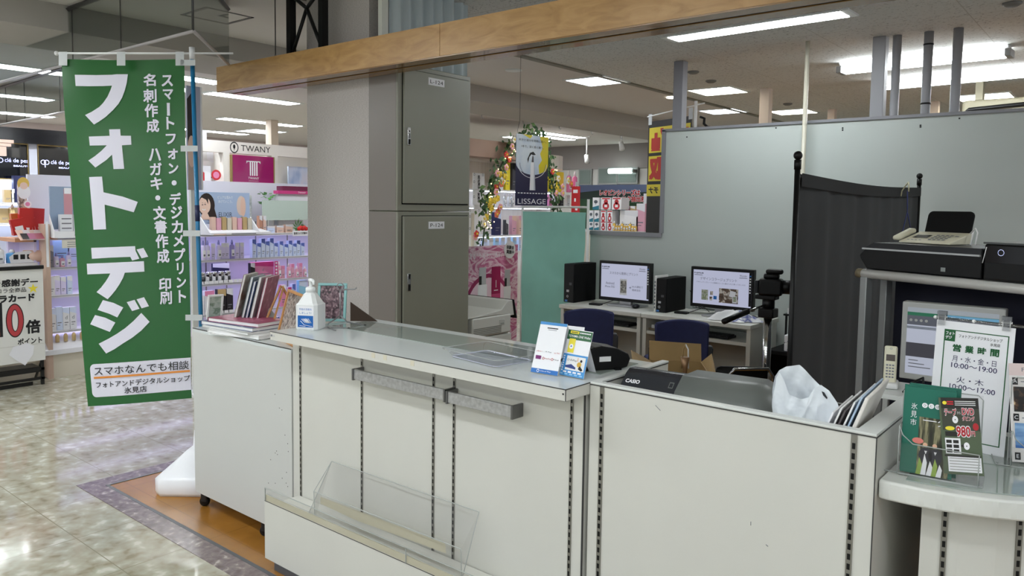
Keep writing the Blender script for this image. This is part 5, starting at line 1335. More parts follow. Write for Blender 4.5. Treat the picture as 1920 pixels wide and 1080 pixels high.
# crumpled shopping bag on the right desk
p = PZ(1372,603,ZD); BAGP = ramp_mat('bag_print',[(.55,(226,226,228)),(.60,(70,80,150)),(.66,(222,222,226))],(1,1,1),9,2,.4)
m = MB()
def cb(u,v):
    a = 2*PI*u; r = v; k = 1+.18*math.sin(5*a+2)+.1*math.sin(9*a)
    return (.17*r*k*math.cos(a), .085*r*k*math.sin(a), .07*(1-r**2.2)+.022*math.sin(6*a+7*r)*r*(1-r)*2+.002)
m.grid(cb,48,12,BAGP); tag(m.build('crumpled_bag',loc=(p.x,p.y+.05,ZD+.002),rotz=.2),'crumpled white and blue shopping bag lying on the right desk','bag')
# chairs
NAVF = mat('navy_fabric',(34,40,84),.75,noise=.12,nscale=30)
def chair(pl,pr,label):
    c = (pl+pr)/2; a = math.atan2(pr.y-pl.y,pr.x-pl.x); W = math.hypot(pr.x-pl.x,pr.y-pl.y)
    t = thing('office_chair', label, 'chair', (c.x,c.y,0), a, 'navy office chairs at the desks')
    zt_ = c.z; h_ = W/2
    m = MB()
    def f(side):
        def g(u,v):
            x = (u-.5)*2; wv = h_*(1-.10*(1-v)); z = zt_-.42+.42*v
            z += -.018*x*x*v
            return (x*wv, .03*(x*x)*-1+side*.018-.04*(1-v), z)
        return g
    m.grid(f(1),12,10,NAVF); m.grid(f(-1),12,10,NAVF)
    ring = []
    for k in range(13): ring.append(f(0)(k/12,1))
    for k in range(11): ring.append(f(0)(1,1-k/10))
    for k in range(13): ring.append(f(0)(1-k/12,0))
    for k in range(11): ring.append(f(0)(0,k/10))
    m.tube(ring,.014,NAVF,8); m.build('backrest', t)
    m = MB(); m.box((-h_*.95,.06,.40),(h_*.95,.52,.47),NAVF,.03,3); m.build('seat', t)
    for s_ in (-1,1):
        m = MB(); m.tube([(s_*(h_+.03),-.02,zt_-.17),(s_*(h_+.03),-.0,.44),(s_*(h_*.6),.2,.39)],.016,BLACK,8); m.box((s_*h_-.02*s_,-.05,zt_-.32),(s_*h_+.035*s_,.0,zt_-.15),mat('arm_grey',(60,62,66),.5),.006); m.build('back_bracket', t)
    m = MB(); m.tube([(0,.28,.40),(0,.28,.09)],.028,BLACK,10); m.build('column', t)
    for k in range(5):
        b = 2*PI*k/5+.3; m = MB(); m.tube([(0,.28,.10),(.27*math.cos(b),.28+.27*math.sin(b),.065)],[.025,.016],BLACK,8); m.build('base_arm', t)
        m = MB(); m.ball((.27*math.cos(b),.28+.27*math.sin(b),.028),(.028,.028,.028),BLACK,8); m.build('caster', t)
chair(PD(1060,576,5.25),PD(1147,588,5.25),'navy office chair in front of the left desk')
chair(PD(1230,596,4.95),PD(1324,609,4.95),'navy office chair in front of the right desk')
# tall carton with a binder clip
a = PD(1218,642,4.15); b = PD(1314,657,4.15)
CARDB = mat('cardboard',(156,128,84),.75,noise=.06,nscale=12)
an = math.atan2(b.y-a.y,b.x-a.x); W = math.hypot(b.x-a.x,b.y-a.y)
t = thing('cardboard_box', 'open brown cardboard carton behind the cash register', 'box', (a.x,a.y,0), an-.10)
zt_ = a.z-.005; D = .40
m = MB(); th = .006; z1 = zt_-.09
for p0,p1 in (((0,-D,0),(W,-D+th,z1-.02)),((0,-th,0),(W,0,z1)),((0,-D,0),(th,0,z1)),((W-th,-D,0),(W,0,z1)),((0,-D,0),(W,0,th))): m.box(p0,p1,CARDB)
m.build('carton', t)
m = MB(); m.add([(0,0,z1),(W,0,z1),(W,.035,zt_),(0,.035,zt_+.01)],[(0,1,2,3)],CARDB); m.build('back_flap', t)
m = MB(); m.add([(W,-D,z1-.02),(W,0,z1),(W+.05,-.02,z1+.05),(W+.03,-D+.05,z1-.015)],[(0,1,2,3)],CARDB); m.build('right_flap', t)
m = MB(); m.add([(0,-D,z1),(0,0,z1),(-.10,-.02,z1+.055),(-.10,-D+.16,z1+.035)],[(0,1,2,3)],CARDB); m.build('left_flap', t)
m = MB(); m.add([(0,-D,z1-.02),(W,-D,z1-.02),(W-.02,-D-.09,z1-.05),(0.02,-D-.09,z1-.05)],[(0,1,2,3)],CARDB); m.build('front_flap', t)
p = PD(1285,662,3.95)
t = thing('tripod_grip', 'small wooden tongs standing in the open carton', 'tongs', (p.x,p.y,p.z-.08), FACE)
BRZ = mat('bronze_clip',(150,116,84),.35,metal=.4)
m = MB(); m.tube([(-.018,0,0),(-.012,0,.10),(0,0,.125)],.004,CARDB,6); m.tube([(.018,0,0),(.014,0,.10),(0,0,.125)],.004,PAPER,6); m.build('arm', t)
m = MB(); m.lathe([(.012,-.40),(.012,.0),(.024,.06),(.02,.06)],BRZ,(0,0,-.0),12); m.build('cup', t)

# ================================================================ CAMERA ON TRIPOD
dT = 4.45; c0 = PD(1440,592,dT); 
t = thing('camera_tripod', 'chrome column tripod with a pan handle between desk and black screen', 'tripod', (c0.x,c0.y,0))
zc_ = c0.z
m = MB(); m.tube([(0,0,.30),(0,0,zc_)],.024,CHROME,14); m.build('column', t)
m = MB(); m.tube([(0,0,.52),(0,0,.56)],.032,DW,12); m.tube([(0,0,.48),(0,0,.52)],.036,BLACK,12); m.build('collar', t)
m = MB(); m.box((-.045,-.045,zc_-.01),(.045,.045,zc_+.045),BLACK,.008); m.tube([(0,0,zc_+.04),(0,0,zc_+.10)],.035,BLACK,12); m.box((-.07,-.035,zc_+.095),(.05,.035,zc_+.12),BLACK,.006); m.build('pan_head', t)
m = MB(); h0_ = PD(1357,603,dT-.25)-Vector((c0.x,c0.y,0)); h1_ = PD(1402,584,dT-.12)-Vector((c0.x,c0.y,0)); m.tube([(0,0,zc_+.07),h1_],.006,CHROME,8); m.tube([h1_,h0_],.016,BLACK,10); m.build('pan_handle', t)
for k in range(3):
    b = 2*PI*k/3+.4; m = MB(); m.tube([(0,0,.50),(.38*math.cos(b),.38*math.sin(b),.012)],.014,BLACK,8); m.build('leg', t)
BG = thing('tripod_bag','black pad bag with a chrome bar handle hanging by the tripod','bag',(c0.x,c0.y-.10,.0),FACE)
b0 = PD(1414,702,dT-.12); zz = b0.z
m = MB(); m.box((-.25,-.02,zz-.07),(.02 if 0 else .045,.02,zz+.03),BLACK,.03); m.build('pad',BG)
m = MB(); m.tube([(-.19,-.03,zz-.30),(-.19,-.03,zz-.02),(-.15,-.03,zz+.02),(.04,-.03,zz+.025),(.07,-.03,zz-.02),(.07,-.03,zz-.30)],.010,CHROME,8); m.tube([(-.19,-.03,0),(-.19,-.03,zz-.3)],.010,CHROME,8); m.tube([(.07,-.03,0),(.07,-.03,zz-.3)],.010,CHROME,8); m.build('bar_handle',BG)
CAMC = thing('video_camera','black camera with a long lens mounted on the tripod','camera',(c0.x,c0.y,zc_+.1205),R(15))
m = MB(); m.box((-.055,-.05,0),(.075,.05,.095),BLACK,.012); m.box((-.075,-.045,.01),(-.056,.045,.085),mat('screen_back',(40,42,46),.2),.003); m.build('body',CAMC)
m = MB(); m.box((-.03,-.035,.095),(.055,.035,.125),BLACK,.01); m.box((-.02,-.03,.122),(.075,.03,.15),BLACK,.012); m.build('viewfinder',CAMC)
m = MB(); m.tube([(.07,0,.05),(.12,0,.05),(.122,0,.05),(.22,0,.05)],[.04,.04,.036,.038],BLACK,16); m.build('lens',CAMC)
# small black shelf with paper packs behind the tripod
sx = PY(1438,660,5.2).x
t = thing('black_side_shelf','low black shelf with paper packs beside the right desk','shelf',(sx+.02,5.14,0))
zq = PY(1470,657,5.2).z
m = MB(); m.box((0,0,zq-.025),(.5,.45,zq),BLACKM); m.build('top',t)
for x in (0,.47):
    m = MB(); m.box((x,0,0),(x+.03,.45,zq-.025),BLACKM); m.build('side_panel',t)
m = MB(); m.box((.03,.40,.05),(.47,.42,zq-.03),DG_); m.build('back_panel',t)
for k in range(2):
    m = MB(); m.box((0,0,0),(.19,.24,.055),CARD,.006); m.box((.11,-.0006,.012),(.175,.0,.042),mat('pack_blue',(40,50,110),.5)); m.fig([(.02,.01),(.05,.01),(.08,.05),(.06,.05)],mat('pack_blue',(40,50,110),.5),-.0006)
    tag(m.build('paper_pack',loc=(sx+.126,5.17,zq+.001+k*.0565)),['lower white paper pack on the black shelf','upper white paper pack on the black shelf'][k],'paper pack','paper packs on the black shelf')
m = MB(); m.box((0,0,0),(.25,.3,.012),BLACK); m.box((.02,.02,.012),(.2,.25,.05),PAPER); m.add([(.06,0,.012),(.22,0,.012),(.2,.02,.10)],[(0,1,2)],PAPER)
for x,y_ in ((.01,.01),(.23,.01),(.01,.28),(.23,.28)): m.box((x,y_,-(PY(1465,592,5.2).z-zq-.001)),(x+.012,y_+.012,0),BLACK)
tag(m.build('letter_tray',loc=(sx+.10,5.21,PY(1465,592,5.2).z+.0015)),'black letter tray with white sheets on posts above the paper packs','letter tray')

# ================================================================ BLACK CURTAIN SCREEN
s0 = PD(1492,500,3.3); sx_ = -1.145
p0 = PX(1496,300,sx_); p1 = PX(1724,335,sx_); ztop = PX(1496,286,sx_).z
t = thing('black_curtain_screen','black fabric screen between two ball topped posts','screen',(sx_,p0.y,0),PI/2)
L = p1.y-p0.y
CUR = mat('black_curtain',(52,54,56),.85,noise=.1,nscale=5)
for x in (0,L):
    m = MB(); m.tube([(x,0,0),(x,0,ztop-.03)],.012,BLACK,10); pt = m.build('post',t)
    m = MB(); m.ball((x,0,ztop-.012),.019,BLACK,12); m.tube([(x,0,ztop-.07),(x,0,ztop-.03)],.015,BLACK,10); m.build('ball_finial',pt)
m = MB()
def cf(u,v):
    zt_ = ztop-.085-.020*math.sin(PI*u)
    a = .012*math.sin(u*34)+.008*math.sin(u*61+1)+.006*math.sin(u*17+v*2)
    return (.012+u*(L-.024), a*(.35+.65*(1-v)), .08+(zt_-.08)*v)
m.grid(cf,140,10,CUR); m.build('fabric',t)
m = MB(); m.grid(lambda u,v:(.012+u*(L-.024),-.016,ztop-.085-.020*math.sin(PI*u)-.055*(1-v)),40,1,mat('curtain_hem',(30,31,33),.85)); m.build('top_hem',t)
m = MB()
for x in (0,L): m.tube([(x,-.2,.012),(x,.2,.012)],.012,BLACK,8)
m.build('foot',t)
HG = thing('wire_hanger','blue wire hanger with a cream hook on the black screen','hanger',(sx_+.045,PX(1696,345,sx_+.045).y,ztop-.12),PI/2)
m = MB(); m.tube([(-.03,-.03,-.005),(-.03,-.03,.03),(0,-.02,.05),(.03,.02,.0),(.02,.02,-.03)],.004,mat('hook_cream',(196,192,160),.4),6); m.build('hook',HG)
m = MB(); m.tube([(-.02,-.022,-.0),(0,-.022,-.12),(-.14,-.022,-.30)],.003,mat('hanger_blue',(50,60,120),.4),6); m.tube([(0,-.022,-.12),(.12,-.022,-.24)],.003,MATS['hanger_blue'],6); m.build('wire_arm',HG)

# ================================================================ POLES AND PIPES ALONG THE BOOTH WALL
def pole(name,px0,py0,px1,py1,wd,label,mt,sq=False,cat='pole',top=ZC):
    a = PZ(px0,py0,top); 
    m = MB()
    if sq: m.box((-wd/2,-wd/2,0),(wd/2,wd/2,top-.001),mt,.004)
    else: m.tube([(0,0,0),(0,0,top-.001)],wd/2,mt,14)
    return a,m
PG = mat('post_grey',(134,134,140),.45); PG2 = mat('pipe_grey',(150,151,155),.5); CP = mat('cream_pole',(196,192,176),.35)
a,m = pole('',1506,73,0,0,.032,'',CP); o = m.build('tension_pole',loc=(a.x,YP-.06,0)); tag(o,'slender cream tension pole from floor to ceiling by the black screen','pole')
a,m = pole('',1263,111,0,0,.085,'',PG,True); o = m.build('grey_post',loc=(a.x,YP+.115,0)); tag(o,'grey square post rising behind the booth wall left end','post')
for i,(px,py,wd,sq,lab) in enumerate(((1637,60,.085,True,'wide grey duct post, leftmost of the four by the tube lights'),(1677,62,.056,False,'grey pipe second from the left of the four by the tube lights'),(1735,53,.058,False,'grey pipe with two black bands, third of the four by the tube lights'),(1790,45,.060,False,'grey pipe, rightmost of the four by the tube lights'))):
    a,m = pole('',px,py,0,0,wd,'',PG2,sq)
    if i == 2:
        for z in (ZC-.09,ZC-.48): m.tube([(0,0,z),(0,0,z+.010)],wd/2+.003,BLACK,14)
    tag(m.build('grey_pipe',loc=(a.x,YP+.10,0)),lab,'pipe','grey pipes behind the booth wall')
WC = mat('beige_column',(222,206,192),.7)
for px0,px1,py,lab in ((1425,1447,166,'beige column behind the booth wall, left of the cream pole'),(1552,1568,205,'beige column behind the booth wall, low and just right of the cream pole'),(1744,1762,190,'beige column seen between the grey pipes')):
    a = PZ(px0,py,ZC); b = PZ(px1,py,ZC); w2 = (b.x-a.x)
    m = MB(); m.box((-w2/2,-w2/2,0),(w2/2,w2/2,ZC-.001),WC); tag(m.build('column',loc=((a.x+b.x)/2,a.y+w2/2,0)),lab,'column','beige columns beyond the booth')
m = MB(); p = PY(1256,218,6.6); m.tube([PY(1313,219,6.3),PY(1321,222,6.3),PY(1320,232,6.3),PY(1326,238,6.3),PY(1345,241,6.2),PY(1380,243,6.0)],.012,BLACK,6); m.tube([PY(1380,243,6.0),(PY(1380,243,6.0).x,5.76,zt+.03)],.012,BLACK,6); tag(m.build('black_cable'),'black cable curling over the booth wall beside the yellow banner','cable')
# black framed duct sign far right
q0 = PY(1803,203,8.2); q1 = PY(1960,195,8.2)
t = thing('wall_unit','olive grey wall unit with a dark edge at far right above the booth wall','wall unit',(q0.x,8.2,q0.z-.35))
m = MB(); m.box((0,0,0),(q1.x-q0.x,.15,.42),mat('unit_olive',(150,144,122),.6),.03,3); m.build('housing',t)
m = MB(); m.tube([(.12,-.01,.18),(.02,-.01,.30),(.06,-.01,.33),(q1.x-q0.x,-.01,.36)],.02,BLACK,8); m.build('dark_edge',t)
m = MB(); m.box((.1,.02,.42),(.16,.13,ZC-q0.z+.35),mat('unit_olive',(150,144,122),.6)); m.build('hanger',t); m = MB(); m.box((1.0,.02,.42),(1.06,.13,ZC-q0.z+.35),mat('unit_olive',(150,144,122),.6)); m.build('hanger',t)

# yellow and red buyback banner seen from behind
yl = PD(1216,236,7.3); yr = PD(1297,222,6.75); 
t = thing('buyback_banner','yellow and red shop banner seen from the back behind the booth wall','banner',(yl.x,yl.y,0),math.atan2(yr.y-yl.y,yr.x-yl.x))
W = math.hypot(yr.x-yl.x,yr.y-yl.y); z1 = (yl.z+yr.z)/2+.03; 
YB = mat('banner_yellow',(226,206,60),.6); RB = mat('banner_red',(190,56,44),.6); BB = mat('banner_black',(40,40,38),.6)
m = MB(); zlo = .55; m.box((0,0,zlo),(W,.002,z1),BB); y = -.0025
h1 = .46
def cell(c,za,zb,ch):
    cw = (W-.06)/2; x0 = .02+c*(cw+.02); m.rect(x0-.01 if c else x0,za,x0+cw+.01,zb,YB,y); m.text(ch,x0+cw/2,(za+zb)/2,RB,h=(zb-za)*.90,w=cw*.92,y=y-.0015,bold=.055,mirror=True)
zq = z1-.06; hc = PD(1225,240,7.25).z-PD(1225,283,7.25).z
hc = .235
cell(0,zq-hc,zq,'価'); cell(0,zq-2*hc-.03,zq-hc-.03,'取'); cell(1,zq-hc,zq,'高'); cell(1,zq-2*hc-.03,zq-hc-.03,'買')
zz = zq-2*hc-.06; m.rect(.0,zz-.11,W-.03,zz,YB,y); m.text('チナ',W*.17,zz-.055,INK,h=.06,w=W*.24,y=y-.0015,mirror=True,bold=.03)
m.build('cloth',t)
m = MB(); m.tube([(-.02,0,z1+.05),(W+.16,0,z1+.09)],.006,PAPER,6); m.build('crossbar',t)
m = MB(); m.tube([(W+.05,0,.0),(W+.05,0,z1+.12)],.014,PAPER,8); m.build('pole',t)
for x in (.0,W-.04):
    m = MB(); m.box((x,-.002,z1-.03),(x+.05,.004,z1+.07),TABM); m.build('tab',t)
m = MB(); m.lathe([(.2,0),(.2,.08),(.05,.12),(.03,.12)],PAPER,(W+.05,0,0),14); m.build('base',t)
# ================================================================ COSMETICS WALL SHELF (faces +x)
GX = -7.10
LED = mat('violet_led',(150,140,255),.5); setlit(LED,2.0,(206,200,255))
LEDW = mat('cool_led',(220,236,255),.5); setlit(LEDW,12,(214,232,255))
SHB = mat('shelf_back',(226,224,236),.5); SHW = mat('shelf_white',(228,226,228),.35); WEND = mat('end_panel_wood',(206,178,160),.5,noise=.05,nscale=10); BEIGE = mat('shelf_beige',(214,206,190),.45)
gy0 = 2.50; gy1 = 5.75
G = thing('cosmetics_shelf','long cosmetics wall shelf with violet lighting behind the green banner','display shelf',(GX,gy0,0),PI/2)
Lg = gy1-gy0
lev = [PX(470,582,GX).z, PX(470,527,GX).z, PX(470,484,GX).z, PX(470,438,GX).z]     # shelf boards, low to high
m = MB(); m.box((0,.40,.0),(Lg,.43,1.72),SHB); m.build('back_panel',G)
m = MB(); m.box((-.035,-.06,0),(0,.08,PX(80,420,GX).z),WEND); m.box((-.030,-.0615,PX(83,500,GX).z),(-.010,-.06,PX(83,415,GX).z),CARD); m.build('end_panel',G)
m = MB(); m.box((0,-.04,0),(Lg,.40,.20),BEIGE); m.build('base',G)
for i,z in enumerate(lev):
    m = MB(); dd = .0 if i < 3 else -.03; m.box((.0,dd,z-.022),(Lg,.40,z),SHW); m.box((0,dd-.002,z-.012),(Lg,dd,z-.004),mat('shelf_lip',(176,176,186),.3)); b_ = m.build('shelf_board',G)
    m = MB(); m.box((.02,.06,z-.027),(Lg-.02,.22,z-.022),LED); m.build('light_bar',b_)
for y in (.9,1.62,1.85,2.2,2.6):
    m = MB(); m.box((y,.396,.2),(y+.012,.40,1.3),SLOTM); m.build('slotted_strip',G)
def gy(px,py=480): return PX(px,py,GX).y-gy0
# products --------------------------------------------------------
def pump_bottle(name,w_,h_,body,cap,label):
    t = thing(name,label,'bottle')
    m = MB(); m.lathe([(w_*.46,0),(w_*.5,h_*.02),(w_*.5,h_*.68),(w_*.36,h_*.75),(w_*.2,h_*.77)],body,n=12); m.build('bottle',t)
    m = MB(); m.lathe([(w_*.24,h_*.77),(w_*.24,h_*.90),(w_*.16,h_*.92),(w_*.16,h_),(0,h_)],cap,n=10); m.build('cap',t)
    m = MB(); m.box((-w_*.3,-w_*.52,h_*.15),(w_*.3,-w_*.40,h_*.50),CARD); m.box((-w_*.2,-w_*.53,h_*.2),(w_*.2,-w_*.519,h_*.30),GREY_INK); m.build('label',t)
    return t
def carton(name,w_,h_,d_,c,c2,label,txt=None):
    t = thing(name,label,'box')
    m = MB(); m.box((-w_/2,0,0),(w_/2,d_,h_),c); m.build('box',t)
    m = MB(); y = -.0008; m.fig([(-w_*.5,h_*.80),(w_*.5,h_*.70),(w_*.5,h_),(-w_*.5,h_)],c2,y); m.rect(-w_*.3,h_*.30,w_*.3,h_*.34,GREY_INK,y); m.rect(-w_*.3,h_*.2,w_*.1,h_*.23,GREY_INK,y)
    if txt: m.text(txt,0,h_*.55,GREY_INK,h=h_*.16,y=y)
    m.build('print',t)
    return t
def jar(name,w_,h_,c,c2,label):
    t = thing(name,label,'jar')
    m = MB(); m.lathe([(w_*.45,0),(w_*.5,h_*.1),(w_*.5,h_*.55),(0,h_*.55)],c,n=12); m.build('jar',t)
    m = MB(); m.lathe([(w_*.5,h_*.56),(w_*.5,h_*.9),(w_*.42,h_),(0,h_)],c2,n=12); m.build('lid',t)
    return t
def put(t,y,z,x=.0,rz=0):
    t.location = (GX-.02-x,gy0+y,z+.001); t.rotation_euler = (0,0,PI/2+rz)
LAV = mat('lavender_bottle',(226,218,250),.3); LAVC = mat('lavender_cap',(150,150,206),.2); BLB = mat('pale_blue_box',(214,226,252),.35); BLC = mat('blue_corner',(90,110,190),.35)
PKB = mat('pink_bottle',(226,170,190),.3); PKC = mat('pink_cap',(236,226,230),.3); PKX = mat('pink_box',(226,140,180),.35); MAG = mat('magenta',(200,60,130),.35)
BLK = mat('black_box',(24,24,30),.3); PEACH = mat('peach_box',(230,196,180),.35); GOLD = mat('gold_box',(206,180,130),.3,metal=.3); PURB = mat('purple_bottle',(150,140,200),.3)
WBX = mat('white_box',(232,232,238),.4)
zA,zB,zC,zD = lev[2],lev[1],lev[0],lev[3]
hA = zD-zA-.045
rowA = 'upper lit shelf right of the blue pole'
for i,(px,kind) in enumerate(((383,'b'),(391,'b'),(402,'x'),(412,'b'),(421,'x'),(428,'x'),(437,'b'),(447,'x'),(456,'x'))):
    lab = 'lavender skincare %s, %s of the lavender group on the upper lit shelf' % ('bottle' if kind=='b' else 'carton',ORD[i])
    t = pump_bottle('lotion_bottle',.048,hA*.92,PURB if i==6 else LAV,LAVC,lab) if kind=='b' else carton('lotion_carton',.044,hA*.78,.05,LAV,WBX,lab)
    t['group'] = 'lavender skincare on the upper lit shelf'; put(t,gy(px),zA)
for i,(px,f) in enumerate(((479,.92),(488,.72),(496,.94),(504,.80),(512,.95),(520,.70),(530,.78),(539,.62),(547,.80),(555,.64),(562,.80),(570,.66))):
    t = carton('blue_carton' ,.042,hA*f,.05,BLB,BLC,'pale blue skincare carton, %s on the upper lit shelf' % ORD[i]); t['group'] = 'pale blue cartons on the upper lit shelf'; put(t,gy(px),zA)
hB = zA-zB-.05
for i,px in enumerate((370,384,397,407,420,432)):
    t = jar('makeup_jar',.062,hB*.62,BLK,CHROME,'black jar with silver lid, %s on the middle lit shelf' % ORD[i]); t['group'] = 'black makeup jars on the middle lit shelf'; put(t,gy(px),zB,.04)
for i,px in enumerate((377,391,403,414,426)):
    t = carton('makeup_carton',.030,hB*.5,.03,WBX,BLK,'white makeup carton, %s between the black jars' % ORD[i]); t['group'] = 'white cartons between the black jars'; put(t,gy(px),zB)
t = carton('makeup_display',.18,hB*.98,.03,mat('indigo_box',(40,40,80),.4),WBX,'dark blue makeup display card behind the black jars'); put(t,gy(432),zB,.16)
t = carton('pink_display',.26,hB*.98,.05,PKX,MAG,'large pink display board on the middle lit shelf','d'); put(t,gy(501),zB,.06)
t = carton('black_tester_box',.05,hB*.95,.05,BLK,WBX,'black tester box left of the large pink display board'); put(t,gy(481),zB,.05)
m = MB(); m.box((-.02,0,0),(.02,.006,hB*1.02),MAG)
for k in range(5): m.rect(-.01,.02+k*.035,.01,.04+k*.035,CARD,-.0006)
o = m.build('magenta_card'); tag(o,'narrow magenta price strip right of the pink display board','price strip'); put(o,gy(519),zB,-.01)
for i,(px,k,f) in enumerate(((525,'b',.98),(533,'x',.72),(543,'b',.86),(551,'x',.80),(558,'b',.66),(566,'x',.82),(573,'b',.62))):
    lab = 'pink lotion %s, %s of the pink row on the middle lit shelf' % ('bottle' if k=='b' else 'carton',ORD[i])
    t = pump_bottle('pink_bottle',.042,hB*f,PKB,PKC,lab) if k=='b' else carton('pink_carton',.038,hB*f,.045,PKB,PKX,lab)
    t['group'] = 'pink lotions on the middle lit shelf'; put(t,gy(px),zB)
hC = zB-zC-.05
for i,(px,w_,f,c,c2,lab) in enumerate(((376,.085,.75,WBX,CARD,'white sample card on the lower lit shelf beside the blue pole'),(394,.10,.92,WBX,PKX,'white and pink pack on the lower lit shelf left of the photo books'),(417,.09,.95,BLK,GOLD,'black and gold makeup pack on the lower lit shelf'),(432,.07,.95,BLK,WBX,'black mascara pack on the lower lit shelf behind the beige photo book'),(509,.12,.85,LAV,PURB,'violet pack on the lower lit shelf right of the photo books'),(533,.06,.92,PKX,CARD,'pink pouch on the lower lit shelf'),(545,.044,.80,WBX,MAG,'white carton with a magenta corner on the lower lit shelf'),(553,.040,.92,BLB,BLC,'blue topped carton on the lower lit shelf'),(570,.10,1.05,mat('aqua_board',(150,206,236),.4),BLB,'aqua board at the right end of the lower lit shelf'))):
    t = carton('cosmetic_pack',w_,hC*f,.05,c,c2,lab); t['group'] = 'packs on the lower lit shelf'; put(t,gy(px),zC)
for i,(px,c) in enumerate(((383,WBX),(396,BLB),(408,WBX),(470,WBX),(484,WBX),(497,BLB),(508,BLC),(520,WBX))):
    t = carton('small_carton',.062,.085,.06,c,BLC,'small %s carton, %s on the lit shelf base' % ('white' if c is WBX else 'blue',ORD[i])); t['group'] = 'small cartons on the shelf base'; put(t,gy(px),.20)
# price tickets, counted as parts of the boards would be too small: one strip per board
for i,z in enumerate((zB,zC)):
    m = MB()
    for k in range(14): m.box((gy(372)+k*.052,-.012,z+.001),(gy(372)+k*.052+.042,-.008,z+.03),CARD)
    o = m.build('price_tickets',loc=(GX,gy0,0),rotz=PI/2); tag(o,['row of clear price tickets on the middle lit shelf edge','row of clear price tickets on the lower lit shelf edge'][i],'price tickets',None,'stuff')
# left bay, seen between the wooden end panel and the banner
bay = 'left bay between the wood end panel and the banner'
for i,(px,h_,c,lab) in enumerate(((98,.145,mat('grey_pack',(150,150,160),.4),'grey upright pack on the left bay top lit shelf'),(107,.12,LAV,'lavender bottle on the left bay top lit shelf, by the grey pack'),(118,.10,PKB,'pink round bottle on the left bay top lit shelf'),(130,.13,LAV,'lavender bottle on the left bay top lit shelf, beside the banner'))):
    t = pump_bottle('toner_bottle',.042,h_,c,LAVC,lab) if i else carton('grey_carton',.034,h_+.04,.05,c,WBX,lab); t['group'] = bay; put(t,gy(px,480),zA)
for i,(px,h_,c,lab) in enumerate(((100,.16,WBX,'white carton on the left bay middle lit shelf, by the end panel'),(110,.165,LAV,'lavender carton with a beige square on the left bay middle lit shelf'),(121,.15,LAV,'lavender carton second from the banner on the left bay middle lit shelf'),(133,.155,BLB,'pale blue carton beside the banner on the left bay middle lit shelf'))):
    t = carton('toner_carton',.041,h_,.05,c,WBX,lab); t['group'] = bay; put(t,gy(px,540),zB)
for i,(px,h_,c,lab) in enumerate(((101,.19,WBX,'cream carton on the left bay lower lit shelf, by the end panel'),(113,.20,BLB,'pale blue printed carton on the left bay lower lit shelf'),(126,.19,WBX,'white carton marked d on the left bay lower lit shelf'),(139,.19,WBX,'white carton marked d beside the banner on the left bay lower lit shelf'))):
    t = carton('serum_carton',.052,h_,.05,c,BLB,lab,'d' if i>1 else None); t['group'] = bay; put(t,gy(px,590),zC)
t = thing('sample_tray','sloped white sample tray with small gold tubes at the foot of the left bay','tray',(GX+.005,gy0+gy(128,650),.201),PI/2)
m = MB(); m.prism([(-.06,0),(-.06,.04),(.10,.17),(.12,.17),(.12,0)],'x',-.20,.22,WBX); m.build('tray',t)
for k in range(6):
    m = MB(); m.lathe([(.016,0),(.018,.05),(.008,.07),(0,.07)],GOLD,(-.15+k*.065,.0,.095),8); m.build('sample_tube',t)
# header card d program and small boxes on the top board, left bay
t = thing('header_display','blue grey display with a pink tube picture above the left bay','display',(GX+.03,gy0+gy(98,440)-.02,zD+.001),PI/2)
hh_ = PX(110,350,GX).z-zD
m = MB(); m.box((0,.0,.07),(.55,.02,hh_),mat('card_bluegrey',(146,164,190),.4)); y = -.001
m.rect(.105,hh_-.24,.17,hh_-.02,mat('tube_pink',(206,150,160),.4),y); m.rect(.11,hh_-.06,.165,hh_-.01,CARD,y-.0005); m.text('敏感',.21,hh_-.05,INK,h=.035,w=.08,y=y); m.text('角層',.21,hh_-.10,INK,h=.035,w=.08,y=y); m.text('d',.20,hh_-.18,INK,h=.05,y=y); m.text('program',.26,hh_-.185,INK,h=.02,w=.07,y=y)
m.build('header_card',t)
m = MB(); m.box((-.01,-.10,0),(.55,.06,.055),CARD); m.text('肌への',.20,.032,INK,h=.028,w=.11,y=-.101); m.rect(.18,.008,.30,.014,GREY_INK,-.101); m.prism([(-.10,.055),(0,.055),(0,.20)],'x',-.012,-.008,CARD); m.build('shelf_box',t)
for k,(x,w_) in enumerate(((.05,.10),(.155,.05),(.22,.07))):
    m = MB(); m.box((x,-.06,.056),(x+w_,-.02,.056+.14),WBX)
    for j in range(3): m.rect(x+.012,.075+j*.04,x+w_-.012,.085+j*.04,GREY_INK,-.061)
    m.build('sample_carton',t)
m = MB(); m.box((.05,-.09,-.085),(.45,-.086,-.015),mat('notice_ivory',(222,218,206),.5))
for j in range(3): m.rect(.09,-.075+j*.018,.42,-.070+j*.018,GREY_INK,-.091)
m.build('hanging_notice',t)
# serum display with the portrait card, right of the pole
t = thing('serum_display','tabletop serum display with a portrait card on the top shelf','display',(GX+.04,gy0+gy(378),zD+.001),PI/2)
a_ = gy(378); b_ = gy(471); Wd = b_-a_; ht = PX(420,361,GX).z-zD
m = MB(); m.box((0,.06,.10),(Wd,.075,ht),mat('card_skyblue',(172,192,224),.35)); y = .058
SK = mat('skin_print2',(238,206,190),.5); HR = mat('hair_print',(40,28,26),.5)
m.disc(Wd*.13,ht-.13,.085,HR,y,20,.12); m.fig([(Wd*.14,ht-.05),(Wd*.28,ht-.16),(Wd*.34,ht-.27),(Wd*.20,ht-.27),(Wd*.10,ht-.2)],HR,y-.0004); m.disc(Wd*.09,ht-.13,.062,SK,y-.0008,20,.085); m.fig([(Wd*.0,ht-.27),(Wd*.05,ht-.2),(Wd*.14,ht-.2),(Wd*.2,ht-.27)],SK,y-.0006)
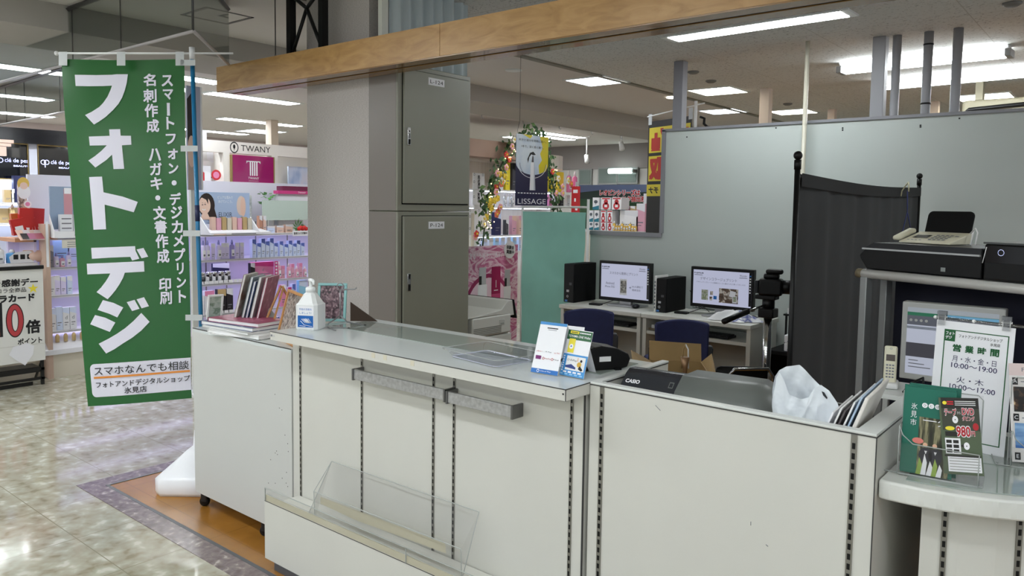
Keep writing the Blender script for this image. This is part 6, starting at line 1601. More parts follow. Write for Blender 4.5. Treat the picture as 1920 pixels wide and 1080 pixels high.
m.ring(Wd*.075,ht-.165,.010,.019,CARD,y-.0012,10,.5,-.7); m.disc(Wd*.05,ht-.125,.010,HR,y-.0012,10,.004); m.disc(Wd*.10,ht-.122,.010,HR,y-.0012,10,.004); m.fig([(Wd*.03,ht-.108),(Wd*.06,ht-.105),(Wd*.06,ht-.110)],HR,y-.0012); m.fig([(Wd*.09,ht-.105),(Wd*.12,ht-.108),(Wd*.09,ht-.110)],HR,y-.0012); m.fig([(Wd*.02,ht-.05),(Wd*.16,ht-.04),(Wd*.16,ht-.12),(Wd*.12,ht-.075)],HR,y-.0011)
m.text('ピュアな潤みで',Wd*.50,ht-.05,CARD,h=.03,w=Wd*.30,y=y); m.text('あげていこう。',Wd*.50,ht-.09,CARD,h=.03,w=Wd*.28,y=y); m.text('ELIXIR',Wd*.50,ht-.22,mat('slate_ink',(70,84,120),.5),h=.045,w=Wd*.27,y=y)
m.disc(Wd*.82,ht-.13,.05,mat('petal_print',(226,206,196),.4),y,18,.10); m.disc(Wd*.86,ht-.14,.03,PEACH,y-.0004,18,.10)
m.build('portrait_card',t)
m = MB(); m.prism([(-.14,0),(-.14,.02),(.06,.05),(.06,0)],'x',.0,Wd*1.22,WBX); m.prism([(-.14,.02),(.04,.05),(.04,.17)],'x',-.01,.0,WBX); m.prism([(-.14,.02),(.04,.05),(.04,.17)],'x',Wd*.98,Wd,WBX); m.build('tray',t)
for k in range(8):
    x = Wd*(.16+k*.105); m = MB(); m.box((x,.0,.04),(x+.045,.04,.04+.13-.01*(k%2)),(PEACH,PKB,GOLD,mat('champagne',(214,206,190),.3))[k%4]); m.build('serum_carton',t)
m = MB(); m.rect(Wd*.05,.0,Wd*.3,.008,PEACH,-.141); m.rect(Wd*.4,.004,Wd*.9,.012,GREY_INK,-.141); m.build('tray_print',t)
# small items on the top shelf at right
for px,w_,h_,c,lab in ((497,.036,.18,mat('copper_box',(190,140,116),.35),'tall copper carton on the top shelf beside the serum display'),(504,.036,.18,PEACH,'second tall peach carton beside the copper one on the top shelf'),(516,.09,.07,BLB,'flat pale carton on the top shelf under the frosted panel'),(533,.085,.075,PEACH,'flat peach carton on the top shelf under the frosted panel'),(550,.09,.085,PEACH,'flat peach carton beside the red plant ornament')):
    t = carton('top_shelf_carton',w_,h_,.05,c,WBX,lab); put(t,gy(px),zD,.05)
t = thing('red_plant','small red flower ornament with green leaves at the right end of the top shelf','ornament',(GX+.01,gy0+gy(566),zD+.001),PI/2)
m = MB()
for k in range(5): m.ball((-.04+k*.022,.0,.04+.012*(k%2)),.024,mat('flower_red',(206,40,36),.5),8)
m.build('blossoms',t)
m = MB()
for k in range(9):
    b = k*.7; m.fig([(0,0),(.012,.03),(.0,.10),(-.012,.03)],mat('leaf_green',(70,120,60),.5),.02+k*.001) if 0 else m.add([(-.05,.01,.05),(-.05+.05*math.cos(b),.02,.07+.04*math.sin(b)),(-.05+.08*math.cos(b),.0,.08+.08*math.sin(b)),(-.05+.05*math.cos(b+.4),.0,.07+.05*math.sin(b+.4))],[(0,1,2,3)],mat('leaf_green',(70,120,60),.5))
m.build('leaves',t)
m = MB(); m.box((-.10,0,-.028),(.10,.003,.028),CARD); m.text('監視カメラ作動中',0,0,INK,h=.026,w=.17,y=-.0008,bold=.02); o = m.build('camera_notice'); tag(o,'small white notice card on the edge of the top lit shelf','notice'); o.location=(GX+.036,gy0+gy(560),zD-.006); o.rotation_euler=(0,0,PI/2)
m = MB(); z_ = PX(540,413,GX).z; m.box((gy(501),.08,z_),(gy(590),.085,PX(540,376,GX).z),mat('frosted_panel',(196,212,204),.35)); m.box((gy(501),.086,z_),(gy(590),.09,PX(540,376,GX).z),mat('frost_back',(200,212,206),.7)); m.box((gy(510),.075,zD),(gy(512),.09,z_),ACRE); m.box((gy(575),.075,zD),(gy(577),.09,z_),ACRE); o = m.build('frosted_panel',loc=(GX,gy0,0),rotz=PI/2); tag(o,'pale green frosted panel standing on the top shelf beside the pillar','panel')
m = MB(); m.box((gy(471),.30,zD+.001),(gy(503),.31,PX(490,366,GX).z),ramp_mat('monochrome_print',[(.35,(40,44,46)),(.5,(170,174,176)),(.65,(224,226,226))],(9,9,9),1,3,.4)); o = m.build('print_board',loc=(GX,gy0,0),rotz=PI/2); tag(o,'black and white printed board behind the serum display','print')

# upper fascia wall with niches
NX = -7.55
FAS = mat('fascia_ivory',(236,230,224),.45)
F = thing('display_wall','ivory display wall with niches under a lettered fascia','display wall',(NX,gy0,0),PI/2)
ny = lambda px,py=320: PX(px,py,NX).y-gy0
nz = lambda py,px=480: PX(px,py,NX).z
m = MB(); m.box((-.05 if 0 else 1.0,.0,nz(290)),(3.7,.10,nz(269)),FAS); m.build('fascia',F)
m = MB(); m.box((1.0,.36,1.0),(3.7,.40,nz(269)),mat('niche_back',(232,226,216),.6)); m.build('niche_back',F)
for a,b in ((419,431),(510,521)):
    m = MB(); m.box((ny(a),.0,1.0),(ny(b),.36,nz(290)),FAS); m.build('niche_post',F)
m = MB(); m.box((1.0,.02,nz(357)-.02),(ny(419),.36,nz(357)),FAS); m.build('niche_shelf',F)
m = MB(); y = -.002
m.text('TWANY',ny(480),nz(279.5),INK,h=(nz(274)-nz(285)),w=ny(505)-ny(450),y=y); m.ring(ny(439.5),nz(279.5),.040,.050,INK,y,18,1,1.2); m.disc(ny(439.5),nz(278),.014,INK,y,10,.024); m.rect(ny(439),nz(285),ny(440),nz(279),INK,y); m.build('fascia_lettering',F)
t = thing('magenta_sign','glossy magenta square sign with a white T emblem','sign',(NX+.0,gy0+ny(433),nz(350)),PI/2)
W = ny(510)-ny(433); H = nz(293)-nz(350)
m = MB(); m.box((0,-.03,0),(W,0,H),mat('magenta_gloss',(150,24,96),.08,coat=.5)); m.build('panel',t)
m = MB(); y = -.0315; cx_ = W*.5
m.rect(cx_-.085,H*.80,cx_+.085,H*.83,CARD,y); m.fig([(cx_-.085,H*.83),(cx_-.085,H*.74),(cx_-.07,H*.80)],CARD,y); m.fig([(cx_+.085,H*.83),(cx_+.085,H*.74),(cx_+.07,H*.80)],CARD,y)
for k in range(4): m.rect(cx_-.045+k*.026,H*.35,cx_-.030+k*.026,H*.81,CARD,y)
m.text('TWANY',cx_,H*.27,CARD,h=H*.075,w=W*.26,y=y); m.rect(cx_-.06,H*.18,cx_+.06,H*.185,CARD,y); m.build('emblem',t)
m = MB(); m.box((-.012,-.034,0),(0,0,H),mat('sign_gold',(160,140,90),.3,metal=.7)); m.build('side_frame',t); m = MB(); m.box((W,-.034,0),(W+.012,0,H),MATS['sign_gold']); m.build('side_frame',t)
# items in the niches
z_ = nz(357)
for px,w_,h_,c,lab in ((386,.035,.30,RED,'red framed card in the left niche'),(395,.07,.30,CARD,'white card with a dark picture in the left niche'),):
    t = carton('niche_card',w_,h_*.8,.02,c,WBX,lab); t.location=(NX-.06,gy0+ny(px),z_+.001); t.rotation_euler=(0,0,PI/2)
t = thing('round_price_pop','round red price badge on a stem in the left niche','badge',(NX-.05,gy0+ny(410),z_+.001),PI/2)
m = MB(); m.tube([(0,.01,0),(0,.01,.12)],.006,PAPER,6); m.build('stem',t); m = MB(); m.disc(0,.15,.055,RED,0,18); m.disc(0,.15,.035,PKX,-.001,18); m.build('badge',t)
for px,lab in ((401,'tall white packaging stand at the back of the left niche'),(413,'white cylinder pack with a round top in the left niche')):
    t = carton('white_pack',.072,.62 if px<405 else .40,.06,mat('pack_offwhite',(222,222,222),.4),WBX,lab); t.location=(NX-.20,gy0+ny(px),z_+.001); t.rotation_euler=(0,0,PI/2)
m = MB(); m.box((.02,0,0),(.40,.02,nz(306)-nz(352)),ramp_mat('blue_bottle_poster',[(.3,(90,130,190)),(.5,(196,204,226)),(.7,(226,206,206))],(4,4,2),1,3,.4)); o = m.build('poster',loc=(NX-.24,gy0+ny(561),nz(352)),rotz=PI/2); tag(o,'pale blue bottle poster in the right niche','poster')
m = MB(); m.box((0,-.06,0),(.6,.06,.05),mat('wine_display',(110,30,70),.35)); m.box((-.08,-.09,-.035),(.6,.0,0),MAG); m.text('TWANY',.22,-.017,CARD,h=.018,w=.10,y=-.091); m.box((-.06,-.06,-(PX(545,358,GX-.22).z-zD)+.001),(.6,.05,-.035),WBX); o = m.build('wine_display',loc=(GX-.22,gy0+gy(547,358),PX(545,358,GX-.22).z),rotz=PI/2); tag(o,'wine red counter display below the bottle poster','display')
t = thing('potted_plant','small green potted plant in the right niche corner','plant',(GX-.20,gy0+gy(524,400),zD+.001),PI/2)
m = MB(); m.lathe([(.05,0),(.07,.26),(.06,.26)],CARD,n=12); m.build('pot',t)
m = MB()
for k in range(26):
    a_,b_ = random.random()*6.28, random.random(); c_ = Vector((.09*b_*math.cos(a_),.08*b_*math.sin(a_),.30+.12*random.random())); u_ = Vector((math.cos(a_),math.sin(a_),random.random()-.3))*.05; v_ = Vector((-math.sin(a_),math.cos(a_),.3))*.022
    m.add([c_,c_+u_*.5+v_,c_+u_,c_+u_*.5-v_],[(0,1,2,3)],mat('leaf_green2',(90,150,80),.5))
m.build('foliage',t)
m = MB(); m.box((-.2,0,0),(.2,.03,.10),GOLD); m.box((.05,-.01,0),(.42,.0,.05),mat('salmon_card',(220,140,130),.4)); m.box((-.55,.0,-.12),(.6,.02,.02),BEIGE); o = m.build('price_rail',loc=(NX+.02,gy0+ny(462),nz(362)),rotz=PI/2); tag(o,'gold and salmon price cards on the rail below the magenta sign','price cards')
m = MB(); wx = PX(505,262,-8.2); m.box((-.08,-.06,0),(.06,.06,ZC-.001),WC); tag(m.build('column',loc=(-9.9,PX(511,262,-9.9).y,0)),'beige column standing behind the lettered fascia','column')
# tall black haired portrait poster behind the blue pole
t = thing('portrait_poster','tall poster of a dark haired person behind the blue banner pole','poster',(-5.6,0,0),PI/2)
pa = PX(350,170,-5.6); pb = PX(381,560,-5.6); t.location = (-5.6,pa.y,0)
W = pb.y-pa.y; z1 = PX(365,162,-5.6).z; z0 = PX(365,356,-5.6).z
m = MB(); m.box((0,0,z0),(W,.02,z1),mat('poster_lilac',(176,180,206),.35)); m.fig([(0,z1-.1),(W*.35,z1-.05),(W*.6,z1-.35),(W*.5,z0+.3),(0,z0+.2)],HR,-.001); m.disc(W*.28,(z0+z1)/2-.1,W*.3,SK,-.002,18,.12); m.fig([(0,z0),(W*.8,z0),(W*.8,z0+.25),(0,z0+.3)],mat('poster_beads',(190,170,160),.5),-.0015)
m.build('print',t); m = MB(); m.box((W,-.004,z0),(W+.012,.024,z1),CARD); m.build('edge_strip',t)
m = MB(); m.box((W*.3,.02,0),(W*.7,.05,z1-.1),WP); m.box((0,-.12,0),(W,.16,.02),WP); m.build('stand',t)

# ================================================================ BLACK FRAMED BRAND COUNTER AT FAR LEFT
KX = -9.3
def ky(px,py=290): return PX(px,py,KX).y
def kz(py,px=60): return PX(px,py,KX).z
t = thing('brand_wall','dark topped brand wall with gold framed panels at the left edge','display wall',(KX,.9,0),PI/2)
Lk = 2.9
m = MB(); m.box((0,-.10,kz(271)),(Lk,.3,kz(243)),mat('gloss_black_fascia',(12,13,20),.12)); m.build('fascia',t)
m = MB(); m.box((0,.05,kz(270)),(Lk,.3,0) if 0 else (Lk,.3,kz(270)),mat('wall_lilac',(206,206,222),.5)); m.box((0,.05,0),(Lk,.3,kz(271)),MATS['wall_lilac']); m.build('back_wall',t)
GOLDM = mat('gold_trim',(176,150,96),.3,metal=.8)
for i,(a,b,lab) in enumerate(((-60,52,'left'),(72,170,'right'))):
    y0 = ky(a)-.9; y1 = ky(b)-.9; zt_ = kz(272); zb_ = kz(336)
    m = MB(); m.box((y0,.02,zb_),(y1,.05,zt_),mat('black_glass',(10,11,18),.06,coat=.5)); o = m.build('black_panel',t,label='%s black glass panel with lit lettering' % lab)
    m = MB()
    for p0,p1 in (((y0-.012,.0,zb_-.012),(y1+.012,.05,zb_)),((y0-.012,.0,zt_),(y1+.012,.05,zt_+.012)),((y0-.012,.0,zb_),(y0,.05,zt_)),((y1,.0,zb_),(y1+.012,.05,zt_))): m.box(p0,p1,GOLDM)
    m.build('gold_frame',o)
    GLO = mat('lit_letter',(150,160,255),.5); setlit(GLO,2.2,(160,170,255))
    m = MB(); cx_ = ky(87 if i else 0,305)-.9; zc2 = kz(304); sc_ = .032
    m.text('clé de peau',cx_+.05,zc2+.005,GLO,h=.055,w=.25,y=.018,al='L'); m.text('BEAUTÉ',cx_+.13,zc2-.045,GLO,h=.02,w=.15,y=.018,al='L',bold=.02)
    m.ring(cx_-.024,zc2+.006,.020,.027,GLO,.018,16); m.ring(cx_+.010,zc2+.006,.020,.027,GLO,.018,16); m.rect(cx_-.011,zc2-.05,cx_-.003,zc2+.025,GLO,.018)
    m.build('lit_lettering',o)
m = MB(); y0 = ky(53)-.9; y1 = ky(71)-.9; m.box((y0,.0,kz(480)),(y1,.05,kz(271)),mat('pale_lilac_post',(206,208,222),.25)); m.build('post',t)
for i,(pz,lab) in enumerate(((380,''),(417,''))):
    m = MB(); z_ = kz(pz); m.box((0,-.22,z_-.02),(ky(52)-.9,.05,z_),SHW); b_ = m.build('glass_shelf',t); m = MB(); m.box((.02,-.05,z_-.03),(ky(52)-.92,-.03,z_-.02),LEDW); m.build('light_bar',b_)
m = MB(); m.box((0,-.02,kz(340)-.012),(ky(52)-.9,.05,kz(340)),LEDW); m.build('top_light_bar',t)
for i,(px,pz,w_,h_,c,lab) in enumerate(((8,380,.07,.13,GOLD,'gold carton on the upper brand wall shelf, at the left edge'),(17,380,.035,.14,CARD,'white tube bottle on the upper brand wall shelf'),(33,380,.14,.28,mat('navy_card',(30,36,80),.4),'navy picture card on the upper brand wall shelf'),(48,380,.08,.09,mat('grey_box2',(160,164,176),.4),'small grey carton at the right end of the upper brand wall shelf'),(2,417,.09,.15,GOLD,'gold carton at the left end of the lower brand wall shelf'),(28,417,.15,.16,GOLD,'wide gold carton in the middle of the lower brand wall shelf'))):
    t2 = carton('gift_carton',w_,h_,.06,c,c,lab); t2.location=(KX+.12,ky(px,pz),kz(pz)+.001); t2.rotation_euler=(0,0,PI/2)
t2 = pump_bottle('gold_bottle',.055,.20,GOLD,PEACH,'gold bottle between the gold cartons on the lower brand wall shelf'); t2.location=(KX+.14,ky(15,417),kz(417)+.001); t2.rotation_euler=(0,0,PI/2)
m = MB(); m.box((-.2,-.02,-.005),(.07,.04,.028),PEACH); m.box((-.2,-.02,-.04),(.045,.04,-.01),PEACH); m.box((-.2,-.02,-.14),(.0,.04,-.045),PEACH); o = m.build('stepped_bracket',loc=(KX+.16,ky(0,265)+.0,kz(272)),rotz=PI/2); tag(o,'stepped cream bracket at the left edge under the black fascia','bracket')

# promotional display stand with red packs
RXX = -7.14
def ry(px,py=400): return PX(px,py,RXX).y
def rz_(py,px=60): return PX(px,py,RXX).z
t = thing('promo_stand','tiered promotion stand full of red and orange packs left of the wood end panel','promotion stand',(RXX,ry(28),0),PI/2)
W = min(ry(78),gy0-.06)-ry(28)
m = MB(); z_ = rz_(493); m.box((-.25,0,z_-.03),(W,.4,z_),SHW); m.box((-.25,.02,0),(W,.38,z_-.03),BEIGE); m.build('lower_table',t)
m = MB(); z2 = rz_(447); m.box((W*.0,.02,z2-.03),(W,.4,z2),mat('orange_tier',(206,150,110),.5)); m.box((W*.35,.36,z_),(W,.4,z2),LAV); m.box((W-.02,.02,z_),(W,.4,z2),LAV); m.build('upper_tier',t)
OR = mat('pack_orange',(216,120,60),.4); RDP = mat('pack_red',(190,40,36),.4)
m = MB(); m.box((W*.62,.2,z2),(W*1.0,.24,rz_(345)),ramp_mat('red_header_print',[(.3,(150,40,40)),(.45,(214,190,176)),(.55,(80,60,56)),(.7,(226,206,190))],(12,12,12),1,3,.4)); m.disc(W*.84,rz_(344),.045,mat('blond_print',(226,190,90),.5),.198,16,.055); m.disc(W*.86,rz_(348),.03,SK,.196,12); m.disc(W*.86,rz_(360),.05,CARD,.197,12,.06); m.disc(W*1.0,rz_(383),.03,CARD,.19,14); m.disc(W*1.0,rz_(383),.018,PKX,.189,14); m.build('header_board',t)
for i in range(9):
    x = W*(.02+.11*i); m = MB(Matrix.Translation((x,.04+.016*((i*5)%9),z2+.001+.022)) @ Matrix.Rotation(R(-12+8*(i%3)),4,'Y')); m.box((0,0,0),(.10,.04,.13+.05*(i%3)),(RDP,OR,RDP,PEACH)[i%4]); m.rect(.02,.03,.08,.07,CARD,-.001); m.build('red_pack',t)
for i in range(3):
    x = W*(.0+.32*i); m = MB(); m.add([(x,-.10,z2-.01),(x+.18,-.10,z2-.01),(x+.18,.02,z2+.07),(x,.02,z2+.07)],[(0,1,2,3)],(PEACH,CARD,PEACH)[i]); m.add([(x+.02,-.095,z2+.0),(x+.16,-.095,z2+.0),(x+.16,-.03,z2+.044),(x+.02,-.03,z2+.044)],[(0,1,2,3)],(BLK,PKX,OR)[i]); m.build('sloped_card',t)
AQ = mat('aqua_pouch',(170,206,236),.3)
for i,(x,h_,c,lab) in enumerate(((-.12,.15,CARD,'white pump bottle on the lower promotion table at left'),(-.02,.11,mat('sky_ring',(90,160,220),.3),'blue bottle on the lower promotion table'),(.36,.20,AQ,'aqua gel pouch on the lower promotion table'),(.47,.16,BLB,'pale blue pouch beside the aqua one on the lower promotion table'))):
    t2 = pump_bottle('gel_bottle',.09,h_,c,CARD,lab) if i<2 else carton('gel_pouch',.12,h_,.03,c,c,lab); v = Vector((t.location.x,t.location.y+max(x,-.2)+.02,z_+.001)); t2.location = (v.x-.10,v.y,v.z); t2.rotation_euler=(0,0,PI/2)
m = MB(); m.tube([(-.07,-.0,.05),(.07,-.0,.05)],.05,PEACH,14); m.tube([(.071,0,.05),(.073,0,.05)],.035,mat('roll_core',(190,150,140),.5),14); o = m.build('paper_roll',loc=(RXX-.06,ry(70)-.02,z_+.004),rotz=R(60)); tag(o,'pale pink roll lying on the lower promotion table by the wood panel','roll')
m = MB(); m.prism([(-.09,0),(.09,0),(.10,.06),(.05,.10),(-.05,.09),(-.10,.05)],'y',0,.004,CARD); [m.rect(-.07+.05*k,.03,-.035+.05*k,.07,INK,-.001) for k in range(3)]; o = m.build('price_pop',loc=(RXX-.03,ry(43),z_+.002),rotz=PI/2); tag(o,'white cloud shaped card with black writing on the lower promotion table','card')
# A board sign
AX = -6.87
ay = PX(87,600,AX).y
t = thing('sale_sign_board','white point day sign board in a black frame at the left edge','sign board',(AX,ay-1.0,0),PI/2)
z1 = PX(80,497,AX).z; z0 = PX(88,674,AX).z
BF = mat('black_frame_metal',(18,18,18),.35)
m = MB(); m.box((.05,0,z0),(.985,.012,z1-.02),mat('board_white',(226,226,222),.5)); m.rect(.05,z0+.135,.975,z0+.14,mat('board_line',(206,204,198),.6),-.0006); m.build('board',t)
m = MB(); m.box((0,-.012,z1-.03),(.99,.025,z1),BF,.004)
for x in (.955,.01):
    m.box((x,.012,0),(x+.022,.034,z1-.02),BF)
m.box((0,.012,z0-.16),(.98,.034,z0-.14),BF); m.box((0,.012,.12),(.98,.034,.14),BF); m.build('frame',t)
m = MB(); m.box((.0,.04,.15),(.60,.19,.20),mat('sign_weight',(60,60,66),.6)); m.box((.4,.036,.0),(.9,.05,.03),BF); m.tube([(.97,.03,z0),(.97,.20,.012)],.011,BF,6); m.tube([(.05,.03,z0),(.05,.20,.012)],.011,BF,6); m.box((.03,.02,.105),(.95,.19,.15),BF); m.build('rear_foot',t)
m = MB(); y = -.0012
def ap(px,py): q_ = PX(px,py,AX); return q_.y-(ay-1.0), q_.z
def at_(s_,a,b,c,d,mm,bold): 
    x0_,_ = ap(a,(b+d)/2); x1_,_ = ap(c,(b+d)/2); _,zt2 = ap((a+c)/2,b); _,zb2 = ap((a+c)/2,d)
    m.text(s_,(x0_+x1_)/2,(zt2+zb2)/2,mm,h=zt2-zb2,w=x1_-x0_,y=y,bold=bold)
at_('ラ感謝デー',-14,523,71,537,INK,.03); at_('コラ全商品',-6,540,49,549,INK,.01); at_('ラカード',-2,552,65,566,INK,.05)
at_('倍',48,599,76,625,INK,.03); at_('ポイント',33,633,79,645,INK,.02)
x_,z_ = ap(28,601); x2_,_ = ap(45,601); _,z2_ = ap(28,569); rx_ = x2_-x_; rzz = z2_-z_
m.disc(x_,z_,rx_,INK,y,32,rzz); m.disc(x_,z_,rx_*.90,mat('zero_red',(186,64,70),.5),y-.0005,32,rzz*.93); m.disc(x_,z_,rx_*.40,INK,y-.001,28,rzz*.66); m.disc(x_,z_,rx_*.31,MATS['board_white'],y-.0015,28,rzz*.61)
x_,z_ = ap(-12,601); m.rect(x_-.07,z_-rzz,x_+.06,z_+rzz,INK,y); m.rect(x_-.06,z_-rzz*.95,x_+.04,z_+rzz*.95,MATS['zero_red'],y-.0005)
x_,z_ = ap(62,541); m.fig([(x_+(.040 if k%2==0 else .016)*math.cos(R(90+36*k)),z_+(.040 if k%2==0 else .016)*math.sin(R(90+36*k))) for k in range(10)],YELLOW,y)
m.build('lettering',t)
x_,z_ = ap(46,662); m = MB(); m.fig([(x_,z_-.10),(x_+.06,z_-.02),(x_+.07,z_+.05),(x_+.02,z_+.08),(x_-.08,z_+.06),(x_-.11,z_),(x_-.06,z_-.05)],mat('clear_pouch',(240,240,246),.12),-.004); m.build('card_pouch',t)
# ================================================================ FAR COSMETICS CORNER SEEN PAST THE LOCKERS
HX = -7.3
def hy(px,py=350): return PX(px,py,HX).y
def hz(py,px=960): return PX(px,py,HX).z
y0 = hy(850); y1 = hy(1066)
t = thing('rounded_cosmetics_booth','pale wood cosmetics booth with a rounded right end beyond the lockers','display wall',(HX,y0,0),PI/2)
L = hy(1040)-y0
WDP = ramp_mat('pale_striped_wood',[(.35,(232,220,210)),(.55,(242,234,226)),(.7,(226,212,202))],(60,60,.4),1.5,3,.5)
m = MB(); m.box((0,.35,0),(L,.40,hz(272)),WDP); m.box((0,0,hz(305)),(L,.35,hz(285)),WDP); m.build('back_wall',t)
m = MB(); m.box((-.2,-.25,hz(302)),(L*.55,.3,hz(272)),mat('fascia_brown',(168,140,124),.6)); m.build('brown_bulkhead',t)
m = MB(); rC = .42; pts = [(L+.0,-.05)]+[(L+rC*math.cos(R(a)),rC-.05+rC*math.sin(R(a))) for a in range(-90,91,9)]+[(L,2*rC-.05)]
m.prism(pts,'z',hz(318,1045),hz(292,1045),WDP); m.prism([(L-.8,-.05),(L,-.05),(L,.3),(L-.8,.3)],'z',hz(318,1045),hz(292,1045),WDP); m.build('rounded_canopy',t)
m = MB(); m.prism([(p[0]-.1 if p[0]>L else p[0],p[1]*.7+.1) for p in pts],'z',0,hz(318,1045),WDP); m.build('rounded_body',t)
m = MB(); e_ = mat('warm_spot',(255,214,150),.5); setlit(e_,6,(255,206,140)); m.lathe([(.05,0),(.05,-.01),(0,-.01)],e_,(L+.12,.1,hz(318,1045)-.001),12); m.build('downlight',t)
for i,pz in enumerate((357,388,440,470)):
    m = MB(); z_ = hz(pz); m.box((.35,-.08,z_-.02),(L,.35,z_),SHW); b_ = m.build('shelf_board',t); m = MB(); m.box((.4,.05,z_-.03),(L-.05,.07,z_-.02),LEDW); m.build('light_bar',b_)
m = MB(); m.box((.30,-.08,0),(.34,.35,hz(400)),BEIGE); m.build('divider',t)
# products on those shelves
k_ = 0
def hput(t2,px,pz,x=.0): t2.location = (HX+.02-x,hy(px,pz),hz(pz)+.001); t2.rotation_euler = (0,0,PI/2)
YL = mat('yellow_pouch',(236,216,60),.4); CHC = mat('charcoal_pack',(70,70,78),.4)
for px,pz,w_,h_,c,c2,lab in ((938,357,.085,.28,CARD,WBX,'white carton left of the yellow pouch behind the flower arch'),(950,357,.10,.42,YL,YL,'bright yellow pouch behind the flower arch, left of the dark poster'),(962,357,.085,.40,CHC,BLK,'charcoal pouch beside the yellow pouch, left of the dark poster'),(1031,357,.14,.38,YL,CARD,'yellow pouch just right of the hanging dark poster'),(1050,357,.13,.32,YL,YL,'yellow box under the rounded canopy'),
    (944,388,.0,0,None,None,None),(931,440,.145,.33,mat('navy_chart',(34,38,84),.4),BLB,'navy product chart card under the flower arch'),(949,440,.055,.22,CHC,WBX,'dark tester box right of the navy product chart'),(962,440,.10,.28,PKB,PEACH,'pink mirror card with a dark compact'),(974,440,.085,.28,PEACH,PKB,'peach carton beside the teal screen post')):
    if c is None: continue
    t2 = carton('skincare_pack',w_,h_,.06,c,c2,lab); t2['group'] = 'packs in the rounded cosmetics booth'; hput(t2,px,pz)
for i,px in enumerate((1055,1066)):
    t2 = pump_bottle('pink_shopping_bag',.082,.34,mat('pink_bag',(236,130,180),.45),PKC,'pink bag %s under the rounded canopy' % ('on the left' if i==0 else 'on the right')); t2.location=(HX+.12,hy(px,357)+.0,hz(357)+.001); t2.rotation_euler=(0,0,PI/2); t2['category']='bag'
for i in range(7):
    t2 = carton('pale_carton',.082,.20,.05,(BLB,WBX,AQ)[i%3],WBX,'pale carton, %s on the lowest lit shelf left of the teal screen' % ORD[i]); t2['group']='pale cartons on the lowest lit shelf'; hput(t2,908+i*11,470)
for i,(px,c) in enumerate(((944,CHROME),(952,WBX),(958,CHROME))):
    t2 = pump_bottle('silver_bottle',.048,.20,mat('silver_bottle',(200,202,206),.2,metal=.5) if c is CHROME else WBX,PKC,'silver toned bottle, %s on the shelf behind the poster edge' % ORD[i]); hput(t2,px,388)
for i,px in enumerate((1030,1040,1052,1064)):
    t2 = carton('pink_carton',.075,.20,.05,(PKX,WBX,BLK,WBX)[i],PKC,'small carton, %s on the shelf below the rounded canopy' % ORD[i]); hput(t2,px,388)
# vertical notice cards on the wall
for i,(a,b,c,d,s_,lab) in enumerate(((886,324,907,384,'肌皮測定 実施中','tall white skin test notice on the pale wood wall'),(878,392,900,440,'','lower white notice below the skin test notice'))):
    p0 = PX(a,b,HX+.05); p1 = PX(c,d,HX+.05); W = p1.y-p0.y
    t2 = thing('wall_notice',lab,'notice',(HX+.06,p0.y,p1.z),PI/2); H = p0.z-p1.z
    m = MB(); m.box((0,0,0),(W,.006,H),CARD); m.build('card',t2)
    m = MB(); 
    if s_: m.vtext(s_,W*.5,H*.93,INK,H*.105,H*.88/7.8,-.001,.03)
    for x,z in ((.1,.95),(.1,.72),(.1,.25),(.85,.95)): m.ring(W*x,H*z,.012,.018,GREY_INK,-.001,10)
    m.build('lettering',t2)
    m = MB(); m.box((W*.2,.006,-p1.z if i else -.1),(W*.8,.03,H*.5),WP); m.build('stand',t2)
# flower arch
FXX = -6.9
def fpt(px,py): return PX(px,py,FXX)
o0 = fpt(905,480); t = thing('flower_arch','arch of artificial flowers and leaves framing the hanging dark poster','flower arch',(FXX,o0.y,0),PI/2)
path = [(901,640),(902,560),(904,470),(908,430),(911,400),(915,375),(922,350),(932,325),(945,300),(957,278),(966,266),(980,255),(1000,250),(1018,262),(1028,290),(1030,320),(1036,345),(1042,370),(1046,400),(1048,430)]
P_ = [fpt(a,b) for a,b in path]; P_ = [Vector((p.y-o0.y,0,p.z)) for p in P_]
P_[0].z = 0
P_ += [Vector((P_[-1].x,0,0))]
m = MB(); m.tube(P_,.012,mat('vine_green',(50,70,44),.7),6); m.build('arch_wire',t)
random.seed(3)
LG = mat('arch_leaf',(52,86,52),.55); LG2 = mat('arch_leaf2',(104,140,84),.55)
m = MB()
for k in range(520):
    i = random.randrange(1,len(P_)-3) if k%4 else random.choice((3,4,5,6,9,10,15,16,17,18)); c_ = P_[i].lerp(P_[i+1],random.random())+Vector((random.gauss(0,.06),random.gauss(0,.05),random.gauss(0,.06)))
    a_ = random.random()*6.28; u_ = Vector((math.cos(a_),random.uniform(-.5,.5),math.sin(a_)))*random.uniform(.05,.11); v_ = Vector((-u_.z,.0,u_.x))*.30
    m.add([c_,c_+u_*.5+v_,c_+u_,c_+u_*.5-v_],[(0,1,2,3)],LG if k%3 else LG2)
lf = m.build('leaves',t); lf['kind']='stuff'
cols = (mat('fl_red',(200,60,50),.5),mat('fl_pink',(232,170,176),.5),mat('fl_yellow',(236,206,70),.5),mat('fl_white',(236,230,216),.5),mat('fl_coral',(226,120,90),.5))
spots = [(970,283,1),(957,262,3),(951,275,1),(950,299,0),(942,314,1),(938,330,2),(933,327,2),(925,325,1),(931,345,4),(926,350,0),(936,340,3),(921,360,1),(928,372,2),(913,378,2),(918,376,2),(910,383,2),(915,390,2),(929,388,1),(929,396,4),(924,402,4),(898,410,3),(902,420,3),(905,407,2),(884,438,0),(886,444,1),(1029,322,0),(1034,362,1),(1040,352,2),(1048,350,1),(1056,340,3),(1061,338,2),(1064,345,4),(1046,362,1),(944,290,0),(970,310,0),(1038,335,3)]
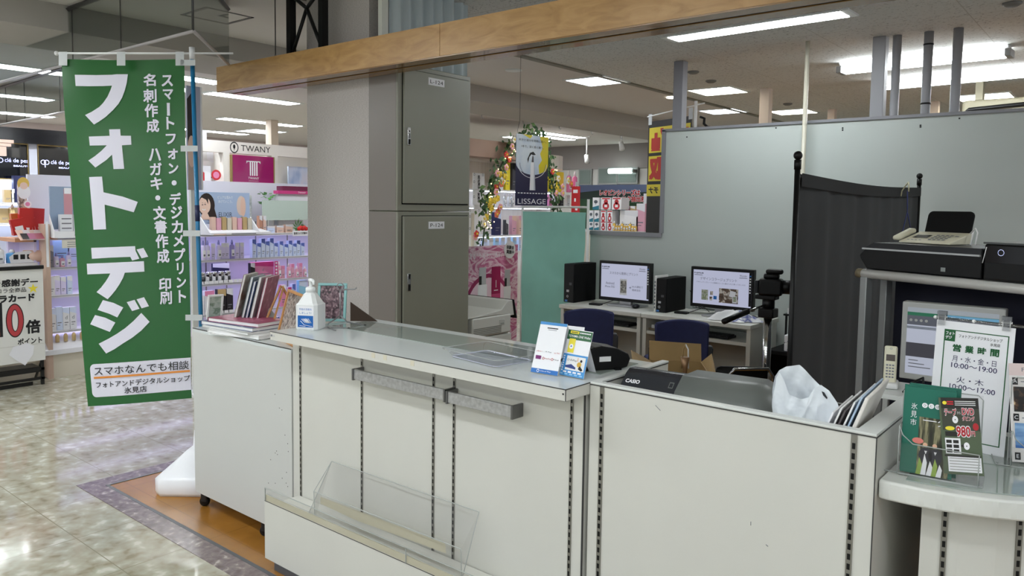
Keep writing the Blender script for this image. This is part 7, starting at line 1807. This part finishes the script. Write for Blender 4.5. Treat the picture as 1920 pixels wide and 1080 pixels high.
for k,(a,b,ci) in enumerate(spots):
    c_ = fpt(a,b); c_ = Vector((c_.y-o0.y,-.05-.02*(k%3),c_.z)); m = MB(); r_ = .045
    for j in range(5):
        b2 = 2*PI*j/5+k; m.ball((c_.x+r_*.6*math.cos(b2),c_.y,c_.z+r_*.6*math.sin(b2)),(r_*.5,r_*.3,r_*.5),cols[ci],6)
    m.ball((c_.x,c_.y-.01,c_.z),r_*.35,cols[2],6); m.build('blossom',t)
m = MB()
for k in range(36):
    i = random.randrange(3,11); c_ = P_[i].lerp(P_[i+1],random.random()); m.ball((c_.x+random.gauss(0,.05),-.06,c_.z+random.gauss(0,.05)),.008,e_,6)
m.build('string_lights',t)
# hanging dark poster
LPX = -3.9
a = PX(968,250,LPX); b = PX(1026,386,LPX); W = b.y-a.y; H = a.z-b.z
t = thing('hanging_poster','hanging navy and yellow poster of a white pump bottle on a wire','poster',(LPX,a.y,b.z),PI/2)
NVP = mat('poster_navy',(30,28,66),.35); SKP = ramp_mat('poster_cloud',[(.3,(190,206,226)),(.6,(222,230,238))],(3,3,3),2,3,.4); YLP = mat('poster_yellow',(226,208,40),.4)
m = MB(); m.box((0,0,0),(W,.003,H),NVP); y = -.0008
n = 24
dome = [(0,H*.60)]+[(W*.5-W*.5*math.cos(PI*k/n),H*.60-H*.16*math.sin(PI*k/n)) for k in range(n+1)]+[(W,H),(0,H)]
m.fig(dome,SKP,y); m.fig([(W*.72,H),(W,H),(W,H*.58),(W*.92,H*.50),(W*.72,H*.46),(W*.70,H*.58),(W*.80,H*.66),(W*.74,H*.75),(W*.82,H*.84)],YLP,y-.0006); m.fig([(W*.2,H),(W*.5,H),(W*.42,H*.95)],YLP,y-.0006)
m.ring(W*.5,H*.60,W*.44,W*.455,CARD,y-.001,30,.5,-.62); m.ring(W*.52,H*.60,W*.40,W*.41,NVP,y-.001,20,.5,-.66)
m.fig([(W*.42,H*.22),(W*.60,H*.22),(W*.56,H*.62),(W*.45,H*.62)],CARD,y-.0012); m.fig([(W*.55,H*.22),(W*.60,H*.22),(W*.56,H*.62),(W*.545,H*.62)],mat('bottle_shade_print',(190,196,206),.4),y-.0016)
m.fig([(W*.47,H*.62),(W*.54,H*.62),(W*.53,H*.70),(W*.50,H*.72)],CHC,y-.0012); m.fig([(W*.34,H*.66),(W*.42,H*.75),(W*.52,H*.77),(W*.60,H*.73),(W*.52,H*.72),(W*.46,H*.73),(W*.40,H*.69),(W*.36,H*.60)],INK,y-.0016)
m.text('水分と油分を同時に肌へ、',W*.5,H*.925,INK,h=H*.035,w=W*.86,y=y-.002); m.text('1本で、深く長く潤う。',W*.5,H*.835,INK,h=H*.035,w=W*.70,y=y-.002)
[m.rect(W*(.06+.09*k),H*.170,W*(.12+.09*k),H*.183,CARD,y-.002) for k in range(10)]; m.text('LISSAGE',W*.5,H*.06,CARD,h=H*.075,w=W*.88,y=y-.002)
m.build('print',t)
m = MB(); m.tube([(W*.05,0,H),(W*.04,0,H+.03),(W*.10,0,H+.10),(W*.10,0,ZC-b.z-.001)],.0018,SEAM,5); m.build('wire',t)

# far pharmacy area through the booth window
BX = 10.2
def by(px,py): return PY(px,py,BX)
a = by(1086,347); b = by(1236,390)
t = thing('green_field_banner','wide banner with a green field and red lettering through the booth window','banner',(a.x,BX,0))
W = b.x-a.x; z1 = a.z; z0 = by(1160,434).z
m = MB(); m.box((0,0,z0),(W,.03,z1),ramp_mat('green_field',[(.3,(24,50,34)),(.55,(44,84,50)),(.75,(90,120,70))],(.5,1,2),1.2,3,.5)); m.rect(0,z1-.12,W,z1,mat('banner_sky',(90,104,136),.5),-.002); m.fig([(0,z1-.12),(W*.3,z1-.08),(W*.6,z1-.13),(W,z1-.10),(W,z1-.2),(0,z1-.22)],mat('hill_dark',(30,48,40),.5),-.003)
RDB = mat('banner_red_letter',(196,40,44),.5)
for s_,pz,px,w_ in (('レオピンシリーズは',361,1162,.50),('ニンニク抽出液へ',373,1184,.46)):
    p = by(px,pz); m.text(s_,p.x-a.x,p.z,CARD,h=.10,w=W*w_*1.02,y=-.004,bold=.10); m.text(s_,p.x-a.x,p.z,RDB,h=.09,w=W*w_,y=-.006,bold=.03)
m.build('print',t); m = MB(); m.box((.1,.03,0),(.16,.09,z1-.1),WP); m.box((W-.2,.03,0),(W-.14,.09,z1-.1),WP); m.build('post',t)
t = thing('drug_shelf','pharmacy shelf with stacked packs through the booth window','display shelf',(a.x,BX-.55,0)); z_ = PY(1160,433,BX-.55).z
DY = BX-.55
m = MB(); m.box((.10,0,z_-.03),(W+.2,.5,z_),SHW); m.box((.10,.02,0),(W+.2,.48,z_-.03),BEIGE); m.build('table',t)
REDW = mat('red_print',(196,52,60),.45); TEALP = mat('teal_print',(40,120,140),.45)
def drugbox(px0,px1,py0,py1,cmain,lab,bear=False,dy=0):
    p0 = PY(px0,py1,DY+dy); p1 = PY(px1,py0,DY+dy); w_ = p1.x-p0.x-.006; h_ = p1.z-p0.z-.004
    t2 = thing('medicine_box',lab,'box',(p0.x,DY+dy,max(p0.z,z_)+.001),0,'stacked medicine boxes through the booth window')
    m = MB(); m.box((0,0,0),(w_,.22,h_),CARD); m.build('box',t2)
    m = MB(); y = -.002
    if cmain is REDW: m.disc(w_*.5,h_*.30,w_*.34,cmain,y,14,h_*.30); m.disc(w_*.5,h_*.65,w_*.22,cmain,y,12); m.rect(w_*.08,h_*.86,w_*.92,h_*.96,cmain,y); m.rect(w_*.35,h_*.2,w_*.65,h_*.4,CARD,y-.001)
    else: m.fig([(0,0),(w_,0),(w_,h_*.35),(0,h_*.2)],cmain,y); m.disc(w_*.5,h_*.65,w_*.3,mat('umbrella_grey',(90,96,106),.5),y,12,h_*.14); m.rect(w_*.47,h_*.4,w_*.53,h_*.6,MATS['umbrella_grey'],y)
    m.build('print',t2)
ys = [(417,434),(394,416),(370,393)]
names = ['bottom','middle','top']
for r_,(ya,yb2) in enumerate(ys):
    sh = (2-r_)*0
    xs = [(1104,1113,TEALP),(1114,1124,TEALP),(1126,1137,REDW),(1138,1149,REDW)] if r_==0 else ([(1104,1113,TEALP),(1114,1124,TEALP),(1126,1137,REDW),(1138,1149,REDW)] if r_==1 else [(1111,1124,TEALP),(1127,1146,REDW),(1147,1166,REDW)])
    for i,(x0_,x1_,c_) in enumerate(xs): drugbox(x0_,x1_,ya,yb2,c_,'%s printed medicine box, %s in the %s row behind the booth window' % ('red' if c_ is REDW else 'teal',ORD[i],names[r_]))
for i,(px,pz,w_,h_,c,lab) in enumerate(((1154,404,.05,.16,BLC,'small blue pack on the medicine shelf'),(1160,404,.05,.18,GREENI,'small green pack on the medicine shelf'),(1167,404,.06,.18,AQ,'small aqua pack on the medicine shelf'),(1176,404,.07,.14,PKB,'small pink pack on the medicine shelf'),(1186,404,.08,.14,GOLD,'small gold pack on the medicine shelf'))):
    t2 = carton('small_medicine_pack',w_,h_,.08,c,CARD,lab); p = PY(px,pz,DY+.2); t2.location = (p.x,DY+.2,PY(1150,404,DY).z+.001)
m = MB(); p0 = PY(1150,404,DY); p1 = PY(1190,404,DY); m.box((0,0,-.03),(p1.x-p0.x,.20,0),SHW); m.box((0,.16,-(p0.z-z_)+.001),(p1.x-p0.x,.20,-.03),BEIGE)
for k in range(7): m.box((.03+k*.07,.02,-.19),(.08+k*.07,.06,-.06),CARD); m.box((.04+k*.07,.015,-.15),(.07+k*.07,.02,-.09),BLC)
tag(m.build('pack_riser',loc=(p0.x,DY+.17,p0.z)),'small riser with blue and white packs on the medicine shelf','riser')
for i in range(9):
    p = PY(1148+i*5,432,DY-.02); t2 = pump_bottle('yellow_tonic_bottle',.042,.10+.04*(i%3==0),mat('tonic_yellow',(230,190,90),.3),CARD,'small yellow tonic bottle, %s at the front of the medicine shelf' % ORD[i]); t2.location=(p.x,DY+.03,z_+.001); t2['group']='yellow tonic bottles on the medicine shelf'
for px,w_,h_,c,lab in ((1181,.30,.30,CARD,'white lined pack at the right of the medicine shelf'),(1194,.14,.55,WBX,'white tall card at the right of the medicine shelf'),(1206,.22,.70,PKC,'tall pale pack at the right end of the medicine shelf'),(1203,.14,.40,PKB,'pink pack in front of the tall pale pack')):
    t2 = carton('display_pack',w_,h_,.08,c,WBX,lab); p = PY(px+6,433,DY+.2); t2.location = (p.x,DY+(.40 if h_>.5 else .07),z_+.001)
a2 = PY(1072,347,9.6); b2 = PY(1085,430,9.6)
m = MB(); m.box((0,0,0),(b2.x-a2.x,.02,a2.z-.02),RDB); [m.rect(.03+.02*(k%3),a2.z-.12-.13*k,b2.x-a2.x-.03-.03*(k%2),a2.z-.07-.13*k,CARD,-.002) for k in range(6)]; o = m.build('red_flag_banner',loc=(a2.x,9.6,0)); tag(o,'narrow red and white vertical banner left of the booth window','banner')
a3 = PY(1218,434,9.2); 
t = thing('dark_rack','dark rack with white sandals at the right edge of the booth window','rack',(a3.x,9.2,0))
m = MB(); m.box((0,0,0),(.4,.3,PY(1218,412,9.2).z),mat('rack_dark',(70,66,66),.6)); m.build('rack',t)
for k in range(2):
    m = MB(); m.ball((.08,-.03,PY(1218,398,9.2).z-.16*k),(.09,.05,.06),CARD,10); m.tube([(.02,-.08,PY(1218,398,9.2).z-.16*k),(.14,-.08,PY(1218,398,9.2).z-.16*k)],.015,BLK,6); m.build('white_shoe' if 0 else 'hanging_pair',t)
m = MB(); m.ball((.1,.0,PY(1220,376,9.2).z),(.12,.08,.11),GOLD,10); m.tube([(.1,.05,PY(1220,412,9.2).z),(.1,.05,PY(1220,376,9.2).z)],.012,BLK,6); m.build('gold_bag',t)
